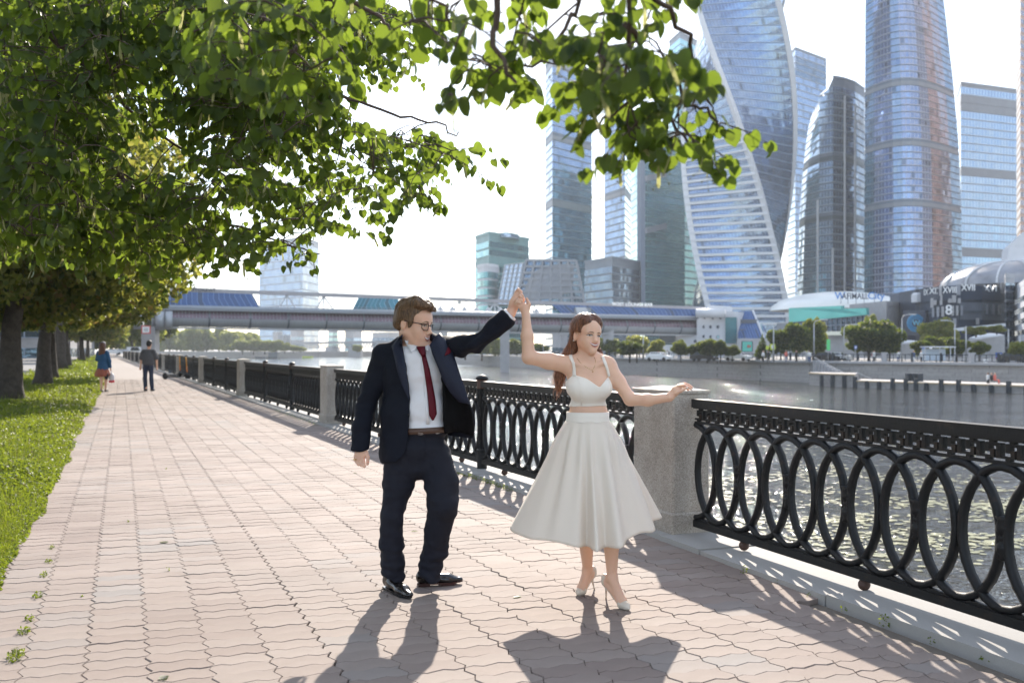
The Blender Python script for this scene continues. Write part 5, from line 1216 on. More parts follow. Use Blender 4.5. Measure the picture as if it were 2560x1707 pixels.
for k in range(4):
    m = MB(); path = []
    for i in range(60): z = GZ + (zt - GZ) * i / 59; p = efp(z)[k * 4]; c = Vector((p[0] - EC[0], p[1] - EC[1], 0)).normalized() * .6; path.append(Vector((p[0], p[1], z)) + c)
    vs = []
    for i, p in enumerate(path):
        q = efp(p.z); a = Vector((*q[k * 4], 0)); d1 = (Vector((*q[(k * 4 + 1) % 16], 0)) - a).normalized(); d2 = (Vector((*q[k * 4 - 1], 0)) - a).normalized(); o_ = -(d1 + d2).normalized() * .9
        zz = Vector((0, 0, p.z)); vs += [a + zz + d2 * 2.1 + o_ * .35, a + zz + o_ * .9, a + zz + d1 * 2.1 + o_ * .35, a + zz + (d1 + d2) * .2]
    fs = []
    for i in range(59):
        for j in range(4): fs.append((i * 4 + j, i * 4 + (j + 1) % 4, i * 4 + 4 + (j + 1) % 4, i * 4 + 4 + j))
    m.add([v - eo for v in vs], fs); m.build('white_rib', M_white, ev)
for k in range(25):   # white floor bands on the lower face between the left and right rib
    y = 812 - k * 18.6; z = zpx(y, 450); q = efp(z)
    for (ka, kb) in ((12, 16), (4, 8)):
        a = Vector((*q[ka], 0)); b = Vector((*q[kb % 16], 0)); d = (b - a).normalized(); nrm = Vector((d.y, -d.x, 0)); c = Vector((*EC, 0))
        if (a - c).dot(nrm) < 0: nrm = -nrm
        m = MB(); hgt = .55 if k < 20 else .4; zz = Vector((0, 0, z)); m.bar(a + nrm * .3 + zz - eo, b + nrm * .3 + zz - eo, .9, hgt * 2); m.build('floor_band', M_white, ev)
tower('slab_tower', 'blue flat topped tower between the twisted tower and curved tower', boxfp((1968, 640), (1988, 620), (2066, 645)), GZ, zpx(128, 625), 4.1, G_blue, M_spand, 1.9, .85, bandz=[(zpx(330, 625), 1.4), (zpx(150, 625), 3)], bandm=G_dark, fmats={0: G_pale})
def lfp(z):
    y = HY - (z - CH) * F / 480; xl = np.interp(y, [207, 222, 240, 270, 300, 400, 540, 740], [2076, 2056, 2040, 2027, 2020, 2008, 1998, 1992]); xr = 2161
    return [XY(xl, 500), XY(min(xl + 14, 2082), 486), XY(2048 if xl < 2040 else xl + 18, 474), XY(2082, 468), XY(2110, 471), XY(2138, 478), XY(xr, 490), XY(xr + 3, 530), XY(xl + 10, 535)]
tower('curved_tower', 'dark blue tower with curved sail shaped left edge', lfp, GZ, zpx(212, 480), 3.5, G_dark, M_spand, 1.7, .8, bandz=[(zpx(405, 480), .9), (zpx(543, 480), .9)], bandm=M_spd, fmats={0: G_mir, 1: G_pale, 2: G_pale, 4: G_mir})
m = MB(); co = bpy.data.objects['curved_tower']; 
for (x, y0) in ((2044, 500), (2082, 620), (2112, 240), (2138, 260)):
    m.tube([Vector(Pt(x, y0, 466 if x < 2100 else 470)) - co.location, Vector(Pt(x, 740, 466 if x < 2100 else 470)) - co.location], .55, 4)
m.build('fin', M_white, co)
def mfp(z):
    y = HY - (z - CH) * F / 430; xr = np.interp(y, [-400, 0, 200, 350, 500, 700], [2310, 2363, 2385, 2397, 2403, 2406]); xl = np.interp(y, [-400, 0, 700], [2172, 2163, 2160])
    n = 10; return [XY(xl + (xr - xl) * i / n, 452 - 30 * math.sin(PI * min(1, (i + 1.5) / (n + 2.5)))) for i in range(n + 1)] + [XY(xr - 10, 475), XY(xl + 10, 480)]
tower('broad_tower', 'broad curved blue glass skyscraper with dark horizontal seams', mfp, GZ, zpx(-200, 440), 2.85, G_fed, M_spand, 1.9, .86, bandz=[(zpx(212, 425), 1), (zpx(362, 425), 1), (zpx(508, 425), 1)], bandm=M_band, cap=False, fmats={7: G_cop, 8: G_cop, 9: G_dark, 0: G_dark, 3: G_mir})
tower('grey_top_tower', 'pale blue grey tower with grey louvre bands right of the broad one', boxfp((2392, 560), (2402, 530), (2542, 545)), GZ, zpx(222, 540), 4.3, G_pale, M_band, 2.2, .9, bandz=[(zpx(252, 540), 4.2 / 2.2), (zpx(432, 540), 1.1), (zpx(628, 540), 1.1)], bandm=M_band)
tower('brown_tower', 'tall tower with pink brown stripes at the right frame edge', boxfp((2541, 430), (2551, 410), (2680, 440)), GZ, zpx(-240, 420), 3.4, G_cop, M_spc, 2, .6, .4, cap=False, fmats={0: M_white})
# low buildings at the foot
def quadroof(root, pts, m_, th=.6, name='roof', uvs=(1, 1)):
    o_ = root.location; m = MB(); m.slab([Vector(p) - o_ for p in pts], th); return m.build(name, m_, root)
def facade_grid(name, label, P4, nx, nz, glass, frame, fw=.5, dep=.5, cat='building', back=14, pane_parts=True):
    """P4: bl, br, tr, tl corners. Panes are parts set behind a real frame grid."""
    bl, br, tr, tl = [Vector(p) for p in P4]; root = empty(name, bl); tag(root, label, cat)
    nrm = (br - bl).cross(tl - bl).normalized()
    if nrm.y > 0: nrm = -nrm
    L_ = lambda s, t_: (bl.lerp(br, s)).lerp(tl.lerp(tr, s), t_) - bl
    m = MB()
    for i in range(nx + 1): m.bar(L_(i / nx, 0) + nrm * .0, L_(i / nx, 1), fw, dep, up=nrm)
    for j in range(nz + 1): m.bar(L_(0, j / nz) - nrm * .03, L_(1, j / nz) - nrm * .03, dep * .9, fw * 1.1, up=(0, 0, 1))
    m.build('frame', frame, root)
    for j in range(nz):
        for i in range(nx):
            q = [L_(i / nx, j / nz) - nrm * .22, L_((i + 1) / nx, j / nz) - nrm * .22, L_((i + 1) / nx, (j + 1) / nz) - nrm * .22, L_(i / nx, (j + 1) / nz) - nrm * .22]
            uv_mesh('pane', [q], [[(i * 3, j * 2), (i * 3 + 3, j * 2), (i * 3 + 3, j * 2 + 2), (i * 3, j * 2 + 2)]], glass, root)
    b = Vector((0, back, 0)); m = MB(); q = [L_(0, 0), L_(1, 0), L_(1, 1), L_(0, 1)]; q = [p - nrm * .35 for p in q]
    m.add(q + [p + b for p in q], [(4, 0, 3, 7), (1, 5, 6, 2), (3, 2, 6, 7), (5, 4, 7, 6), (0, 1, 2, 3)]); m.build('wall', frame, root); return root
facade_grid('gridded_office', 'low office with sloping grey frame grid right of the raised hands', [Pt(1290, 760, 360), Pt(1462, 760, 352), Pt(1441, 652, 352), Pt(1316, 650, 360)], 6, 7, G_dark, M_band, .75, .8)
facade_grid('blue_glass_wing', 'sloping pale blue glass wing behind the raised hands', [Pt(1243, 760, 372), Pt(1300, 762, 362), Pt(1319, 656, 362), Pt(1262, 662, 372)], 5, 9, G_pale, M_white, .15, .3)
tower('rounded_annex', 'small rounded teal annex in front of the teal tower', rbox(1192, 1246, 385, 8), GZ, zpx(668, 380), 3.2, G_teal, M_white, 1.6, .75, cat='office block')
tower('mall_block', 'pale grey windowless mall block beside the teal band', boxfp((2124, 290), (2216, 268), (2259, 280)), GZ, zpx(764, 270), 30, M_conc, M_conc, 4, .99, .1, cat='building')
facade_grid('mall_glazing', 'dark glass mall front under a teal band', [Pt(1972, 832, 285), Pt(2166, 830, 268), Pt(2166, 788, 268), Pt(1972, 806, 285)], 16, 2, G_navy, M_spand, .25, .3)
r = empty('teal_fascia', Pt(1972, 806, 284)); tag(r, 'teal glass fascia band above the dark mall front', 'facade band')
q = [Pt(1972, 806, 284), Pt(2166, 787, 267), Pt(2166, 770, 267), Pt(2104, 772, 272), Pt(2104, 764, 272), Pt(1972, 770, 284)]; m = MB(); m.slab([p - r.location for p in q], 1.5)
M_tealg = mat('teal_glass_band', (0.10, 0.42, 0.40), 0.15, .3, .15, scale=.1); m.build('panel', M_tealg, r)
q = [Pt(1972, 838, 282), Pt(2150, 838, 266), Pt(2150, 828, 266), Pt(1972, 829, 282)]; m = MB(); m.slab([p - r.location for p in q], 1.5); m.build('cream_ledge', mat('cream_ledge', (.78, .76, .62), .6), r)
q = [Pt(1972, 890, 286), Pt(2160, 890, 270), Pt(2160, 838, 270), Pt(1972, 838, 286)]; m = MB(); m.slab([p - r.location for p in q], 3); m.build('lower_wall', M_conc, r)
m = MB(); c = Vector(Pt(2110, 778, 330)); 
def dome(name, label, c, rx, ry, rz, m_, seg=28, rings=8, ribs=None, cat='roof'):
    root = empty(name, c); tag(root, label, cat); vs = []; fs = []
    for i in range(rings + 1):
        a = PI / 2 * i / rings
        for j in range(seg): b = 2 * PI * j / seg; vs.append((rx * math.cos(a) * math.cos(b), ry * math.cos(a) * math.sin(b), rz * math.sin(a)))
    for i in range(rings):
        for j in range(seg): fs.append((i * seg + j, i * seg + (j + 1) % seg, (i + 1) * seg + (j + 1) % seg, (i + 1) * seg + j))
    MB().add(vs, fs).build('shell', m_, root, True)
    if ribs:
        for k in range(ribs):
            b = 2 * PI * k / ribs; MB().tube([(rx * 1.003 * math.cos(a) * math.cos(b), ry * 1.003 * math.cos(a) * math.sin(b), rz * 1.003 * math.sin(a)) for a in [PI / 2 * q / 8 for q in range(9)]], .35, 4).build('roof_rib', M_white, root)
    return root
M_domew = mat('white_roof_membrane', (0.74, 0.76, 0.74), 0.35, .1, .06, scale=.1)
dome('mall_roof', 'long low white curved roof over the mall', Pt(2095, 776, 330), 22, 22, 6.2, M_domew, 30, 6)
M_domeg = glassmat('dome_panels', (0.30, 0.31, 0.34), (0.55, 0.56, 0.58), metal=.3, mx=.1, my=.1, var=.7, wav=.1, rough=.3)
dome('domed_hall', 'grey domed roof with radiating white ribs at the right', Pt(2535, 716, 300), 20.5, 20, 7.5, mat('grey_dome', (0.27, 0.28, 0.31), .35, .4, .25, scale=.25), 32, 8, 14)
r = empty('white_prism', Pt(2500, 668, 330)); tag(r, 'white angular canopy tip above the domed hall', 'canopy'); m = MB(); m.slab([Pt(2500, 668, 330) - r.location, Pt(2505, 628, 332) - r.location, Pt(2545, 590, 334) - r.location, Pt(2575, 640, 334) - r.location, Pt(2575, 672, 330) - r.location], 4); m.build('panel', M_white, r)
# dark building with roman numerals
DB = empty('numeral_building', Pt(2292, 880, 262)); tag(DB, 'dark building with white roman numerals and a large 8', 'building')
arc = [(2272, 280), (2300, 262), (2345, 250), (2400, 246), (2455, 248), (2512, 254)]
def awall(y0, y1, z_off, m_, name, i0=0, i1=5, th=.5, root=DB, sub=6):
    vs = []; fs = []; n = (i1 - i0) * sub
    for k in range(n + 1):
        t_ = i0 + k / sub; i = min(int(t_), i1 - 1); f_ = t_ - i; px = arc[i][0] + (arc[i + 1][0] - arc[i][0]) * f_; Z = arc[i][1] + (arc[i + 1][1] - arc[i][1]) * f_ - z_off
        za, zb = (zpx(y0, 250), zpx(y1, 250)) ; x = xpx(px, Z)
        vs += [(x, Z, za), (x, Z, zb), (x, Z + th, zb), (x, Z + th, za)]
    for k in range(n):
        a = k * 4
        for j in range(4): fs.append((a + j, a + 4 + j, a + 4 + (j + 1) % 4, a + (j + 1) % 4))
    fs += [(0, 1, 2, 3), tuple(n * 4 + j for j in (3, 2, 1, 0))]
    m = MB(); m.add([Vector(v) - root.location for v in vs], fs); return m.build(name, m_, root)
awall(890, 716, 0, M_navyw, 'wall', th=14); awall(752, 722, 1.0, M_navyw, 'numeral_band', 1, 5, .9)
awall(800, 757, .4, M_greyp, 'lower_band', 3, 5, .5); awall(782, 778, .8, M_spd, 'ledge', 1, 5, .8)
rd = random.Random(5)
def arcp(px, y, zo):
    for i in range(5):
        if arc[i][0] <= px <= arc[i + 1][0]: f_ = (px - arc[i][0]) / (arc[i + 1][0] - arc[i][0]); Z = arc[i][1] + (arc[i + 1][1] - arc[i][1]) * f_; break
    else: Z = 254
    return Vector((xpx(px, Z - zo), Z - zo, zpx(y, 250)))
for (x, w_, y0, y1) in ((2331, 5, 768, 744), (2339, 5, 762, 750), (2354, 4, 763, 738), (2376, 7, 758, 748), (2386, 9, 758, 740), (2399, 6, 760, 748), (2334, 3, 792, 769), (2346, 4, 792, 768), (2358, 5, 792, 767), (2383, 4, 790, 766), (2394, 4, 790, 766), (2405, 5, 790, 766), (2468, 5, 786, 761), (2484, 6, 786, 761), (2500, 5, 786, 761), (2352, 5, 716 + 24, 716), (2397, 9, 740, 714), (2362, 4, 818, 797), (2388, 6, 818, 797), (2445, 6, 812, 796), (2506, 6, 732, 705)):
    a, b = arcp(x - w_ / 2, y0, 1.25), arcp(x + w_ / 2, y0, 1.25); h = zpx(y1, 250) - zpx(y0, 250); m = MB()
    m.hexa([a - DB.location, b - DB.location, b + Vector((0, .6, 0)) - DB.location, a + Vector((0, .6, 0)) - DB.location] + [p + Vector((0, 0, h)) - DB.location for p in (a, b, b + Vector((0, .6, 0)), a + Vector((0, .6, 0)))]); m.build('pale_panel', M_band if rd.random() < .5 else M_conc, DB)
def text3(s_, size, m_, parent, loc, rz=0.0, ext=.08, name='lettering', sx=1.0, align='CENTER'):
    cu = bpy.data.curves.new(name, 'FONT'); cu.body = s_; cu.size = size; cu.extrude = ext; cu.align_x = align; cu.align_y = 'CENTER'; cu.resolution_u = 2; cu.offset = size * .012; cu.materials.append(m_)
    o = bpy.data.objects.new(name, cu); col.objects.link(o); dg = bpy.context.evaluated_depsgraph_get(); me = bpy.data.meshes.new_from_object(o.evaluated_get(dg)); bpy.data.objects.remove(o); bpy.data.curves.remove(cu)
    o = mobj(name, me, parent); o.location = Vector(loc) - (parent.location if parent else Vector()); o.rotation_euler = (R(90), 0, rz); o.scale = (sx, 1, 1); return o
M_letter = mat('white_lettering', (0.8, 0.8, 0.8), .5, var=.02); M_bluel = mat('blue_lettering', (0.05, 0.22, 0.60), .5, var=.02); M_darkl = mat('dark_lettering', (0.06, 0.07, 0.10), .5, var=.02)
for s_, px, sx, rz in (('IX', 2315, .55, -.5), ('XIX', 2339, .8, -.35), ('XVIII', 2375, .72, -.22), ('XVII', 2421, .85, -.05), ('XVI', 2476, 1.0, .05)): text3(s_, 2.2, M_letter, DB, arcp(px, 723 if px > 2400 else 728, 2.1), rz, .12, sx=sx)
text3('8', 3.5, M_letter, DB, arcp(2372, 777, 1.6), -.2, .1)
tag_o = empty('emblem_panel', Pt(2285, 808, 258)); tag(tag_o, 'navy wall panel with round blue ornament ring and W', 'sign')
m = MB(); q = [Pt(2258, 838, 262), Pt(2313, 838, 256), Pt(2313, 776, 256), Pt(2258, 776, 262)]; m.slab([p - tag_o.location for p in q], 1.0); m.build('panel', M_navyw, tag_o)
M_em = mat('blue_ornament', (0.03, 0.22, 0.42), .5, var=.1)
for rad, w_ in ((2.05, .28), (1.72, .12), (1.40, .10), (1.12, .14)):
    m = MB(); m.tube([(rad * math.cos(a), -1.2, rad * math.sin(a)) for a in [2 * PI * k / 32 for k in range(33)]], w_, 5); m.build('ornament_ring', M_em, tag_o)
m = MB()
for k in range(24): a = 2 * PI * k / 24; m.bar((1.12 * math.cos(a), -1.2, 1.12 * math.sin(a)), (2.0 * math.cos(a + .35), -1.2, 2.0 * math.sin(a + .35)), .12); m.bar((1.12 * math.cos(a), -1.2, 1.12 * math.sin(a)), (2.0 * math.cos(a - .35), -1.2, 2.0 * math.sin(a - .35)), .12)
m.build('ornament_lattice', M_em, tag_o); text3('W', 1.8, mat('light_blue', (.12, .45, .62), .5), tag_o, tag_o.location + Vector((0, -1.4, 0)), 0, .1)
r = empty('roof_sign', Pt(2150, 740, 300)); tag(r, 'roof lettering with a blue W on the white mall roof', 'sign')
text3('W', 3.0, M_bluel, r, Pt(2100, 740, 303), 0, .1); text3('AFIMALL', 2.6, M_darkl, r, Pt(2138, 741, 303), 0, .1, sx=.82); text3('City', 3.0, M_bluel, r, Pt(2190, 740, 303), -.05, .1)
for px in (2102, 2120, 2140, 2160, 2186): MB().bar(Vector(Pt(px, 760, 303.4)) - r.location, Vector(Pt(px, 735, 303.4)) - r.location, .15).build('strut', M_band, r)
r = empty('white_capsule', Pt(2300, 745, 262)); tag(r, 'white rounded box projecting beside the roman numerals', 'roof unit'); m = MB(); m.bbox(-1.9, -1.5, -1.1, 1.3, 1.5, 1.4, .5); m.build('shell', M_white, r, False)
tower('glass_stair_tower', 'narrow blue glass stair tower right of the numerals', boxfp((2511, 248), (2514, 240), (2537, 244)), GZ, zpx(697, 243), 2.3, G_dark, M_band, 2.2, .8, .2, cat='tower')
tower('white_office', 'white office with window strips at the right frame edge', boxfp((2534, 250), (2562, 222), (2600, 240)), GZ, zpx(714, 226), 2.55, G_dark, M_white, 2.2, .5, .12, cat='office block')
for (x0, x1, y0, y1, Z, lab) in ((2228, 2300, 848, 860, 215, 'white canopy over the passage below the emblem'), (2420, 2512, 828, 848, 212, 'long white leaf shaped canopy under the numeral building')):
    r = empty('white_canopy', Pt(x0, y1, Z)); tag(r, lab, 'canopy', 'white riverside canopies'); n = 10; vs = []
    for i in range(n + 1):
        t_ = i / n; w_ = math.sin(PI * t_) * (y1 - y0) * .5; x = x0 + (x1 - x0) * t_; yc = y1 + (y0 - y1) * (t_ ** .7) * .5 - 1
        for (yy, dz) in ((yc - w_ * .5, -1), (yc + w_ * .35, -2), (yc + w_ * .2, 4), (yc - w_ * .8, 4)): vs.append(Vector(Pt(x, yy, Z + dz)) - r.location)
    fs = [(i * 4 + j, i * 4 + 4 + j, i * 4 + 4 + (j + 1) % 4, i * 4 + (j + 1) % 4) for i in range(n) for j in range(4)]; MB().add(vs, fs).build('shell', M_white, r, True)
    q = [Pt(x0 + 8, 893, Z + 6), Pt(x1, 893, Z + 6), Pt(x1, (y0 + y1) / 2, Z + 6), Pt(x0 + 8, y1 + 3, Z + 6)]; m = MB(); m.slab([p - r.location for p in q], 4); m.build('wall', M_conc, r)
r = empty('walkway_bridge', Pt(2380, 825, 228)); tag(r, 'pale elevated walkway beam below the numeral building', 'walkway'); MB().bar((0, 0, 0), Vector(Pt(2512, 812, 226)) - r.location, 1.2, .7).build('beam', M_white, r)
# background blocks far left behind the bridge
for i, (x0, x1, yt, Z, lab) in enumerate(((682, 706, 834, 640, 'pale small block beyond the trees under the bridge'), (726, 760, 828, 700, 'grey block with fins under the bridge at left'), (820, 845, 822, 760, 'far hazy teal block above the rail bridge'), (862, 905, 830, 760, 'far pale warehouse above the rail bridge'), (930, 1010, 834, 740, 'far long low block above the rail bridge'), (1040, 1120, 828, 620, 'hazy blue grey blocks behind the suited man\'s arm'), (1210, 1275, 830, 420, 'low blue glass block under the bridge by the forearm'), (1380, 1420, 838, 330, 'low dark block behind the woman\'s hair'))):
    tower('background_block', lab, boxfp((x0, Z + 12), ((x0 + x1) / 2, Z), (x1, Z + 10)), GZ, zpx(yt, Z), 4, [G_pale, G_dark, G_teal][i % 3], M_conc, 3, .6, .3, cat='building', group='hazy blocks beyond the bridge')
# silos under the bridge
r = empty('concrete_silos', Pt(699, 868, 600)); tag(r, 'row of pale concrete silo columns beyond the tree row', 'silos')
for k in range(4): m = MB(); m.tube([(k * 1.9, 0, 0), (k * 1.9, 0, 7.5)], 1.0, 10); m.build('silo', M_conc, r, True)

# ---------------- the covered footbridge
BL, BR = Vector((*XY(395, 190), 0)), Vector((*XY(1742, 240), 0)); BU = (BR - BL).normalized(); BN = Vector((BU.y, -BU.x, 0)); BLEN = (BR - BL).length
br = empty('covered_footbridge', (BL.x, BL.y, 0)); tag(br, 'long covered tube footbridge with blue glass roofs across the river', 'bridge')
def bz(f_, a, b): return a + (b - a) * f_
def bpt(px, zl, zr, off=0.0):   # point on the bridge line under a photo column
    r_ = (px - 1280) / F; s_ = (r_ * BL.y - BL.x) / (BU.x - r_ * BU.y); f_ = s_ / BLEN; return BL + BU * s_ + BN * off + Vector((0, 0, bz(f_, zl, zr))) - br.location
M_tubeg = mat('tube_tinted_glass', (0.15, 0.10, 0.13), .18, .25, .35, scale=.35); M_tubes = mat('tube_silver_cladding', (0.33, 0.35, 0.38), .5, .2, .08, scale=.5)
ZC = (7.5, 6.6); RT = 1.73
def half_tube(a0, a1, m_, name, r_=RT, x0=380, x1=1748, seg=60, n=9):
    m = MB(); vs = []
    for i in range(seg + 1):
        f_ = (x0 + (x1 - x0) * i / seg); c = bpt(f_, *ZC)
        for j in range(n + 1): a = a0 + (a1 - a0) * j / n; vs.append(c + BN * (r_ * math.cos(a)) + Vector((0, 0, r_ * math.sin(a))))
    m.add(vs, [(i * (n + 1) + j, (i + 1) * (n + 1) + j, (i + 1) * (n + 1) + j + 1, i * (n + 1) + j + 1) for i in range(seg) for j in range(n)]); return m.build(name, m_, br, True)
half_tube(R(-4), R(184), M_tubeg, 'tinted_tube'); half_tube(R(-176), R(-4), M_tubes, 'silver_tube')
m = MB(); ln = []
def hoop(m, px, r_, w_, a0=-176, a1=184, n=12):
    c = bpt(px, *ZC)
    for j in range(n):
        aa, ab = R(a0 + (a1 - a0) * j / n), R(a0 + (a1 - a0) * (j + 1) / n)
        P_ = lambda a, s_, rr: c + BU * s_ + BN * (rr * math.cos(a)) + Vector((0, 0, rr * math.sin(a)))
        m.add([P_(aa, -w_ / 2, r_), P_(ab, -w_ / 2, r_), P_(ab, w_ / 2, r_), P_(aa, w_ / 2, r_)], [(0, 1, 2, 3)])
x = 384.0
while x < 1745: hoop(m, x, RT + .03, .09); x += 8.7
tag(m.build('tube_hoops', M_band, br), kind='stuff')
for x in (420, 521, 623, 718, 812, 905, 1000, 1096, 1190, 1290, 1395, 1500, 1560, 1628, 1694): m = MB(); hoop(m, x, RT + .07, .35); m.build('ring_joint', M_spd, br)
def rail(name, zl, zr, w_, h_, m_, x0=380, x1=1760, off=0.0, rnd_=False):
    m = MB(); a, b = bpt(x0, zl, zr, off), bpt(x1, zl, zr, off)
    (m.tube([a, b], w_ / 2, 10) if rnd_ else m.bar(a, b, w_, h_)); return m.build(name, m_, br, rnd_)
rail('handrail_pipe', 9.45, 8.85, .85, 0, M_steelp, off=1.2, rnd_=True); rail('deck', 9.0, 8.5, 4.5, .3, M_band); rail('top_chord', 12.9, 11.25, 1.0, .75, mat('chord_lilac_grey', (.36, .35, .38), .6, var=.12, scale=.4), x0=400, off=.3)
rail('keel_strip', 5.55, 4.75, 2.2, .35, M_conc, off=.2)
def bquad(name, m_, pts, th=.3, off=.9, uvn=1.0):
    """pts: (px, z) corners, bottom-left ccw"""
    q = []
    for px, k in pts: zl, zr = {0: (9.3, 8.7), 1: (12.5, 10.95)}[k]; q.append(bpt(px, zl, zr, off + (0 if k else .5)))
    L_ = (q[1] - q[0]).length; o = uv_mesh(name, [q, [p + BN * -.3 for p in q[::-1]]], [[(0, 0), (L_ / 1.1, 0), (L_ / 1.1, 1), (0, 1)]] * 2, m_, br); return o
bquad('blue_glazing', G_roof, [(395, 0), (650, 0), (629, 1), (395, 1)]); bquad('teal_glazing', G_rteal, [(875, 0), (1005, 0), (992, 1), (894, 1)]); bquad('blue_glazing', G_roof, [(1405, 0), (1752, 0), (1744, 1), (1376, 1)])
for ap, feet in ((716, (693, 716, 742)), (808, (787, 808, 835)), (1050, (1030, 1050, 1075)), (1147, (1128, 1147, 1170)), (1235, (1215, 1235, 1258)), (1330, (1310, 1330, 1350))):
    for f_ in feet: MB().tube([bpt(ap, 12.6, 11.0, .3), bpt(f_, 9.3, 8.7, .6)], .16, 6).build('truss_strut', M_white, br)
m = MB()
for x in range(660, 1370, 14): m.bar(bpt(x, 9.5, 8.9, 1.8), bpt(x, 10.2, 9.6, 1.8), .06)
m.bar(bpt(655, 10.2, 9.6, 1.8), bpt(1370, 10.2, 9.6, 1.8), .07); m.build('side_rail', M_band, br)
for x in range(1040, 1370, 30): c = bpt(x, 9.4, 8.8, .2); MB().lathe([(1.0, 0), (.8, .7), (.15, 1.5), (.02, 1.6)], 8, c).build('skylight', M_white, br)
c = bpt(1448, 8.9, 8.3, 1.6); m = MB(); m.box(c.x - 1.9, c.y - .6, c.z - 1, c.x + 1.9, c.y + 1.5, c.z + 2.3); m.build('stair_box', M_band, br); m = MB(); m.hexa([c + Vector(v) for v in ((-1.2, -.75, .9), (2.1, -.75, .3), (2.1, -.6, .3), (-1.2, -.6, .9), (-1.7, -.75, 2.4), (.6, -.75, 2.4), (.6, -.6, 2.4), (-1.7, -.6, 2.4))]); m.build('stair_roof', M_white, br)
text3('MOST LOUNGE BAR', 1.2, mat('sign_letter_white', (.95, .95, .95), .5, var=0), None, bpt(1575, 13.1, 11.5, 1.2) + br.location, math.atan2(BU.y, BU.x), .06).parent = br; br.children[-1]; 
for o in br.children:
    if o.name.startswith('lettering'): o.location = o.location - br.location
o = text3('ФOTOKРAT', 1.0, M_darkl, None, bpt(500, 13.0, 11.35, 1.0) + br.location, math.atan2(BU.y, BU.x), .06, 'dark_lettering'); o.parent = br; o.location = o.location - br.location
# piers
for (px, w_, lab) in ((376, 1.3, 0), (1520, 1.2, 1), (1262, 1.0, 1)):
    c = bpt(px, 0, 0); m = MB(); m.box(c.x - w_, c.y - 1.2, WZ - .5, c.x + w_, c.y + 1.2, 6.0 if px > 400 else 5.6); m.build('pier', M_conc, br)
for k, (dx, rr, ww) in enumerate(((-3.4, 1.75, 1.6), (.9, 1.9, 1.5), (2.6, 1.8, 1.2))):
    c = bpt(384, 6.9, 6.6); MB().tube([c + Vector((dx, -1, 0)), c + Vector((dx + ww, -.6, 0))], rr, 14).build('tube_end_ring', M_steelp, br, True)
sg = empty('navigation_sign', Pt(365, 824, 185)); tag(sg, 'white square navigation sign with red border on the left bridge pier', 'sign'); MB().box(-.85, -.05, -.75, .85, .05, .75).build('border', mat('sign_red', (.6, .06, .05), .5, var=0), sg); MB().box(-.66, -.08, -.58, .66, -.04, .58).build('board', mat('sign_white', (.8, .8, .8), .5, var=0), sg); text3('12', .7, M_darkl, sg, sg.location + Vector((0, -.1, 0)), 0, .01, sx=1.0)
# portal building at the right end
def xyz(px, py, Z): return Vector(Pt(px, py, Z))
pb_ = empty('bridge_portal', xyz(1742, 880, 238)); tag(pb_, 'white bridge portal building with round porthole windows and teal glass strip', 'building'); off = pb_.location
def pslab(name, pts, m_, th=.6): m = MB(); m.slab([xyz(*p) - off for p in pts], th); return m.build(name, m_, pb_)
pslab('wall', [(1742, 893, 237), (1844, 893, 232), (1844, 779, 232), (1742, 779, 237)], M_white, 14)
m = MB(); m.tube([xyz(1741, 783, 234) - off, xyz(1812, 783, 231.5) - off], 1.1, 10); m.build('rounded_eave', M_white, pb_, True)
for (px, py) in ((1745, 793), (1762, 793), (1782, 794), (1801, 794), (1760, 817), (1777, 817), (1795, 817), (1760, 841), (1777, 842), (1795, 842), (1738, 853)):
    Z = np.interp(px, [1742, 1844], [237.2, 232]) - .25; c = xyz(px, py, Z) - off; q = Matrix.Rotation(R(90), 3, 'X'); vs = [c + Vector((.36 * math.cos(a), .0, .36 * math.sin(a))) for a in [2 * PI * k / 14 for k in range(14)]]
    w_ = MB(); w_.add(vs + [v + Vector((0, .2, 0)) for v in vs], [tuple(range(14))[::-1]] + [(k, (k + 1) % 14, 14 + (k + 1) % 14, 14 + k) for k in range(14)]); f_ = w_.build('porthole', M_navyw if px != 1795 or py < 830 else G_tealp, pb_)
    MB().tube([v - Vector((0, .02, 0)) for v in vs + vs[:1]], .06, 4).build('porthole_rim', M_band, pb_)
pslab('teal_strip', [(1814, 858, 233), (1842, 858, 231.6), (1842, 793, 231.6), (1814, 793, 233)], G_rteal.copy() if False else mat('teal_dark_glass', (0.02, 0.12, 0.17), .12, .3, .3, scale=.4), -.25)
def gslab(name, pts, m_, nu, nv=1):
    q = [xyz(*p) - off for p in pts]; return uv_mesh(name, [q], [[(0, 0), (nu, 0), (nu, nv), (0, nv)]], m_, pb_)
gslab('blue_slope', [(1845, 846, 231), (1908, 846, 228), (1882, 778, 236), (1845, 778, 237)], G_roof, 9, 3); gslab('blue_slope', [(1910, 846, 228), (1926, 846, 234), (1905, 808, 240), (1897, 808, 233)], G_roof, 3, 2)
MB().bar(xyz(1882, 776, 236) - off, xyz(1911, 848, 227.5) - off, .35).build('ridge_beam', M_white, pb_)
for y in (803, 828): MB().bar(xyz(1845, y, 232 + (846 - y) * .05) - off, xyz(1893 + (y - 803) * .5, y, 230 + (846 - y) * .06) - off, .15, .9).build('dark_strip', M_greyp, pb_)
pslab('plinth', [(1842, 893, 229), (1930, 893, 227), (1930, 846, 227), (1842, 846, 229)], M_conc, 5)
pslab('side_wing', [(1690, 868, 240), (1742, 868, 238), (1742, 838, 238), (1690, 838, 240)], M_white, 5); pslab('dark_recess', [(1648, 858, 240), (1688, 858, 239), (1688, 840, 239), (1648, 840, 240)], M_spd, 2); pslab('pier_block', [(1665, 895, 238), (1686, 895, 238), (1688, 862, 238), (1660, 862, 238)], M_white, 3)
pslab('roof_truss', [(1770, 778, 236), (1832, 778, 236), (1829, 766, 236), (1770, 763, 236)], M_white, 1)
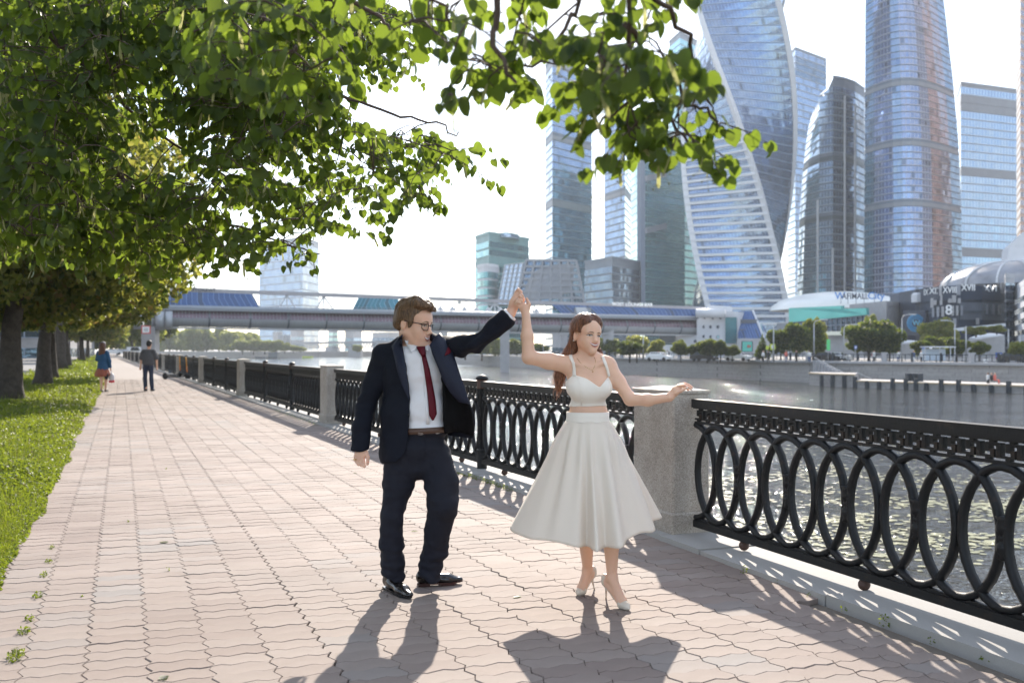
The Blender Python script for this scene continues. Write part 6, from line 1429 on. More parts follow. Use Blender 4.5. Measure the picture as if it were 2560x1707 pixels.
# rail bridge far behind
rb = empty('rail_bridge', Pt(725, 856, 700)); tag(rb, 'hazy low arched bridge in the far distance behind the suited man', 'bridge'); a, b = xyz(715, 858, 700) - rb.location, xyz(1135, 852, 560) - rb.location
MB().bar(a, b, 8, 1.4).build('deck', M_band, rb); m = MB(); 
for k in range(60): p = a.lerp(b, k / 59); q = a.lerp(b, (k + .5) / 59); m.bar(p + Vector((0, -4, -.5)), q + Vector((0, -4, -3.2)), .35); m.bar(q + Vector((0, -4, -3.2)), a.lerp(b, (k + 1) / 59) + Vector((0, -4, -.5)), .35)
m.bar(a + Vector((0, -4, -3.3)), b + Vector((0, -4, -3.3)), .4, .5); m.build('truss', M_spand, rb)
for px in (852, 912, 1010, 1100):
    f_ = (px - 715) / 420; p = a.lerp(b, f_); MB().box(p.x - 4, p.y - 5, -12 + WZ, p.x + 4, p.y + 4, p.z - 3).build('pier', M_conc, rb)
m = MB()
for k in range(40): p = a.lerp(b, k / 39); m.bar(p, p + Vector((0, 0, 2.2 + (k % 4 == 0) * 2)), .22)
m.bar(a + Vector((0, 0, 2.2)), b + Vector((0, 0, 2.2)), .2); m.build('parapet', M_conc, rb)
# ------------------------------------------------------------ trees
def leafmat(name, c1, c2, tc, k=.45, sc_=.6, rough=.5):
    t = NT(name); n = t.noise(sc_, 3, .6); r_ = t.attr('lv'); cc = t.mix(t.math('ADD', t.math('MULTIPLY', n, .5), t.math('MULTIPLY', r_, .5)), c1, c2)
    tr = t.n.new('ShaderNodeBsdfTranslucent'); t.l.new(t.mix(r_, tc, hsv(tc, .7)), tr.inputs[0]); mx = t.n.new('ShaderNodeMixShader'); mx.inputs[0].default_value = k
    t.p(color=cc, rough=rough, spec=.22); o = t.n['Material Output']; t.l.new(t.b.outputs[0], mx.inputs[1]); t.l.new(tr.outputs[0], mx.inputs[2]); t.l.new(mx.outputs[0], o.inputs[0]); return t.m
L_dark = leafmat('leaves_deep_green', (.008, .022, .006), (.024, .050, .012), (.17, .24, .03)); L_mid = leafmat('leaves_green', (.022, .045, .009), (.052, .080, .016), (.38, .42, .05))
L_yel = leafmat('leaves_yellow_green', (.075, .10, .022), (.13, .15, .035), (.55, .54, .10)); L_far = leafmat('leaves_far_green', (.085, .125, .035), (.15, .18, .055), (.45, .50, .10), .4); L_gold = leafmat('leaves_golden', (.12, .10, .03), (.20, .14, .05), (.42, .32, .08))
M_bark = mat('bark_grey_brown', (0.060, 0.048, 0.038), .95, var=.4, scale=6, bump=1.0, bscale=16, bdist=.04)
def crown_mesh(name, lobes, n, leaf, mats, seed, flat=.5, hollow=.45, wts=None):
    """leaf quads spread through overlapping lobes; lobes: (x,y,z,rx,ry,rz)"""
    r = np.random.RandomState(seed); lob = np.array(lobes, np.float32); vol = lob[:, 3] * lob[:, 4] * lob[:, 5]; ch = r.choice(len(lob), n, p=vol / vol.sum())
    d = r.normal(size=(n, 3)).astype(np.float32); d /= np.linalg.norm(d, axis=1)[:, None]; rad = (hollow + (1 - hollow) * r.uniform(0, 1, n) ** .6).astype(np.float32)
    c = lob[ch, :3] + d * lob[ch, 3:] * rad[:, None]
    cl = wave_noise(c, seed + 3, 5.5 / max(.3, float(lob[:, 3].mean()))); keep = cl > r.uniform(-2.2, .1, n); c = c[keep]; d = d[keep]; n = len(c)
    nr = d * .6 + r.normal(size=(n, 3)).astype(np.float32) * .8; nr /= np.linalg.norm(nr, axis=1)[:, None]
    a = np.cross(nr, r.normal(size=(n, 3))); a /= np.linalg.norm(a, axis=1)[:, None]; b = np.cross(nr, a); s_ = (leaf * r.uniform(.6, 1.35, n))[:, None].astype(np.float32)
    q = np.stack([c - a * s_, c + b * s_ * .62 - nr * s_ * .15, c + a * s_, c - b * s_ * .62 - nr * s_ * .15], 1).reshape(-1, 3); f_ = np.arange(4 * n).reshape(n, 4)
    mi = r.choice(len(mats), n, p=wts) if len(mats) > 1 else None
    me = np_mesh(name, q, f_, mats, False, mi); set_attr(me, 'lv', np.repeat(r.uniform(0, 1, n), 4)); return me
def tree_lobes(seed, rx, ry, rz, k=9, z0=0):
    r = random.Random(seed); L_ = [(0, 0, z0, rx * .62, ry * .62, rz * .72)]
    for i in range(k):
        a = 2 * PI * i / k + r.uniform(-.3, .3); e = r.uniform(-.9, .8); s_ = r.uniform(.34, .5)
        L_.append((rx * .62 * math.cos(a) * math.cos(e), ry * .62 * math.sin(a) * math.cos(e), z0 + rz * .68 * math.sin(e), rx * s_, ry * s_, rz * s_ * .85))
    return L_
def trunk_mb(r0, h, seed, lean=(0, 0), limbs=5, spread=2.0, top=None, flare=1.7):
    r = random.Random(seed); m = MB(); path = []; rr = []
    for i in range(9):
        t_ = i / 8; path.append((lean[0] * t_ + .12 * r0 * math.sin(i * 1.7 + seed), lean[1] * t_, h * t_ - .1)); rr.append(r0 * (1 - .45 * t_) * (1 + (flare - 1) * math.exp(-t_ * h / .45)))
    m.tube(path, rr, 12)
    for k in range(limbs):
        a = 2 * PI * k / limbs + r.uniform(-.4, .4); z = h * r.uniform(.55, 1.0); p0 = Vector((lean[0] * z / h, lean[1] * z / h, z)); q = [p0]; d = Vector((math.cos(a), math.sin(a), r.uniform(.5, 1.0))).normalized(); L_ = spread * r.uniform(.8, 1.3)
        for j in range(1, 6): q.append(q[-1] + d * L_ / 5 + Vector((r.uniform(-.1, .1), r.uniform(-.1, .1), r.uniform(-.02, .08))) * L_ * .3)
        m.tube(q, [r0 * .42 * (1 - .8 * j / 5) for j in range(6)], 7)
    return m
# -- large lindens along the verge
cr_v = [crown_mesh('crown', tree_lobes(21 + i, 5.6, 5.4, 3.9, 12), 52000, .12, [L_mid, L_dark, L_yel, L_gold], 40 + i, wts=[.36, .15, .42, .07]) for i in range(2)]
vt = [((-14.5, 28.6), 5.3, 0, 0.50, 'first big dark trunked linden at the left frame edge'), ((-17.75, 37.6), 5.1, 1, .42, 'second linden with thick forked trunk beside the walkers'), ((-21.3, 46.0), 5.6, 0, .42, 'third linden just behind the second dark trunk'),
      ((-33.0, 74), 5.4, 1, .40, 'fourth linden in the row, crown over the walkers'), ((-47.9, 111), 5.6, 0, .48, 'farthest linden with trunk behind the woman in blue'), ((-58, 136), 5.4, 1, .40, 'last linden of the row far down the path')]
for i, ((x, y), zc, k, r0, lab) in enumerate(vt):
    root = empty('linden_tree', (x, y, 0), i * 1.1); tag(root, lab, 'tree', 'linden trees along the verge')
    c = mobj('crown', cr_v[k], root, (0, 0, zc + .35)); c.scale = (1, 1, 1.08)
    trunk_mb(r0 * .66, 4.4, 30 + i, (0.3, 0), 6, 2.6).build('trunk', M_bark, root, True)
root = empty('linden_tree', (-10.9, 19.2, 0), .4); tag(root, 'linden standing just outside the left frame edge', 'tree', 'linden trees along the verge'); c = mobj('crown', cr_v[1], root, (0, 0, 7.2)); c.scale = (.85, .85, .9); trunk_mb(.42, 4.0, 77, (0, 0), 5, 3.2).build('trunk', M_bark, root, True)
# golden-topped tree seen through the canopy gap
root = empty('golden_tree', (-30, 66, 0)); tag(root, 'tall tree with golden brown top seen through the leaf gap at left', 'tree'); mobj('crown', crown_mesh('crown', tree_lobes(5, 3.6, 3.6, 6.5, 10), 16000, .16, [L_gold, L_yel, L_mid], 77, wts=[.55, .3, .15]), root, (0, 0, 11.5)); trunk_mb(.4, 8, 4, (0, 0), 6, 3).build('trunk', M_bark, root, True)
# -- distant trees
UM = {}
def unit_crown(kind, k):
    key = (kind, k)
    if key not in UM:
        ms = {'dark': ([L_dark, L_mid], [.7, .3]), 'mid': ([L_mid, L_dark], [.7, .3]), 'yel': ([L_yel, L_mid], [.7, .3]), 'far': ([L_far, L_yel], [.75, .25])}[kind]
        UM[key] = crown_mesh('crown', tree_lobes(60 + k * 7, 1, 1, 1, 8), 5200, .085, ms[0], 90 + k, wts=ms[1])
    return UM[key]
UT = None
dist = [  # px centre, py top, py base, px width, depth, kind, label, group
 (1574, 848, 895, 62, 168, 'dark', 'dark round tree on the far bank, left of the lamp posts'), (1592, 836, 893, 60, 180, 'yel', 'olive tree behind the dark round one on the far bank'), (1641, 850, 895, 46, 168, 'yel', 'yellow green round tree on the far bank left of the pier block'),
 (1702, 850, 895, 42, 165, 'mid', 'round green tree left of the bridge portal'), (1733, 858, 895, 30, 163, 'dark', 'small dark tree under the lowest porthole'), (1768, 846, 895, 52, 161, 'mid', 'widest round tree in front of the portal wall'), (1801, 851, 895, 44, 159, 'mid', 'round tree below the teal glass strip'), (1831, 863, 895, 36, 158, 'mid', 'low green tree right of the teal strip'),
 (1952, 818, 897, 62, 158, 'dark', 'dark drooping tree left of the lamp by the teal mall'), (1992, 803, 897, 62, 156, 'dark', 'tall dark willow below the teal fascia'), (2033, 800, 897, 62, 158, 'mid', 'green willow at the corner of the dark mall front'), (2050, 795, 880, 34, 164, 'yel', 'thin yellow tree top over the dark mall front'),
 (2172, 792, 897, 118, 150, 'dark', 'large dark green tree in front of the grey mall block'), (2224, 818, 895, 74, 148, 'dark', 'dark tree right of the largest one'), (2176, 788, 860, 30, 175, 'far', 'pale poplar tip above the largest dark tree'), (2340, 797, 880, 84, 180, 'yel', 'pale willow in front of the navy building'), (2375, 815, 880, 50, 178, 'yel', 'yellow shrub tree right of the pale willow'),
 (2312, 850, 897, 56, 146, 'dark', 'dark tree left of the bus shelter'), (2341, 842, 892, 56, 150, 'dark', 'dark tree behind the bus shelter'), (2392, 844, 897, 62, 145, 'dark', 'dark tree right of the bus shelter'), (2448, 850, 893, 50, 142, 'mid', 'light green young tree by the white canopy'), (2544, 852, 897, 52, 138, 'yel', 'yellow green bush tree at the right frame edge'),
 (2440, 816, 838, 60, 190, 'yel', 'low hedge on the walkway below the numerals'), (2492, 812, 832, 40, 190, 'yel', 'low hedge at the right of the walkway'),
 (1163, 842, 905, 66, 300, 'far', 'pale willow on the far bank by the man\'s sleeve'), (1205, 836, 905, 64, 296, 'far', 'tallest pale willow between the two dancers'), (1247, 843, 903, 56, 290, 'far', 'pale willow next to the woman\'s raised elbow'), (1292, 848, 900, 60, 292, 'mid', 'green tree behind the woman\'s elbow'), (1345, 855, 898, 50, 270, 'mid', 'green tree left of the woman\'s hair'), (1520, 840, 892, 60, 230, 'mid', 'tree in the park right of the woman\'s face')]
for i, x in enumerate((392, 424, 452, 484, 516, 548, 578, 604, 628)): dist.append((x, (826, 820, 824, 818, 822, 821, 825, 828, 833)[i], 880, 50, 590 + (i % 3) * 12, 'far', '%s tree from the left in the tall row below the footbridge' % ordn[i]))
for i, x in enumerate((606, 634, 662, 690, 712, 734, 752, 893)): dist.append((x, (848, 846, 850, 852, 858, 862, 866, 862)[i], 881, (40, 38, 38, 34, 28, 26, 22, 20)[i], 560, 'far', '%s tree from the left in the lower row below the footbridge' % ordn[i]))
for i, x in enumerate((232, 262, 292, 318, 342)): dist.append((x, (812, 806, 812, 818, 822)[i], 878, 46, 250 + i * 14, 'far' if i % 2 else 'mid', '%s tree from the left behind the bridge pier on the near bank' % ordn[i]))
tk = None
for i, (px, yt, yb, w_, Z, kind, lab) in enumerate(dist):
    x = xpx(px, Z); zb = max(zpx(yb, Z), GZ if px > 1100 else 0.0) ; zt_ = zpx(yt, Z); rx = w_ / 2 / F * Z; hgt = zt_ - zb; root = empty('tree', (x, Z, zb), i * .9)
    tag(root, lab, 'tree', 'trees on the far bank' if px > 1100 else 'trees on the near bank beyond the bridge')
    lowc = .10 if yb - yt > 30 and Z < 200 else 0; c = mobj('crown', unit_crown(kind, i % 4), root, (0, 0, hgt * (.5 + lowc / 2))); c.scale = (rx * (1.22 if Z < 400 else 1.5), rx * 1.1, hgt * ((.60 if Z < 400 else .66) - lowc / 2))
    if tk is None: tt_ = MB().tube([(0, 0, -.5), (0, 0, .5), (0, 0, 1)], [.09, .07, .05], 7).build('trunk', M_bark, root, True); tk = tt_.data
    else: tt_ = mobj('trunk', tk, root)
    tt_.scale = (rx * .8, rx * .8, hgt * .5)
# conifer
root = empty('conifer', (*XY(1906, 160), GZ)); tag(root, 'dark blue green conifer beside the portal\'s blue glass slope', 'tree'); lb = [(0, 0, 1.0 + k * .62, 1.35 - k * .24, 1.35 - k * .24, .55) for k in range(6)]; mobj('crown', crown_mesh('crown', lb, 3500, .12, [L_dark], 7), root); MB().tube([(0, 0, 0), (0, 0, 4)], [.12, .03], 6).build('trunk', M_bark, root)

# ------------------------------------------------------------ the overhanging linden: branches drawn through the air, twigs and leaves grown on them
L_near = leafmat('linden_leaf', (.004, .013, .004), (.015, .034, .008), (.36, .50, .05), .38, 9, .46)
def _lv():   # vein relief
    t = L_near; nt = t.node_tree; b = nt.nodes['Principled BSDF']; n = nt.nodes.new('ShaderNodeTexNoise'); n.inputs['Scale'].default_value = 60; bp = nt.nodes.new('ShaderNodeBump'); bp.inputs['Strength'].default_value = .35; bp.inputs['Distance'].default_value = .002
    nt.links.new(n.outputs['Fac'], bp.inputs['Height']); nt.links.new(bp.outputs[0], b.inputs['Normal'])
_lv()
M_twig = mat('twig_bark', (0.07, 0.045, 0.032), .8, var=.3, scale=20); M_bract = leafmat('linden_bract', (.30, .30, .14), (.42, .40, .20), (.62, .62, .25), .5, 9); M_fruit = mat('linden_fruit', (0.20, 0.19, 0.07), .7, var=.3, scale=30)
LEAF = [(0, .02), (.20, -.10), (.44, -.04), (.57, .20), (.56, .48), (.43, .74), (.20, .92), (0, 1.06)]
lr = np.random.RandomState(11)
LV = []
pts = [(x, y) for x, y in LEAF] + [(-x, y) for x, y in LEAF[-2:0:-1]]; outline = np.array(pts, np.float32); mids = np.array([(0, .0), (0, .38), (0, .75)], np.float32)
def leaf_arrays(fold, curl):   # 14 outline + 3 midrib, x width, y length
    P = np.concatenate([outline, mids]); z = np.abs(P[:, 0]) * fold - curl * P[:, 1] ** 2 * .5 - .10 * np.abs(P[:, 0]) ** 2; return np.column_stack([P[:, 0], P[:, 1], z])
no = len(outline); a_, b_, c_ = no, no + 1, no + 2
LF = [(0, 1, 2, a_), (a_, 2, 3, b_), (b_, 3, 4), (b_, 4, 5, c_), (c_, 5, 6), (c_, 6, 7), (c_, 7, 8), (c_, 8, 9), (b_, c_, 9, 10), (b_, 10, 11), (a_, b_, 11, 12), (0, a_, 12, 13)]
LT = []
for f_ in LF:
    LT.append(f_[:3])
    if len(f_) == 4: LT.append((f_[0], f_[2], f_[3]))
LT = np.array(LT)
base = [leaf_arrays(*v) for v in ((.25, .5), (.05, .25), (.45, .7), (.12, .9), (.6, .3))]
class Bush:
    def __init__(s): s.nodes = []; s.tw = MB(); s.leaves = []; s.extra = []
    def branch(s, pts, r0, r1):
        pts = [Pt(*p) if not isinstance(p, Vector) else p for p in pts]; out = []
        for i in range(len(pts) - 1):
            for j in range(4):
                g = [pts[max(i - 1, 0)], pts[i], pts[i + 1], pts[min(i + 2, len(pts) - 1)]]; t_ = j / 4; out.append(.5 * ((2 * g[1]) + (-g[0] + g[2]) * t_ + (2 * g[0] - 5 * g[1] + 4 * g[2] - g[3]) * t_ * t_ + (-g[0] + 3 * g[1] - 3 * g[2] + g[3]) * t_ ** 3))
        out.append(pts[-1]); n = len(out)
        for i in range(1, n): out[i] = out[i] + Vector(lr.normal(size=3) * .008)
        s.tw.tube(out, [r0 + (r1 - r0) * i / (n - 1) for i in range(n)], 7); s.nodes += [(p, r0 + (r1 - r0) * i / (n - 1)) for i, p in enumerate(out)]
    def leaf(s, p, d, up, size): s.leaves.append((p, d, up, size))
    def twig(s, anchor, lf=(6, 10), ln=(.16, .34), size=(.030, .058), droop=.5):
        na = np.array([list(q[0]) for q in s.nodes[-2600:]]); dd = np.linalg.norm(na - np.array(anchor), axis=1); i = int(dd.argmin()); p0, r_ = s.nodes[-2600:][i]
        v = anchor - p0; L_ = v.length
        mid = p0.lerp(anchor, .5) + Vector((0, 0, .10 * L_)) + Vector(lr.normal(size=3) * .03 * L_)
        if L_ > .03: s.tw.tube([p0, mid, anchor], [min(.0055, r_ * .7), .0035, .0026], 5)
        s.nodes += [(p0.lerp(mid, .6), .004), (mid, .0035), (anchor, .003)]
        h = (v.normalized() if L_ > .02 else Vector((1, 0, 0))); h = Vector((h.x, h.y, 0)) + Vector((lr.normal() * .5, lr.normal() * .5, 0)); h = h.normalized() if h.length > .01 else Vector((1, 0, 0))
        n = lr.randint(*lf); L2 = lr.uniform(*ln); prev = anchor; pts = [anchor]; d = (h + Vector((0, 0, .25 - droop * lr.uniform(.2, 1.0)))).normalized()
        for k in range(n):
            t_ = (k + 1) / n; d = (d + Vector((0, 0, -droop * .16)) + Vector(lr.normal(size=3) * .10)).normalized(); cur = prev + d * L2 / n; pts.append(cur)
            side = d.cross(Vector((0, 0, 1))); side = side.normalized() if side.length > .1 else Vector((1, 0, 0)); sg = 1 if k % 2 else -1
            pd = (side * sg * lr.uniform(.5, 1) + d * lr.uniform(.2, .7) + Vector((0, 0, lr.uniform(-.5, .1)))).normalized(); pl = lr.uniform(.015, .035); lp_ = cur + pd * pl
            s.tw.bar(cur, lp_, .0016); ld = (pd + Vector((0, 0, -lr.uniform(.3, 1.7)))).normalized(); up = Vector((lr.normal() * .55, lr.normal() * .55, 1)).normalized(); s.leaf(lp_, ld, up, lr.uniform(*size) * (1.05 - .35 * t_))
            if lr.rand() < .15: s.extra.append((cur, d))
            prev = cur
        s.leaf(prev, (d + Vector((0, 0, -.5))).normalized(), Vector((lr.normal() * .5, lr.normal() * .5, 1)), lr.uniform(*size) * .8); s.tw.tube(pts, [.0026 - .0016 * i / n for i in range(len(pts))], 5)
        s.nodes.append((prev, .002))
bush = Bush()
# main limbs (photo column, row, depth)
TR = Vector((-5.2, 4.6, 0))
j0 = TR + Vector((.1, .1, 3.6))
for br_ in ([j0, (-500, -120, 4.6), (-150, -60, 4.9), (60, 0, 5.0), (130, 90, 5.1), (220, 180, 5.2), (215, 290, 5.1), (270, 380, 5.1), (290, 430, 5.2), (380, 470, 5.3)],
            [j0, (-300, -300, 4.6), (0, -160, 4.9), (170, 0, 5.0), (250, 110, 5.2), (340, 200, 5.4), (440, 240, 5.5), (520, 270, 5.7), (640, 330, 5.9), (760, 400, 6.0)],
            [(250, 110, 5.2), (300, 220, 5.5), (330, 280, 5.8), (470, 380, 6.2), (560, 440, 6.4), (640, 500, 6.6), (760, 545, 6.8)],
            [j0, (-100, -420, 4.2), (200, -240, 4.3), (420, -60, 4.5), (480, 60, 4.7), (550, 170, 4.9), (650, 250, 5.1), (780, 320, 5.3), (900, 400, 5.5)],
            [(420, -60, 4.5), (600, -20, 4.4), (680, 80, 4.4), (760, 200, 4.5), (900, 250, 4.7), (1000, 290, 4.9), (1090, 310, 5.0), (1150, 340, 5.0)],
            [(600, -20, 4.4), (830, 0, 4.0), (930, 30, 4.0), (980, 80, 4.0), (1010, 110, 4.1)], [(-500, -120, 4.6), (-200, 120, 5.0), (-20, 300, 5.0), (60, 400, 5.1), (160, 470, 5.2), (240, 540, 5.4)], [(-200, 120, 5.0), (-60, 480, 5.0), (60, 590, 5.2)],
            [(290, 430, 5.2), (400, 520, 5.4), (560, 560, 5.7), (700, 600, 6.0), (800, 640, 6.2)],
            # limbs high overhead, close to the lens
            [j0, (200, -700, 3.2), (700, -420, 2.6), (1050, -200, 2.4), (1230, -20, 2.5), (1235, 80, 2.5), (1270, 160, 2.5), (1300, 210, 2.5)], [(1050, -200, 2.4), (1380, -130, 2.5), (1440, 0, 2.6), (1400, 90, 2.6), (1370, 150, 2.6), (1310, 175, 2.6)],
            [(1050, -200, 2.4), (1500, -160, 2.3), (1560, 60, 2.5), (1560, 180, 2.6), (1580, 230, 2.6), (1530, 280, 2.7), (1480, 330, 2.7)], [(1500, -160, 2.3), (1640, 0, 2.5), (1700, 60, 2.6), (1740, 160, 2.8), (1700, 240, 2.8), (1760, 280, 2.8), (1800, 330, 2.9)], [(1560, 60, 2.5), (1640, 220, 2.7), (1670, 300, 2.8), (1740, 370, 2.9)],
            [(700, -420, 2.6), (950, -160, 2.6), (1080, -20, 2.7), (1130, 60, 2.7)]):
    k_ = len(br_); near_ = any(not isinstance(q, Vector) and q[2] < 3.2 for q in br_); bush.branch(br_, (.030 if isinstance(br_[0], Vector) else .013) * (.6 if near_ else 1), .0035)
def poly_in(px, py, poly):
    c = False; n = len(poly)
    for i in range(n):
        (x0, y0), (x1, y1) = poly[i], poly[(i + 1) % n]
        if (y0 > py) != (y1 > py) and px < (x1 - x0) * (py - y0) / (y1 - y0) + x0: c = not c
    return c
def fill(poly, Z0, Z1, n, size=(.030, .058), holes=(), lf=(6, 10), ln=(.16, .34), droop=.5):
    xs_ = [p[0] for p in poly]; ys_ = [p[1] for p in poly]; an = []
    while len(an) < n:
        x, y = lr.uniform(min(xs_), max(xs_)), lr.uniform(min(ys_), max(ys_))
        if not poly_in(x, y, poly) or any(poly_in(x, y, h) for h in holes): continue
        an.append(Pt(x, y, lr.uniform(Z0, Z1)))
    na = np.array([list(q[0]) for q in bush.nodes]); an.sort(key=lambda a: float(np.linalg.norm(na - np.array(a), axis=1).min()))
    for a in an: bush.twig(a, lf, ln, size, droop)
hole1 = [(335, 120), (420, 110), (440, 200), (400, 240), (310, 190)]; hole2 = [(260, 285), (450, 300), (500, 360), (480, 470), (400, 430), (280, 330)]; hole4 = [(590, 60), (640, 40), (660, 110), (610, 120)]; hole5 = [(650, 380), (740, 420), (720, 460), (640, 430)]; hole3 = [(500, 330), (545, 320), (560, 400), (510, 420)]
fill([(-60, -60), (1010, -60), (1020, 60), (960, 130), (1000, 150), (930, 120), (860, 90), (800, 240), (930, 330), (1040, 300), (1130, 330), (1150, 400), (1090, 420), (1060, 500), (960, 470), (890, 520), (760, 490), (860, 580), (830, 640), (640, 620), (450, 620), (260, 600), (90, 620), (-60, 560)], 4.3, 7.0, 640, holes=(hole1, hole2, hole3, hole4, hole5))
fill([(-60, -60), (420, -60), (330, 180), (250, 330), (260, 480), (240, 600), (-60, 600)], 4.2, 6.6, 400)
fill([(0, 430), (240, 480), (500, 480), (500, 640), (240, 640), (0, 610)], 4.6, 6.6, 120)
fill([(300, -60), (800, -60), (760, 260), (600, 420), (480, 280), (420, 60)], 4.0, 5.4, 150)
fill([(640, 0), (960, -20), (950, 120), (1000, 170), (950, 170), (900, 140), (800, 100), (700, 160)], 5.6, 6.8, 60, size=(.03, .05))
fill([(560, -50), (860, -50), (840, 60), (760, 240), (640, 260), (540, 140)], 2.9, 3.6, 40, size=(.042, .060), lf=(4, 7), ln=(.10, .2), droop=.7)
NEARS = dict(size=(.033, .050), lf=(4, 7), ln=(.08, .16), droop=.7)
fill([(950, -50), (1190, -50), (1180, 60), (1130, 120), (1000, 60)], 2.5, 3.0, 11, **NEARS); fill([(1100, 120), (1290, 150), (1270, 240), (1120, 240)], 2.5, 2.9, 9, **NEARS); fill([(1240, -50), (1340, -50), (1330, 40), (1250, 40)], 2.5, 2.8, 4, **NEARS)
fill([(1300, 40), (1420, 60), (1400, 130), (1310, 110)], 2.5, 2.8, 5, **NEARS); fill([(1440, -50), (1620, -50), (1640, 150), (1560, 200), (1450, 100)], 2.2, 2.8, 15, **NEARS)
fill([(1430, 150), (1700, 150), (1760, 230), (1840, 330), (1740, 370), (1500, 350), (1430, 300)], 2.5, 3.0, 34, **NEARS); fill([(1640, -50), (1730, -50), (1700, 20)], 2.6, 3.0, 2, **NEARS)
# build leaf meshes: the 300 largest in view as parts, the rest as one part
LVS = []
for (p, d, up, sz) in bush.leaves:
    dd = Vector(d).normalized(); u_ = Vector(up); xx = dd.cross(u_); xx = xx.normalized() if xx.length > .05 else Vector((1, 0, 0)); zz = xx.cross(dd); LVS.append((p, xx, dd, zz, sz * 1.0))
order = sorted(range(len(LVS)), key=lambda i: -LVS[i][4] / max(1.0, LVS[i][0].y) if abs(LVS[i][0].x / max(.1, LVS[i][0].y)) < .56 and (CH + .37 * LVS[i][0].y) > LVS[i][0].z else 0)
lin = empty('overhanging_linden', TR); tag(lin, 'linden whose leafy branches hang over the top left of the picture', 'tree')
lmesh = []
for b_i in range(5):
    for q in (.15, .5, .9):
        me = bpy.data.meshes.new('leaf'); me.from_pydata([tuple(v) for v in base[b_i]], [], [tuple(f_) for f_ in LF]); me.materials.append(L_near); set_attr(me, 'lv', [q] * 17); me.polygons.foreach_set('use_smooth', [True] * len(me.polygons)); me.update(); lmesh.append(me)
for i in order[:300]:
    p, x_, y_, z_, sz = LVS[i]; o = mobj('leaf', lmesh[lr.randint(15)], lin); M4 = Matrix(((x_.x, y_.x, z_.x, 0), (x_.y, y_.y, z_.y, 0), (x_.z, y_.z, z_.z, 0), (0, 0, 0, 1))); o.matrix_local = Matrix.Translation(p - TR) @ M4 @ Matrix.Scale(sz * 1.15, 4)
rest_ = order[300:]; nl = len(rest_); VA = np.empty((nl, 17, 3), np.float32)
for k, i in enumerate(rest_):
    p, x_, y_, z_, sz = LVS[i]; B_ = base[lr.randint(5)] * sz * 1.15; VA[k] = B_[:, :1] * np.array(x_) + B_[:, 1:2] * np.array(y_) + B_[:, 2:] * np.array(z_) + np.array(p - TR)
me = np_mesh('foliage', VA.reshape(-1, 3), (LT[None] + (np.arange(nl) * 17)[:, None, None]).reshape(-1, 3), [L_near], True); set_attr(me, 'lv', np.repeat(lr.uniform(0, 1, nl), 17)); tag(mobj('foliage', me, lin), kind='stuff')
o = bush.tw.build('branches', M_twig, lin, True); o.location = -TR
m = MB(); m2 = MB()
for (p, d) in bush.extra:
    dn = Vector((lr.normal() * .3, lr.normal() * .3, -1)).normalized(); q = p + dn * lr.uniform(.02, .04); w_ = Vector((lr.normal(), lr.normal(), lr.normal() * .2)).normalized() * .0055
    m.add([p, q + w_ - dn * .005, q + w_ + dn * .035, q + dn * .045, q - w_ + dn * .035, q - w_ - dn * .005], [(0, 1, 2, 3, 4, 5)]); m2.tube([q, q + dn * .04], .0007, 3, False)
    for k in range(lr.randint(2, 6)): e = q + dn * .05 + Vector(lr.normal(size=3) * .013); m2.tube([q + dn * .035, e], .0005, 3, False); m2.lathe([(.0004, -.003), (.0032, 0), (.0004, .003)], 5, e)
o = m.build('bracts', M_bract, lin); o.location = -TR; set_attr(o.data, 'lv', [.5] * len(o.data.vertices)); tag(o, kind='stuff'); o = m2.build('fruit_clusters', M_fruit, lin); o.location = -TR; tag(o, kind='stuff')
trunk_mb(.30, 3.8, 3, (.1, .1), 0, 1).build('trunk', M_bark, lin, True)

# ------------------------------------------------------------ verge ground cover and weeds in the joints
G_cov = leafmat('ground_cover', (.022, .055, .007), (.070, .110, .014), (.36, .44, .035), .42, 3); G_dry = leafmat('dry_grass', (.16, .15, .06), (.24, .20, .09), (.35, .30, .12), .3, 3)
def cover(n, ylo, yhi, size, hgt, seed, mats=(G_cov, G_dry), w=(.96, .04), pw2=1.0):
    r = np.random.RandomState(seed); Y = (1 / (1 / ylo + (1 / yhi - 1 / ylo) * r.uniform(0, 1, n) ** pw2)).astype(np.float32); xl = np.maximum(-24.5 - (Y - 49) * .393, -.60 * Y); xr = -3.21 - (Y - 6.25) * .392; xr = np.where(Y > 40, xr - (Y - 40) * .02, xr)
    edge = wave_noise(np.column_stack([Y, Y * 0, Y * 0]), 8, 5.0) * .05 + r.exponential(.035, n) - .06; xr = xr - .10 * np.clip((14 - Y) / 8, 0, 1); X = xl + (xr - edge - xl) * r.uniform(0, 1, n) ** .85; ok = xr > xl + .1; X, Y = X[ok], Y[ok]; n = len(X)
    pn = np.column_stack([X, Y, X * 0]).astype(np.float32); dens = wave_noise(pn, 5, 2.6); hh = hgt * (.55 + .45 * dens) * r.uniform(.05, 1.0, n) + .01; near_e = np.clip((xr[ok] - X) / .35, .15, 1); hh = hh * near_e * (1 + .35 * np.clip(Y / 40, 0, 1))
    c = np.column_stack([X, Y, hh]).astype(np.float32); nr = r.normal(size=(n, 3)).astype(np.float32) * .75; nr[:, 2] += .8; nr /= np.linalg.norm(nr, axis=1)[:, None]; a = np.cross(nr, r.normal(size=(n, 3))); a /= np.linalg.norm(a, axis=1)[:, None]; b = np.cross(nr, a)
    s_ = (size * r.uniform(.5, 1.4, n) * (Y / ylo) ** .62)[:, None]; q = np.stack([c - a * s_, c + b * s_ * .6, c + a * s_, c - b * s_ * .6], 1).reshape(-1, 3); return q, r.choice(len(mats), n, p=w), r.uniform(0, 1, n)
qs = [cover(60000, 5.6, 13, .013, .10, 1), cover(70000, 11, 60, .017, .16, 2), cover(26000, 40, 260, .05, .25, 3)]
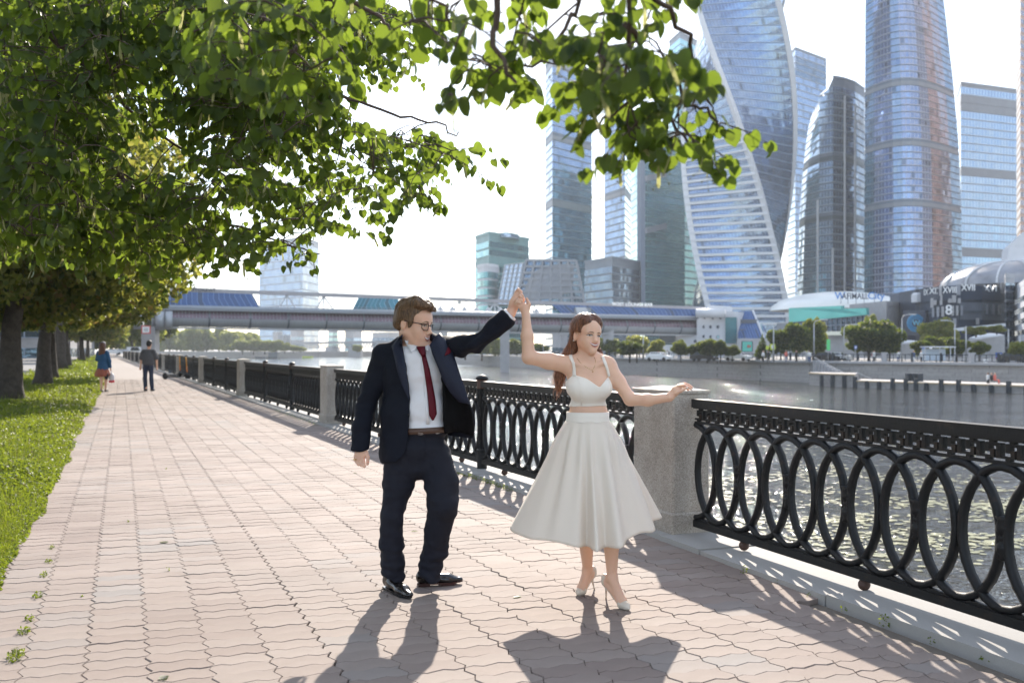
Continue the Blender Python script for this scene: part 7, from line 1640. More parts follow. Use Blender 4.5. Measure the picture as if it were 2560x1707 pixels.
Q_ = np.concatenate([a[0] for a in qs]); MI = np.concatenate([a[1] for a in qs]); LVv = np.concatenate([a[2] for a in qs])
me = np_mesh('verge_grass', Q_, np.arange(len(Q_)).reshape(-1, 4), [G_cov, G_dry], False, MI); set_attr(me, 'lv', np.repeat(LVv, 4)); tag(mobj('verge_grass', me), 'bright green leafy ground cover and grass on the verge beside the path', 'grass', kind='stuff')
# upright grass blades
r = np.random.RandomState(5); n = 16000; Y = 1 / (1 / 6.0 + (1 / 60 - 1 / 6.0) * r.uniform(0, 1, n)); xr = -3.21 - (Y - 6.25) * .392; xl = np.maximum(-24.5 - (Y - 49) * .393, -.6 * Y); X = xl + (xr - .05 - xl) * r.uniform(0, 1, n); ok = xr > xl + .15; X, Y = X[ok], Y[ok]; n = len(X)
h_ = r.uniform(.05, .20, n) * (1 + Y / 40) * np.clip((xr[ok] - X) / .5, .25, 1); w_ = .0022 * (Y / 6) ** .8; a = r.uniform(0, 6.28, n); dx, dy = np.cos(a), np.sin(a); ln = r.uniform(.1, .6, n)
b0 = np.column_stack([X - dy * w_, Y + dx * w_, X * 0]); b1 = np.column_stack([X + dy * w_, Y - dx * w_, X * 0]); t1 = np.column_stack([X + dx * h_ * ln, Y + dy * h_ * ln, h_]); q = np.stack([b0, b1, t1 + [0, 0, 0]], 1).reshape(-1, 3)
me = np_mesh('grass_blades', q, np.arange(3 * n).reshape(-1, 3), [G_cov, G_dry], False, r.choice(2, n, p=(.82, .18))); set_attr(me, 'lv', np.repeat(r.uniform(0, 1, n), 3)); tag(mobj('grass_blades', me), 'thin taller grass blades standing through the ground cover', 'grass', kind='stuff')
def tuft(p, n, rad, h, seed, stretch=(1, 1)):
    r = np.random.RandomState(seed); ang = r.uniform(0, 6.28, n); rr_ = rad * np.sqrt(r.uniform(0, 1, n)); ux, uy = UU.x, UU.y; lx, ly = rr_ * np.cos(ang) * stretch[0], rr_ * np.sin(ang) * stretch[1]
    c = np.column_stack([p[0] + ux * lx + VV.x * ly, p[1] + uy * lx + VV.y * ly, p[2] + r.uniform(.0, h, n)]); nr = r.normal(size=(n, 3)) * .7; nr[:, 2] += .8; nr /= np.linalg.norm(nr, axis=1)[:, None]; a = np.cross(nr, r.normal(size=(n, 3))); a /= np.linalg.norm(a, axis=1)[:, None]; b = np.cross(nr, a); s_ = (r.uniform(.004, .010, n))[:, None]
    return np.stack([c - a * s_, c + b * s_ * .6, c + a * s_, c - b * s_ * .6], 1).reshape(-1, 3)
T_ = []
for k, (px, py, n, rad, st_) in enumerate(((40, 1640, 180, .05, (2.2, .8)), (60, 1580, 90, .04, (1.5, .8)), (75, 1548, 50, .03, (1.5, .8)), (95, 1490, 80, .04, (2, .7)), (110, 1440, 60, .035, (2, .7)), (122, 1405, 50, .035, (2, .7)), (130, 1370, 30, .03, (2, .7)), (415, 1172, 12, .02, (1, .6)), (205, 1490, 10, .02, (1, .6)), (320, 1305, 8, .02, (1, .6)), (420, 1425, 14, .02, (1, .6)))):
    T_.append(tuft(Gd(px, py), n, rad, .022, 50 + k, st_))
for k in range(26): T_.append(tuft(fl(2.9 + k * .075, -.165) + Vector((0, 0, -.01)), 34, .045, .055 if k < 18 else .02, 80 + k, (1.0, .6)))
for k in range(18): T_.append(tuft(fl(-1.2 - k * .33, -.15) + Vector((0, 0, -.01)), 8 if k % 4 else 30, .03, .03 if k % 4 else .06, 120 + k))
for k in range(10): T_.append(tuft(fl(12.8 + k * .5, -.17), 30, .06, .05, 150 + k, (3, .6)))
q = np.concatenate(T_); me = np_mesh('joint_weeds', q, np.arange(len(q)).reshape(-1, 4), [G_cov], False); set_attr(me, 'lv', np.repeat(np.random.RandomState(2).uniform(0, 1, len(q) // 4), 4)); tag(mobj('joint_weeds', me), 'small weeds growing in the paving joints and along the kerb', 'weeds', kind='stuff')
# lily pads
r = np.random.RandomState(9); m_l = mat('lily_pad', (0.30, 0.31, 0.15), .35, var=.35, scale=1.2, c2=(0.42, 0.40, 0.22)); vs = []; fs = []; cnt = 0
while cnt < 2600:
    px = r.uniform(1500, 2600); py = r.uniform(1110, 1460); Z = F * (CH - WZ) / (py - HY)
    c = math.exp(-((py - (1230 + (px - 1700) * .06)) / 90) ** 2)
    X = (px - 1280) / F * Z; cl = wave_noise(np.array([[X, Z * 1.5, 0]], np.float32), 4, 1.0)[0]
    if r.rand() > c * (.55 + .6 * cl): continue
    if (Vector((X, Z, 0)) - P1).dot(FV) < 1.2: continue
    rad = r.uniform(.05, .13); k0 = len(vs); n = 8
    for j in range(n): a = 2 * PI * j / n + r.uniform(-.1, .1); vs.append((X + rad * math.cos(a), Z + rad * math.sin(a) * .9, WZ + .012 + r.uniform(0, .012)))
    fs.append(list(range(k0, k0 + n))); cnt += 1
me = np_mesh('lily_pads', np.array(vs, np.float32), np.array(fs), [m_l], False); tag(mobj('lily_pads', me), 'pale water lily pads drifting on the river behind the near fence', 'water plants', kind='stuff')
# ------------------------------------------------------------ far bank: quay, railing, lamps, shelter, signs, people
def hang(root, name, m_, fn): m = MB(); fn(m); return m.build(name, m_, root)
M_galv = mat('galvanised_pole', (0.42, 0.43, 0.45), .45, .4, .05); M_dpost = mat('dark_pile', (0.02, 0.028, 0.04), .6, var=.2); M_tan = mat('tan_edge_beam', (0.52, 0.40, 0.26), .7, var=.1)
# wall coping and iron fence on the far bank
pts = bankR[4:11]
cop = tag(empty('wall_coping'), kind='structure')
for a, b in zip(pts[:-1], pts[1:]): MB().bar(a + Vector((0, 0, -.45)), b + Vector((0, 0, -.45)), 1.0, .35).build('coping_stone', M_conc, cop)
seg = []
for a, b in zip(pts[:-1], pts[1:]):
    n = max(1, int((b - a).length / 9)); 
    for k in range(n): seg.append((a.lerp(b, k / n), a.lerp(b, (k + 1) / n)))
k = 0
for a, b in seg:
    if a.x / a.y > .56: continue
    k += 1; r = empty('far_railing', a + Vector((0, .8, -.3))); d = b - a; tag(r, '%s black railing bay on the far embankment counted from the left' % (ordn + ['fourteenth', 'fifteenth', 'sixteenth', 'seventeenth', 'eighteenth', 'nineteenth', 'twentieth', 'last'])[min(k - 1, 20)], 'railing', 'railing bays on the far embankment')
    m = MB(); m.bar(Vector((0, 0, 1.0)), d + Vector((0, 0, 1.0)), .1); m.bar(Vector((0, 0, .15)), d + Vector((0, 0, .15)), .09); n = 14
    for i in range(n): p = d * (i + .5) / n; m.bar(p + Vector((0, 0, .15)), p + Vector((0, 0, 1.0)), .14, .05)
    m.build('bars', M_dpost, r)
    for f_ in (.33, .66): MB().box(d.x * f_ - .12, d.y * f_ - .12, 0, d.x * f_ + .12, d.y * f_ + .12, 1.25).build('post', M_dpost, r)
    MB().box(-.35, -.3, -.1, .35, .3, 1.3).build('stone_pillar', M_conc, r)
# low quay with piles
def qpt(px): f_ = (px - 2022) / (2700 - 2022); return Vector((*XY(px, 152 + (108 - 152) * f_), 0)) if False else Vector((*XY(px, 12644 / (np.interp(px, [2022, 2051, 2560, 2700], [962, 965, 984, 990]) - HY)), 0))
q_ = empty('lower_quay', qpt(2022)); tag(q_, 'low concrete quay with dark piles along the foot of the far wall', 'quay'); qo = q_.location
def qtop(px): return WZ + (1.75 if px < 2135 else .95)
for (x0, x1) in ((2022, 2080), (2080, 2136), (2136, 2260), (2260, 2390), (2390, 2520), (2520, 2700)):
    a, b = qpt(x0), qpt(x1); h = qtop(x0 + 1); m = MB(); bk = Vector((3, 7, 0)); lo = Vector((0, 0, WZ - 1)); hi = Vector((0, 0, h)); m.hexa([a + lo - qo, b + lo - qo, b + bk + lo - qo, a + bk + lo - qo, a + hi - qo, b + hi - qo, b + bk + hi - qo, a + bk + hi - qo]); m.build('quay_section', M_granwall if x0 > 1 else None, q_)
    MB().bar(a + Vector((0, -.12, h - .08)) - qo, b + Vector((0, -.12, h - .08)) - qo, .3, .16).build('edge_beam', M_tan, q_)
for i, px in enumerate((2052, 2079, 2108, 2135, 2165, 2195, 2229, 2262, 2287, 2313, 2350, 2393, 2431, 2475, 2518, 2562, 2606)):
    p = qpt(px); tall = i in (3, 6, 7, 8, 10, 11, 14); h = qtop(px) + (.45 if tall else -.05) - (.15 if i < 3 else 0); m = MB(); m.box(p.x - .22 - qo.x, p.y - .55 - qo.y, WZ - 1, p.x + .22 - qo.x, p.y - .14 - qo.y, h); m.build('pile', M_dpost, q_)
# stairs down to the quay
st = empty('quay_stairs', Pt(2035, 905, 150)); tag(st, 'stone stair with handrail going down to the low quay', 'stairs'); 
for i in range(9): p0 = Pt(2040 + i * 8, 900 + i * 4.2, 147 - i * .8) - st.location; MB().box(p0.x - .3, p0.y - 1, p0.z - 3, p0.x + .3, p0.y + .6, p0.z).build('step', M_conc, st)
MB().bar(Pt(2035, 893, 145) - st.location, Pt(2110, 932, 139) - st.location, .08).build('handrail', M_galv, st)
MB().bar(Pt(2140, 930, 137) - st.location, Pt(2185, 950, 134) - st.location, .08).build('handrail', M_galv, st)
# outfall openings in the wall
for px in (1792, 1826): r = empty('outfall', Vector((*XY(px, 176.5), WZ))); tag(r, 'dark outfall opening at the waterline, %s of two' % ('left' if px < 1800 else 'right'), 'outfall'); MB().box(-1.1, -1.0, -.3, 1.1, 1.6, .55).build('recess', M_spd, r); MB().box(-1.1, -1.05, .55, 1.1, 1.6, .68).build('lintel', M_conc, r)
# lamp posts, signs, shelter
def lamp(px, ytop, Z, arm, lab):
    r = empty('street_lamp', Vector((*XY(px, Z), GZ))); tag(r, lab, 'street lamp', 'street lamps on the far bank'); h = zpx(ytop, Z) - GZ; MB().tube([(0, 0, 0), (0, 0, h * .6), (0, 0, h)], [.14, .10, .07], 8).build('pole', M_galv, r, True)
    if arm: MB().tube([(0, 0, h), (.25 * arm, 0, h + .35), (1.1 * arm, 0, h + .55)], .06, 6).build('arm', M_galv, r, True); MB().box(min(1.0 * arm, 2.0 * arm), -.2, h + .45, max(1.0 * arm, 2.0 * arm), .2, h + .62).build('lamp_head', M_galv, r)
for a in ((1934, 815, 150, 1, 'lamp post in front of the dark willows'), (2035, 808, 150, 1, 'curved lamp post left of the mall front'), (2110, 820, 148, 1, 'short lamp post below the dark mall glazing'), (2255, 795, 146, 1, 'lamp post in front of the W emblem'), (2387, 810, 144, -1, 'tall lamp post over the bus shelter'), (2415, 815, 143, 0, 'thin flagpole mast right of the bus shelter'), (2521, 822, 140, 0, 'white mast near the glass stair tower'), (2550, 838, 138, 0, 'short white mast at the right edge'), (1358, 838, 250, 0, 'small lamp mast left of the woman\'s hair'), (1608, 838, 170, 0, 'park mast with twin board between round trees')): lamp(*a)
sh_ = empty('bus_shelter', Vector((*XY(2345, 142), GZ))); tag(sh_, 'white flat roofed bus shelter behind the far railing', 'bus shelter'); MB().box(-2.2, -.8, 2.15, 2.2, .9, 2.35).build('roof', M_white, sh_); 
for x in (-2.1, 0, 1.5, 2.1): MB().box(x - .05, -.7, 0, x + .05, -.6, 2.15).build('post', M_white, sh_)
MB().box(-2.0, .75, .3, 1.4, .8, 2.0).build('glass_wall', G_pale, sh_)
def signp(px, py, Z, w_, h_, m_, lab, post=True, m2=None):
    r = empty('street_sign', Vector((*XY(px, Z), GZ))); tag(r, lab, 'sign', 'signs on the far bank'); z = zpx(py, Z) - GZ; MB().box(-w_ / 2, -.05, z - h_ / 2, w_ / 2, .05, z + h_ / 2).build('board', m_, r)
    if m2: MB().box(-w_ * .3, -.07, z - h_ * .3, w_ * .3, -.052, z + h_ * .3).build('symbol', m2, r)
    if post: MB().tube([(0, .1, 0), (0, .1, z)], .05, 6).build('post', M_galv, r)
    return r
M_yg = mat('sign_yellow_green', (.50, .62, .04), .5, var=0); M_bl = mat('sign_blue', (.03, .12, .45), .5, var=0); M_wh = mat('sign_board_white', (.78, .78, .78), .5, var=0); M_rd = mat('signal_red', (.7, .03, .02), .5, var=0); M_gn = mat('signal_green', (.1, .6, .2), .5, var=0)
signp(1932, 867, 152, .75, .9, M_yg, 'yellow green pedestrian sign left of the willows', True, M_wh); signp(1918, 869, 152, .4, .55, M_yg, 'small yellow green sign beside the conifer'); signp(2071, 862, 148, .5, 1.6, M_gn, 'green vertical sign below the mall'); signp(2139, 868, 147, .38, .5, M_bl, 'small blue square sign before the largest dark tree', True, M_wh)
signp(2182, 887, 146, .3, .45, M_rd, 'red traffic signal at the road by the large dark tree'); signp(2122, 888, 146, .55, .3, M_wh, 'small white sign plate near the railing left'); signp(2310, 872, 144, .45, .5, M_bl, 'blue bus stop sign left of the shelter'); signp(2327, 874, 144, .4, .7, M_wh, 'white route board on the shelter roof edge'); signp(2497, 889, 140, .9, .9, M_bl, 'blue poster board near the right canopy', True, M_wh); signp(2464, 903, 138, .55, .6, M_wh, 'white square plate hanging on the far railing')
bb = signp(1868, 866, 150, 1.45, 1.45, mat('billboard_turquoise', (.12, .50, .42), .5, var=.05), 'square turquoise billboard with red digits below the blue slope', True); z = zpx(866, 150) - GZ; o = text3('80', .55, M_rd, bb, bb.location + Vector((.25, -.09, z - .0)), 0, .02); MB().box(-.85, -.02, z - .8, .85, .1, z + .8).build('frame', M_dpost, bb)
# flags
for i, (px, m_) in enumerate(((1516, M_rd), (1527, M_wh))):
    r = empty('flag', Vector((*XY(px, 235), GZ))); tag(r, '%s flag on a mast right of the woman\'s cheek' % ('red' if i == 0 else 'white'), 'flag'); h = zpx(838, 235) - GZ; MB().tube([(0, 0, 0), (0, 0, h)], .05, 5).build('mast', M_galv, r); MB().slab([(0, 0, h), (.75, 0, h - .3), (.35, 0, h - 1.2), (-.15, 0, h - 1.3)], .05).build('cloth', m_, r)
# cars and people on the far bank
M_tyre = mat('tyre_rubber', (.02, .02, .022), .8); M_carg = mat('car_window', (.03, .035, .04), .1, .0, 0)
def car(name, loc, rz, paint, lab, L_=4.3, van=False, grp=None):
    r = empty(name, loc, rz); tag(r, lab, 'van' if van else 'car', grp); hgt = 1.45 if not van else 2.0; W2 = .88
    prof = [(-L_ / 2, .35), (-L_ / 2 + .05, .85), (-L_ * .40, .95), (-L_ * .28, hgt), (L_ * .12, hgt), (L_ * .27, .98), (L_ * .46, .85), (L_ / 2, .6), (L_ / 2, .32)]
    if van: prof = [(-L_ / 2, .35), (-L_ / 2, 1.9), (-L_ * .45, hgt), (L_ * .25, hgt), (L_ * .36, 1.15), (L_ * .5, .95), (L_ / 2, .32)]
    n = len(prof); vs = [(x, -W2 * (1 if z < 1 else .84), z) for x, z in prof] + [(x, W2 * (1 if z < 1 else .84), z) for x, z in prof]; MB().add(vs, [tuple(range(n)), tuple(range(2 * n - 1, n - 1, -1))] + [(i, n + i, n + (i + 1) % n, (i + 1) % n) for i in range(n)]).build('body', paint, r)
    for sgn in (-1, 1): MB().slab([(-L_ * .30, sgn * .80, 1.0), (L_ * .20, sgn * .80, 1.0), (L_ * .10, sgn * .765, hgt - .1), (-L_ * .26, sgn * .765, hgt - .1)], .03 * sgn).build('side_window', M_carg, r)
    MB().slab([(L_ * .262, -.7, 1.02), (L_ * .262, .7, 1.02), (L_ * .135, .62, hgt - .08), (L_ * .135, -.62, hgt - .08)], -.03).build('windscreen', M_carg, r); MB().slab([(-L_ * .405, .7, 1.0), (-L_ * .405, -.7, 1.0), (-L_ * .30, -.62, hgt - .1), (-L_ * .30, .62, hgt - .1)], -.03).build('rear_window', M_carg, r)
    for x in (-L_ * .32, L_ * .31):
        for sgn in (-1, 1): MB().tube([(x, sgn * (W2 - .12), .32), (x, sgn * (W2 + .04), .32)], .32, 14).build('wheel', M_tyre, r)
    for sgn in (-1, 1): MB().box(L_ / 2 - .04, sgn * .6 - .15, .62, L_ / 2 + .02, sgn * .6 + .15, .76).build('headlight', M_wh, r); MB().box(-L_ / 2 - .02, sgn * .65 - .12, .65, -L_ / 2 + .04, sgn * .65 + .12, .85).build('tail_light', M_rd, r)
    return r
P_w = mat('car_paint_white', (.75, .75, .75), .25, var=0); P_s = mat('car_paint_silver', (.45, .46, .48), .3, .5, 0); P_k = mat('car_paint_black', (.02, .02, .022), .2, var=0); P_r = mat('car_paint_grey_red', (.30, .08, .06), .3, var=0)
for i, (px, pm, lab) in enumerate(((1648, P_w, 'white car passing behind the far railing left'), (1760, P_k, 'dark car behind the far railing below the portholes'), (1845, P_w, 'white car behind the railing near the billboard'), (2070, P_k, 'dark car behind the railing below the teal mall'), (2095, P_s, 'silver car just right of the dark one below the mall'), (2536, P_k, 'black car at the far right behind the railing'), (1420, P_s, 'silver car parked behind the woman\'s hair, far bank'))):
    Z = 162 if px < 1900 else 149; Z = 138 if px > 2500 else Z; Z = 230 if px < 1500 else Z; car('parked_car', Vector((*XY(px, Z), GZ)), R(-38), pm, lab, grp='cars on the far bank road')
def small_person(px, Z, z0, lab, top, legs, h=1.7, sit=False, cat='person'):
    r = empty('person', Vector((*XY(px, Z), z0)), rnd.uniform(0, 6)); tag(r, lab, cat, 'people on the far bank'); k = h / 1.7; m = MB()
    if sit: m.lathe([(.10, .35), (.17, .5), (.16, .75), (.19, .95), (.06, 1.05)], 8); m.tube([(0, 0, .45), (.1, -.45, .48), (.1, -.5, .05)], .08, 6); m.tube([(0, 0, .45), (-.12, -.42, .48), (-.12, -.5, .05)], .08, 6); hz_ = 1.18
    else: m.lathe([(.12, .80 * k), (.17, 1.0 * k), (.20, 1.35 * k), (.08, 1.46 * k), (.06, 1.5 * k)], 8); m.tube([(.2, 0, 1.38 * k), (.25, 0, 1.05 * k), (.22, -.08, .82 * k)], [.055, .05, .04], 6); m.tube([(-.2, 0, 1.38 * k), (-.25, 0, 1.05 * k), (-.22, -.05, .82 * k)], [.055, .05, .04], 6); hz_ = 1.6 * k
    m.build('clothing', top, r, True)
    if not sit: MB().tube([(.09, 0, .85 * k), (.10, .02, .45 * k), (.10, 0, .0)], [.10, .075, .05], 6).tube([(-.09, 0, .85 * k), (-.10, -.08, .45 * k), (-.11, .06, .0)], [.10, .075, .05], 6).build('legs', legs, r, True)
    m = MB(); m.ball((0, 0, hz_), .115, 8, 1.15); m.build('head', M_skinM, r, True); m = MB(); m.ball((0, .02, hz_ + .035), .12, 8, 1.0); m.build('hair', M_hairW, r, True); return r
C_w = mat('cloth_white', (.7, .7, .7), .8, var=0); C_r = mat('cloth_coral', (.65, .16, .12), .8, var=0); C_k = mat('cloth_black', (.02, .02, .025), .8, var=0); C_b = mat('cloth_blue', (.05, .09, .2), .8, var=0)
for px, Z, lab, a, b in ((1645, 166, 'pedestrian in coral top by the round park trees', C_r, C_k), (1652, 167, 'second pedestrian in coral beside the first by the park trees', C_r, C_b), (1668, 166, 'pedestrian in white just right of the coral pair', C_w, C_k), (1908, 151, 'pedestrian in white left of the yellow sign post', C_w, C_k), (1921, 151, 'pedestrian in black beside the white shirted one', C_k, C_k), (1965, 150, 'pedestrian in coral by the white kiosk post', C_r, C_b), (1991, 149, 'dark dressed pedestrian on the corner bastion', C_k, C_k), (2023, 147.5, 'pedestrian in white leaning at the corner above the stairs', C_w, C_b), (2185, 144, 'pedestrian in white at the red signal', C_w, C_k), (2246, 143, 'pedestrian in pale top left of the emblem lamp', C_w, C_b), (2303, 141, 'pedestrian in white left of the shelter', C_w, C_k), (2284, 140, 'pedestrian in light blue by the railing', C_b, C_w)):
    small_person(px, Z, GZ, lab, a, b)
for px, lab, a in ((2470, 'left of three people sitting on the low quay', C_w), (2479, 'middle of three people sitting on the low quay', C_k), (2487, 'right of three people sitting on the low quay, in pink', C_r)):
    p = qpt(px); r = small_person(px, p.y + 2.2, qtop(px), lab, a, C_b, sit=True)
for i, px in enumerate((2272, 2287, 2299)): r = empty('waste_bin', Vector((*XY(px, qpt(px).y + 3), qtop(px)))); tag(r, '%s dark bin at the foot of the far wall' % ('leftmost', 'middle', 'rightmost')[i], 'bin', 'dark bins on the quay'); MB().box(-.35, -.3, 0, .35, .3, .9).build('bin_body', M_dpost, r); MB().box(-.38, -.33, .9, .38, .33, 1.0).build('bin_lid', M_navyw, r)
# barges and hull on the left water
for (px0, px1, py, Z, m_, lab) in ((672, 697, 893, 520, M_spd, 'dark moored barge box below the tree row'), (640, 668, 894, 530, M_greyp, 'low grey pontoon left of the dark barge'), (757, 782, 892, 560, M_yg, 'flat yellow green pontoon at the tip of the left quay')):
    a, b = xpx(px0, Z), xpx(px1, Z); r = empty('barge', ((a + b) / 2, Z, WZ)); tag(r, lab, 'barge'); L_ = (b - a) / 2; MB().hexa([(-L_ * .9, -2, -.3), (L_ * .9, -2, -.3), (L_ * .9, 2, -.3), (-L_ * .9, 2, -.3), (-L_, -2.5, 1.0), (L_, -2.5, 1.0), (L_, 2.5, 1.0), (-L_, 2.5, 1.0)]).build('hull', m_, r)
    if 'box' in lab: MB().box(-L_ * .9, -1.8, 1, L_ * .9, 1.8, 3.2).build('cabin', m_, r)
r = empty('landing_stage', (*XY(525, 62), WZ)); tag(r, 'dark flat roof of a landing stage beyond the fence left', 'landing stage'); MB().box(-1.9, -2, 3.55, 2.1, 3, 3.8).build('roof', M_spd, r); MB().box(-1.7, -1.7, 0, 1.9, 2.7, 3.5).build('cabin', M_greyp, r)

# ------------------------------------------------------------ walkers, scooters, road side
def walker(px, pyf, lab, kind):
    g = Gd(px, pyf); Z = g.y; r = empty('person', g); tag(r, lab, 'man' if kind == 'm' else 'woman'); P_ = lambda x, y, dz=0.0: np.array(Pt(x, y, Z + dz) - g, np.float32); h = .014; kids = []
    def so(name, lo, hi, mt, fn, it=2, disp=None): s = SDF(lo, hi, h); fn(s); return sdf_obj(name, s, [mt], r, it, disp)
    B = ((-.5, -.35, -.02), (.5, .45, 1.85))
    if kind == 'm':
        def body(s):
            s.ell((.03, .0, 1.64), (.085, .105, .125)); s.cap((.02, .02, 1.54), (0, .02, 1.42), .055, .06); s.ell((0, 0, 1.2), (.16, .10, .25), None, .05); s.cap((-.19, 0, 1.38), (-.26, .02, 1.12), .05, .045); s.cap((-.26, .02, 1.12), (-.25, -.06, .86), .042, .032); s.ell((-.25, -.08, .79), (.035, .045, .06)); s.cap((.21, 0, 1.38), (.28, .02, 1.12), .05, .045); s.cap((.28, .02, 1.12), (.28, .05, .86), .042, .032); s.ell((.28, .06, .79), (.035, .045, .06))
            s.cap((-.1, 0, .9), (-.1, .02, .1), .07, .045); s.cap((.1, 0, .9), (.12, .0, .1), .07, .045)
        so('body', *B, M_skinM, body); so('hair', *B, mat('hair_black', (.012, .010, .010), .6), lambda s: (s.ell((.03, .0, 1.69), (.093, .113, .10)), s.ell((.03, -.05, 1.64), (.085, .06, .09))))
        so('shirt', *B, mat('grey_shirt', (.085, .085, .095), .85, scale=20), lambda s: (s.ell((0, 0, 1.15), (.225, .155, .28), None, .06), s.cap((-.15, 0, 1.40), (.16, 0, 1.40), .075, .075, .05), s.cap((-.18, 0, 1.38), (-.25, .01, 1.16), .08, .078, .03), s.cap((.19, 0, 1.38), (.275, .01, 1.16), .08, .078, .03), s.ell((0, 0, .97), (.21, .145, .10), None, .04), s.cut(lambda X, Y, Z_: Z_ - .90, (-1, -1, 0), (1, 1, 1))), 2, lambda v: .006 * wave_noise(v, 3, 14))
        so('trousers', *B, mat('dark_blue_jeans', (.018, .028, .06), .8, scale=20), lambda s: (s.ell((0, 0, .92), (.175, .125, .10), None, .04), s.cap((-.09, 0, .86), (-.11, -.02, .45), .095, .075), s.cap((-.11, -.02, .45), (-.12, .04, .06), .075, .06), s.cap((.09, 0, .86), (.10, -.0, .45), .095, .075), s.cap((.10, 0, .45), (.13, .02, .06), .075, .06)), 2, lambda v: .006 * wave_noise(v, 5, 12))
        so('shoes', *B, M_shoe, lambda s: (s.cap((-.12, .0, .04), (-.13, .18, .035), .045, .04), s.cap((.13, -.02, .04), (.14, .16, .035), .045, .04)))
    else:
        def body(s):
            s.ell((.0, .0, 1.58), (.08, .10, .12)); s.cap((0, .02, 1.48), (0, .02, 1.36), .05, .055); s.ell((0, 0, 1.15), (.14, .1, .24), None, .05); s.cap((.17, 0, 1.33), (.23, .0, 1.07), .045, .04); s.cap((.23, 0, 1.07), (.24, .05, .82), .038, .03); s.ell((.25, .06, .76), (.03, .04, .055)); s.cap((-.17, 0, 1.33), (-.22, .08, 1.12), .045, .04); s.cap((-.22, .08, 1.12), (-.12, .2, 1.2), .035, .03)
            s.cap((-.06, 0, .75), (-.05, .0, .42), .075, .055); s.cap((-.05, .0, .42), (-.04, -.04, .08), .055, .035); s.cap((.07, 0, .75), (.08, .08, .42), .075, .055); s.cap((.08, .08, .42), (.07, .05, .08), .052, .034)
        so('body', *B, M_skinW, body); so('hair', *B, M_hairW, lambda s: (s.ell((0, -.01, 1.60), (.095, .115, .12)), s.ell((0, -.06, 1.42), (.12, .07, .20), None, .04), s.ell((-.03, -.07, 1.28), (.10, .05, .12), None, .04)), 2, lambda v: .008 * wave_noise(v, 2, 20)); so('cap', *B, mat('grey_cap', (.25, .25, .28), .7), lambda s: s.ell((.0, .02, 1.68), (.085, .10, .055)))
        so('blouse', *B, mat('blue_blouse', (.012, .075, .18), .75, scale=20), lambda s: (s.ell((0, 0, 1.15), (.18, .14, .27), None, .05), s.cap((-.13, 0, 1.36), (.13, 0, 1.36), .065, .065, .05), s.cap((.15, 0, 1.33), (.225, 0, 1.06), .075, .07, .03), s.cap((.225, 0, 1.06), (.24, .05, .86), .065, .05, .02), s.cap((-.15, 0, 1.33), (-.225, .08, 1.12), .075, .07, .03), s.cap((-.225, .08, 1.12), (-.12, .2, 1.18), .06, .045, .02), s.cap((0, 0, .92), (0, 0, .80), .17, .185, .05), s.cut(lambda X, Y, Z_: Z_ - .74 - .1 * X, (-1, -1, 0), (1, 1, 1))), 2, lambda v: .006 * wave_noise(v, 3, 16))
        so('skirt', *B, mat('rust_skirt', (.34, .10, .06), .8, scale=20), lambda s: (s.cap((0, 0, .80), (-.01, 0, .62), .17, .25, .03), s.cut(lambda X, Y, Z_: Z_ - .53, (-1, -1, 0), (1, 1, 1))), 2, lambda v: .012 * np.sin(np.arctan2(v[:, 1], v[:, 0]) * 9))
        so('shoes', *B, C_k, lambda s: (s.cap((-.04, -.06, .035), (-.04, .10, .03), .038, .03), s.cap((.07, .04, .035), (.08, .19, .03), .038, .03)))
    return r, g
mw, gm = walker(371, 977.5, 'man in grey short sleeved shirt and dark jeans walking away', 'm'); ww, gw = walker(257, 979, 'woman with long dark hair in blue blouse and rust skirt walking away', 'f')
bg_ = empty('shopping_bag', gw + Vector((.29, .04, .33))); tag(bg_, 'white and red plastic bag in the walking woman\'s right hand', 'bag'); s = SDF((-.2, -.15, -.06), (.2, .15, .5), .014); s.ell((0, 0, .14), (.10, .06, .15)); s.cap((0, 0, .25), (-.02, 0, .42), .035, .012, .05); sdf_obj('bag_body', s, [mat('plastic_white', (.75, .72, .75), .5)], bg_, 1, lambda v: .008 * wave_noise(v, 6, 25)); MB().lathe([(.09, -.015), (.104, .03), (.10, .06)], 10).build('red_base', mat('plastic_red', (.6, .03, .06), .5), bg_, True).scale = (1, .62, 1)
b2 = empty('shoulder_bag', gw + Vector((.17, -.10, .55))); tag(b2, 'dark handbag hanging at the walking woman\'s hip', 'bag'); s = SDF((-.15, -.12, -.2), (.15, .12, .2), .014); s.ell((0, 0, 0), (.075, .05, .13)); sdf_obj('bag_body', s, [C_k], b2, 1)
M_or = mat('scooter_orange', (.75, .22, .02), .35, var=0)
def scooter(p, rz, lean, lab):
    r = empty('kick_scooter', p, rz); r.rotation_euler = (lean, 0, rz); tag(r, lab, 'scooter', 'parked electric scooters'); MB().box(-.40, -.08, .10, .34, .08, .16).build('deck', M_tyre, r)
    for x in (-.50, .55): MB().tube([(x, -.03, .115), (x, .03, .115)], .115, 16).build('wheel', M_tyre, r)
    MB().tube([(.34, 0, .13), (.46, 0, .20), (.53, 0, .34)], .03, 8).build('neck', M_tyre, r, True); MB().tube([(.53, 0, .34), (.505, 0, .62)], .032, 8).build('lower_stem', M_or, r, True); MB().tube([(.505, 0, .62), (.46, 0, 1.08)], .028, 8).build('upper_stem', mat('scooter_amber', (.80, .36, .02), .35, var=0), r, True); MB().tube([(.46, -.24, 1.12), (.455, -.1, 1.10), (.455, .1, 1.10), (.46, .24, 1.12)], .016, 6).build('handlebar', M_tyre, r, True); MB().tube([(-.58, 0, .20), (-.44, 0, .25), (-.36, 0, .18)], .022, 6).build('mudguard', M_tyre, r, True); return r
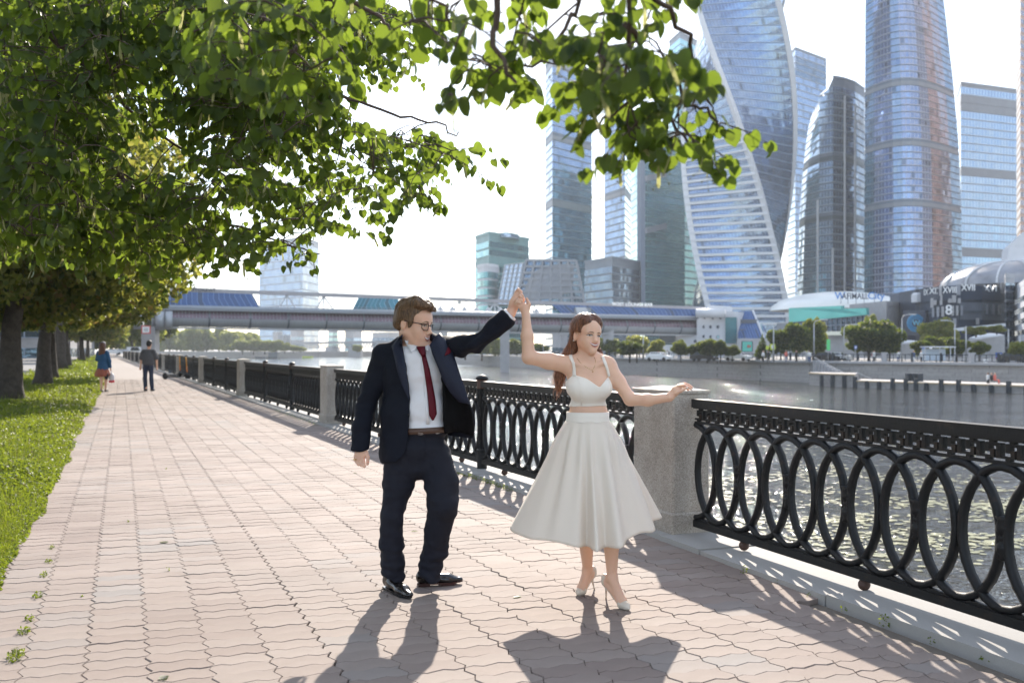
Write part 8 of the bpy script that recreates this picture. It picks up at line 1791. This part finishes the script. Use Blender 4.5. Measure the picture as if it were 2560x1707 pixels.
scooter(Gd(447, 948) + Vector((-.15, 0, 0)), R(158 - 150), -.10, 'right hand orange scooter leaning by the fence'); scooter(Gd(430, 943), R(62), .06, 'left hand orange scooter parked behind the other')
# lamp posts and bollards by the road, cars and facades beyond
for i, (px, pyb, h) in enumerate(((148, 917, 1.5), (174, 909, 1.5), (195, 903, 1.5))):
    g = Gd(px, pyb); r = empty('roadside_post', g); tag(r, '%s thin dark post at the road edge between the lindens' % ('nearest', 'middle', 'farthest')[i], 'post', 'thin dark posts by the road'); k = g.y / 80; MB().tube([(0, 0, 0), (0, 0, 1.7 * k + .3)], .06 * k, 8).build('pole', M_tyre, r, True); MB().ball((0, 0, 1.7 * k + .34), .075 * k, 6).build('knob', M_tyre, r, True)
g = Gd(166, 911); r = empty('traffic_pole', g); tag(r, 'pale metal pole at the road edge left of the blue blouse', 'post'); MB().tube([(0, 0, 0), (0, 0, 4.6)], .16, 8).build('pole', M_galv, r, True)
paints = [P_w, P_s, P_k, P_w, P_r, P_s, P_w, P_k, P_w]
clab = ['first', 'second', 'third', 'fourth', 'fifth', 'sixth', 'seventh', 'eighth', 'ninth']
for i in range(9):
    y = 66 + i * 7.2; x = verge_l(y) - 11.4 if i < 6 else verge_l(y) - 2.4; car('parked_car', (x, y, 0.0), R(111.5 if i % 2 else -68.5), paints[i], '%s of the cars parked along the road seen between the lindens, %s' % (clab[i], {P_w: 'white', P_s: 'silver', P_k: 'black', P_r: 'dark red'}[paints[i]]), grp='cars parked along the left road')
for i, (px, pm) in enumerate(((283, P_w), (298, P_s), (318, P_w), (330, P_w))):
    Z = 250; car('parked_car', (xpx(px, Z), Z + i * 3, 0), R(20), pm, '%s distant pale car at the end of the path left of the fence' % clab[i], 4.6, i == 2, 'distant cars at the end of the path')
tower('roadside_building', 'pale building beyond the road seen between the first trunks', lambda z: [(-96, 95), (-62, 118), (-80, 150), (-118, 130)], 0, 9, 3.2, G_dark, M_white, 2.4, .5, .2, cat='building')
tower('roadside_building', 'grey building beyond the road further along', lambda z: [(-84, 150), (-74, 158), (-88, 210), (-118, 190)], 0, 14, 3.2, G_dark, M_conc, 2.4, .5, .2, cat='building')
for i, (x, y, s_) in enumerate(((-58, 92, 4.2), (-68, 112, 4.5), (-62, 150, 5.0), (-80, 176, 5.4), (-92, 215, 6.5), (-76, 205, 5.6), (-100, 262, 7.5), (-118, 250, 7), (-50, 78, 3.6), (-84, 230, 6))):
    r = empty('tree', (x, y, 0), i); tag(r, '%s street tree from the left among those beyond the road' % ordn[i], 'tree', 'street trees beyond the road'); c = mobj('crown', unit_crown(('mid', 'dark', 'far')[i % 3], i % 4), r, (0, 0, s_ * 1.25)); c.scale = (s_, s_, s_ * 1.05); t_ = mobj('trunk', tk, r); t_.scale = (s_ * .7, s_ * .7, s_ * .9)
# fallen leaves and a twig on the paving
for i, (px, py, lab) in enumerate(((405, 1697, 'pale fallen leaf near the bottom edge left of the shadows'), (417, 1355, 'small yellow fallen leaf on the paving left'), (1298, 1488, 'small fallen leaf left of the woman\'s heels'), (885, 1182, 'dark twig scrap on the paving below the man\'s hand'), (1030, 1328, 'dark twig between the man\'s shoes and the fence shadow'))):
    g = Gd(px, py, .004); o = mobj('fallen_leaf', lmesh[i * 2], None, g); o.rotation_euler = (0.1, .05, i * 1.3); o.scale = (.035, .06, .035) if i < 3 else (.008, .05, .02); tag(o, lab, 'leaf')
# ------------------------------------------------------------ the hazy air over the river
hm = bpy.data.materials.new('haze'); hm.use_nodes = True; ht_ = hm.node_tree; ht_.nodes.clear(); ho = ht_.nodes.new('ShaderNodeOutputMaterial'); hv_ = ht_.nodes.new('ShaderNodeVolumePrincipled')
hv_.inputs['Color'].default_value = (0.84, 0.92, 1.0, 1); hv_.inputs['Density'].default_value = 0.00014; hv_.inputs['Anisotropy'].default_value = 0.35
ht_.links.new(hv_.outputs[0], ho.inputs['Volume'])
hz = MB(); hz.box(-3400, -70, -9, 3400, 3400, 235); tag(hz.build('haze', hm), kind='stuff')
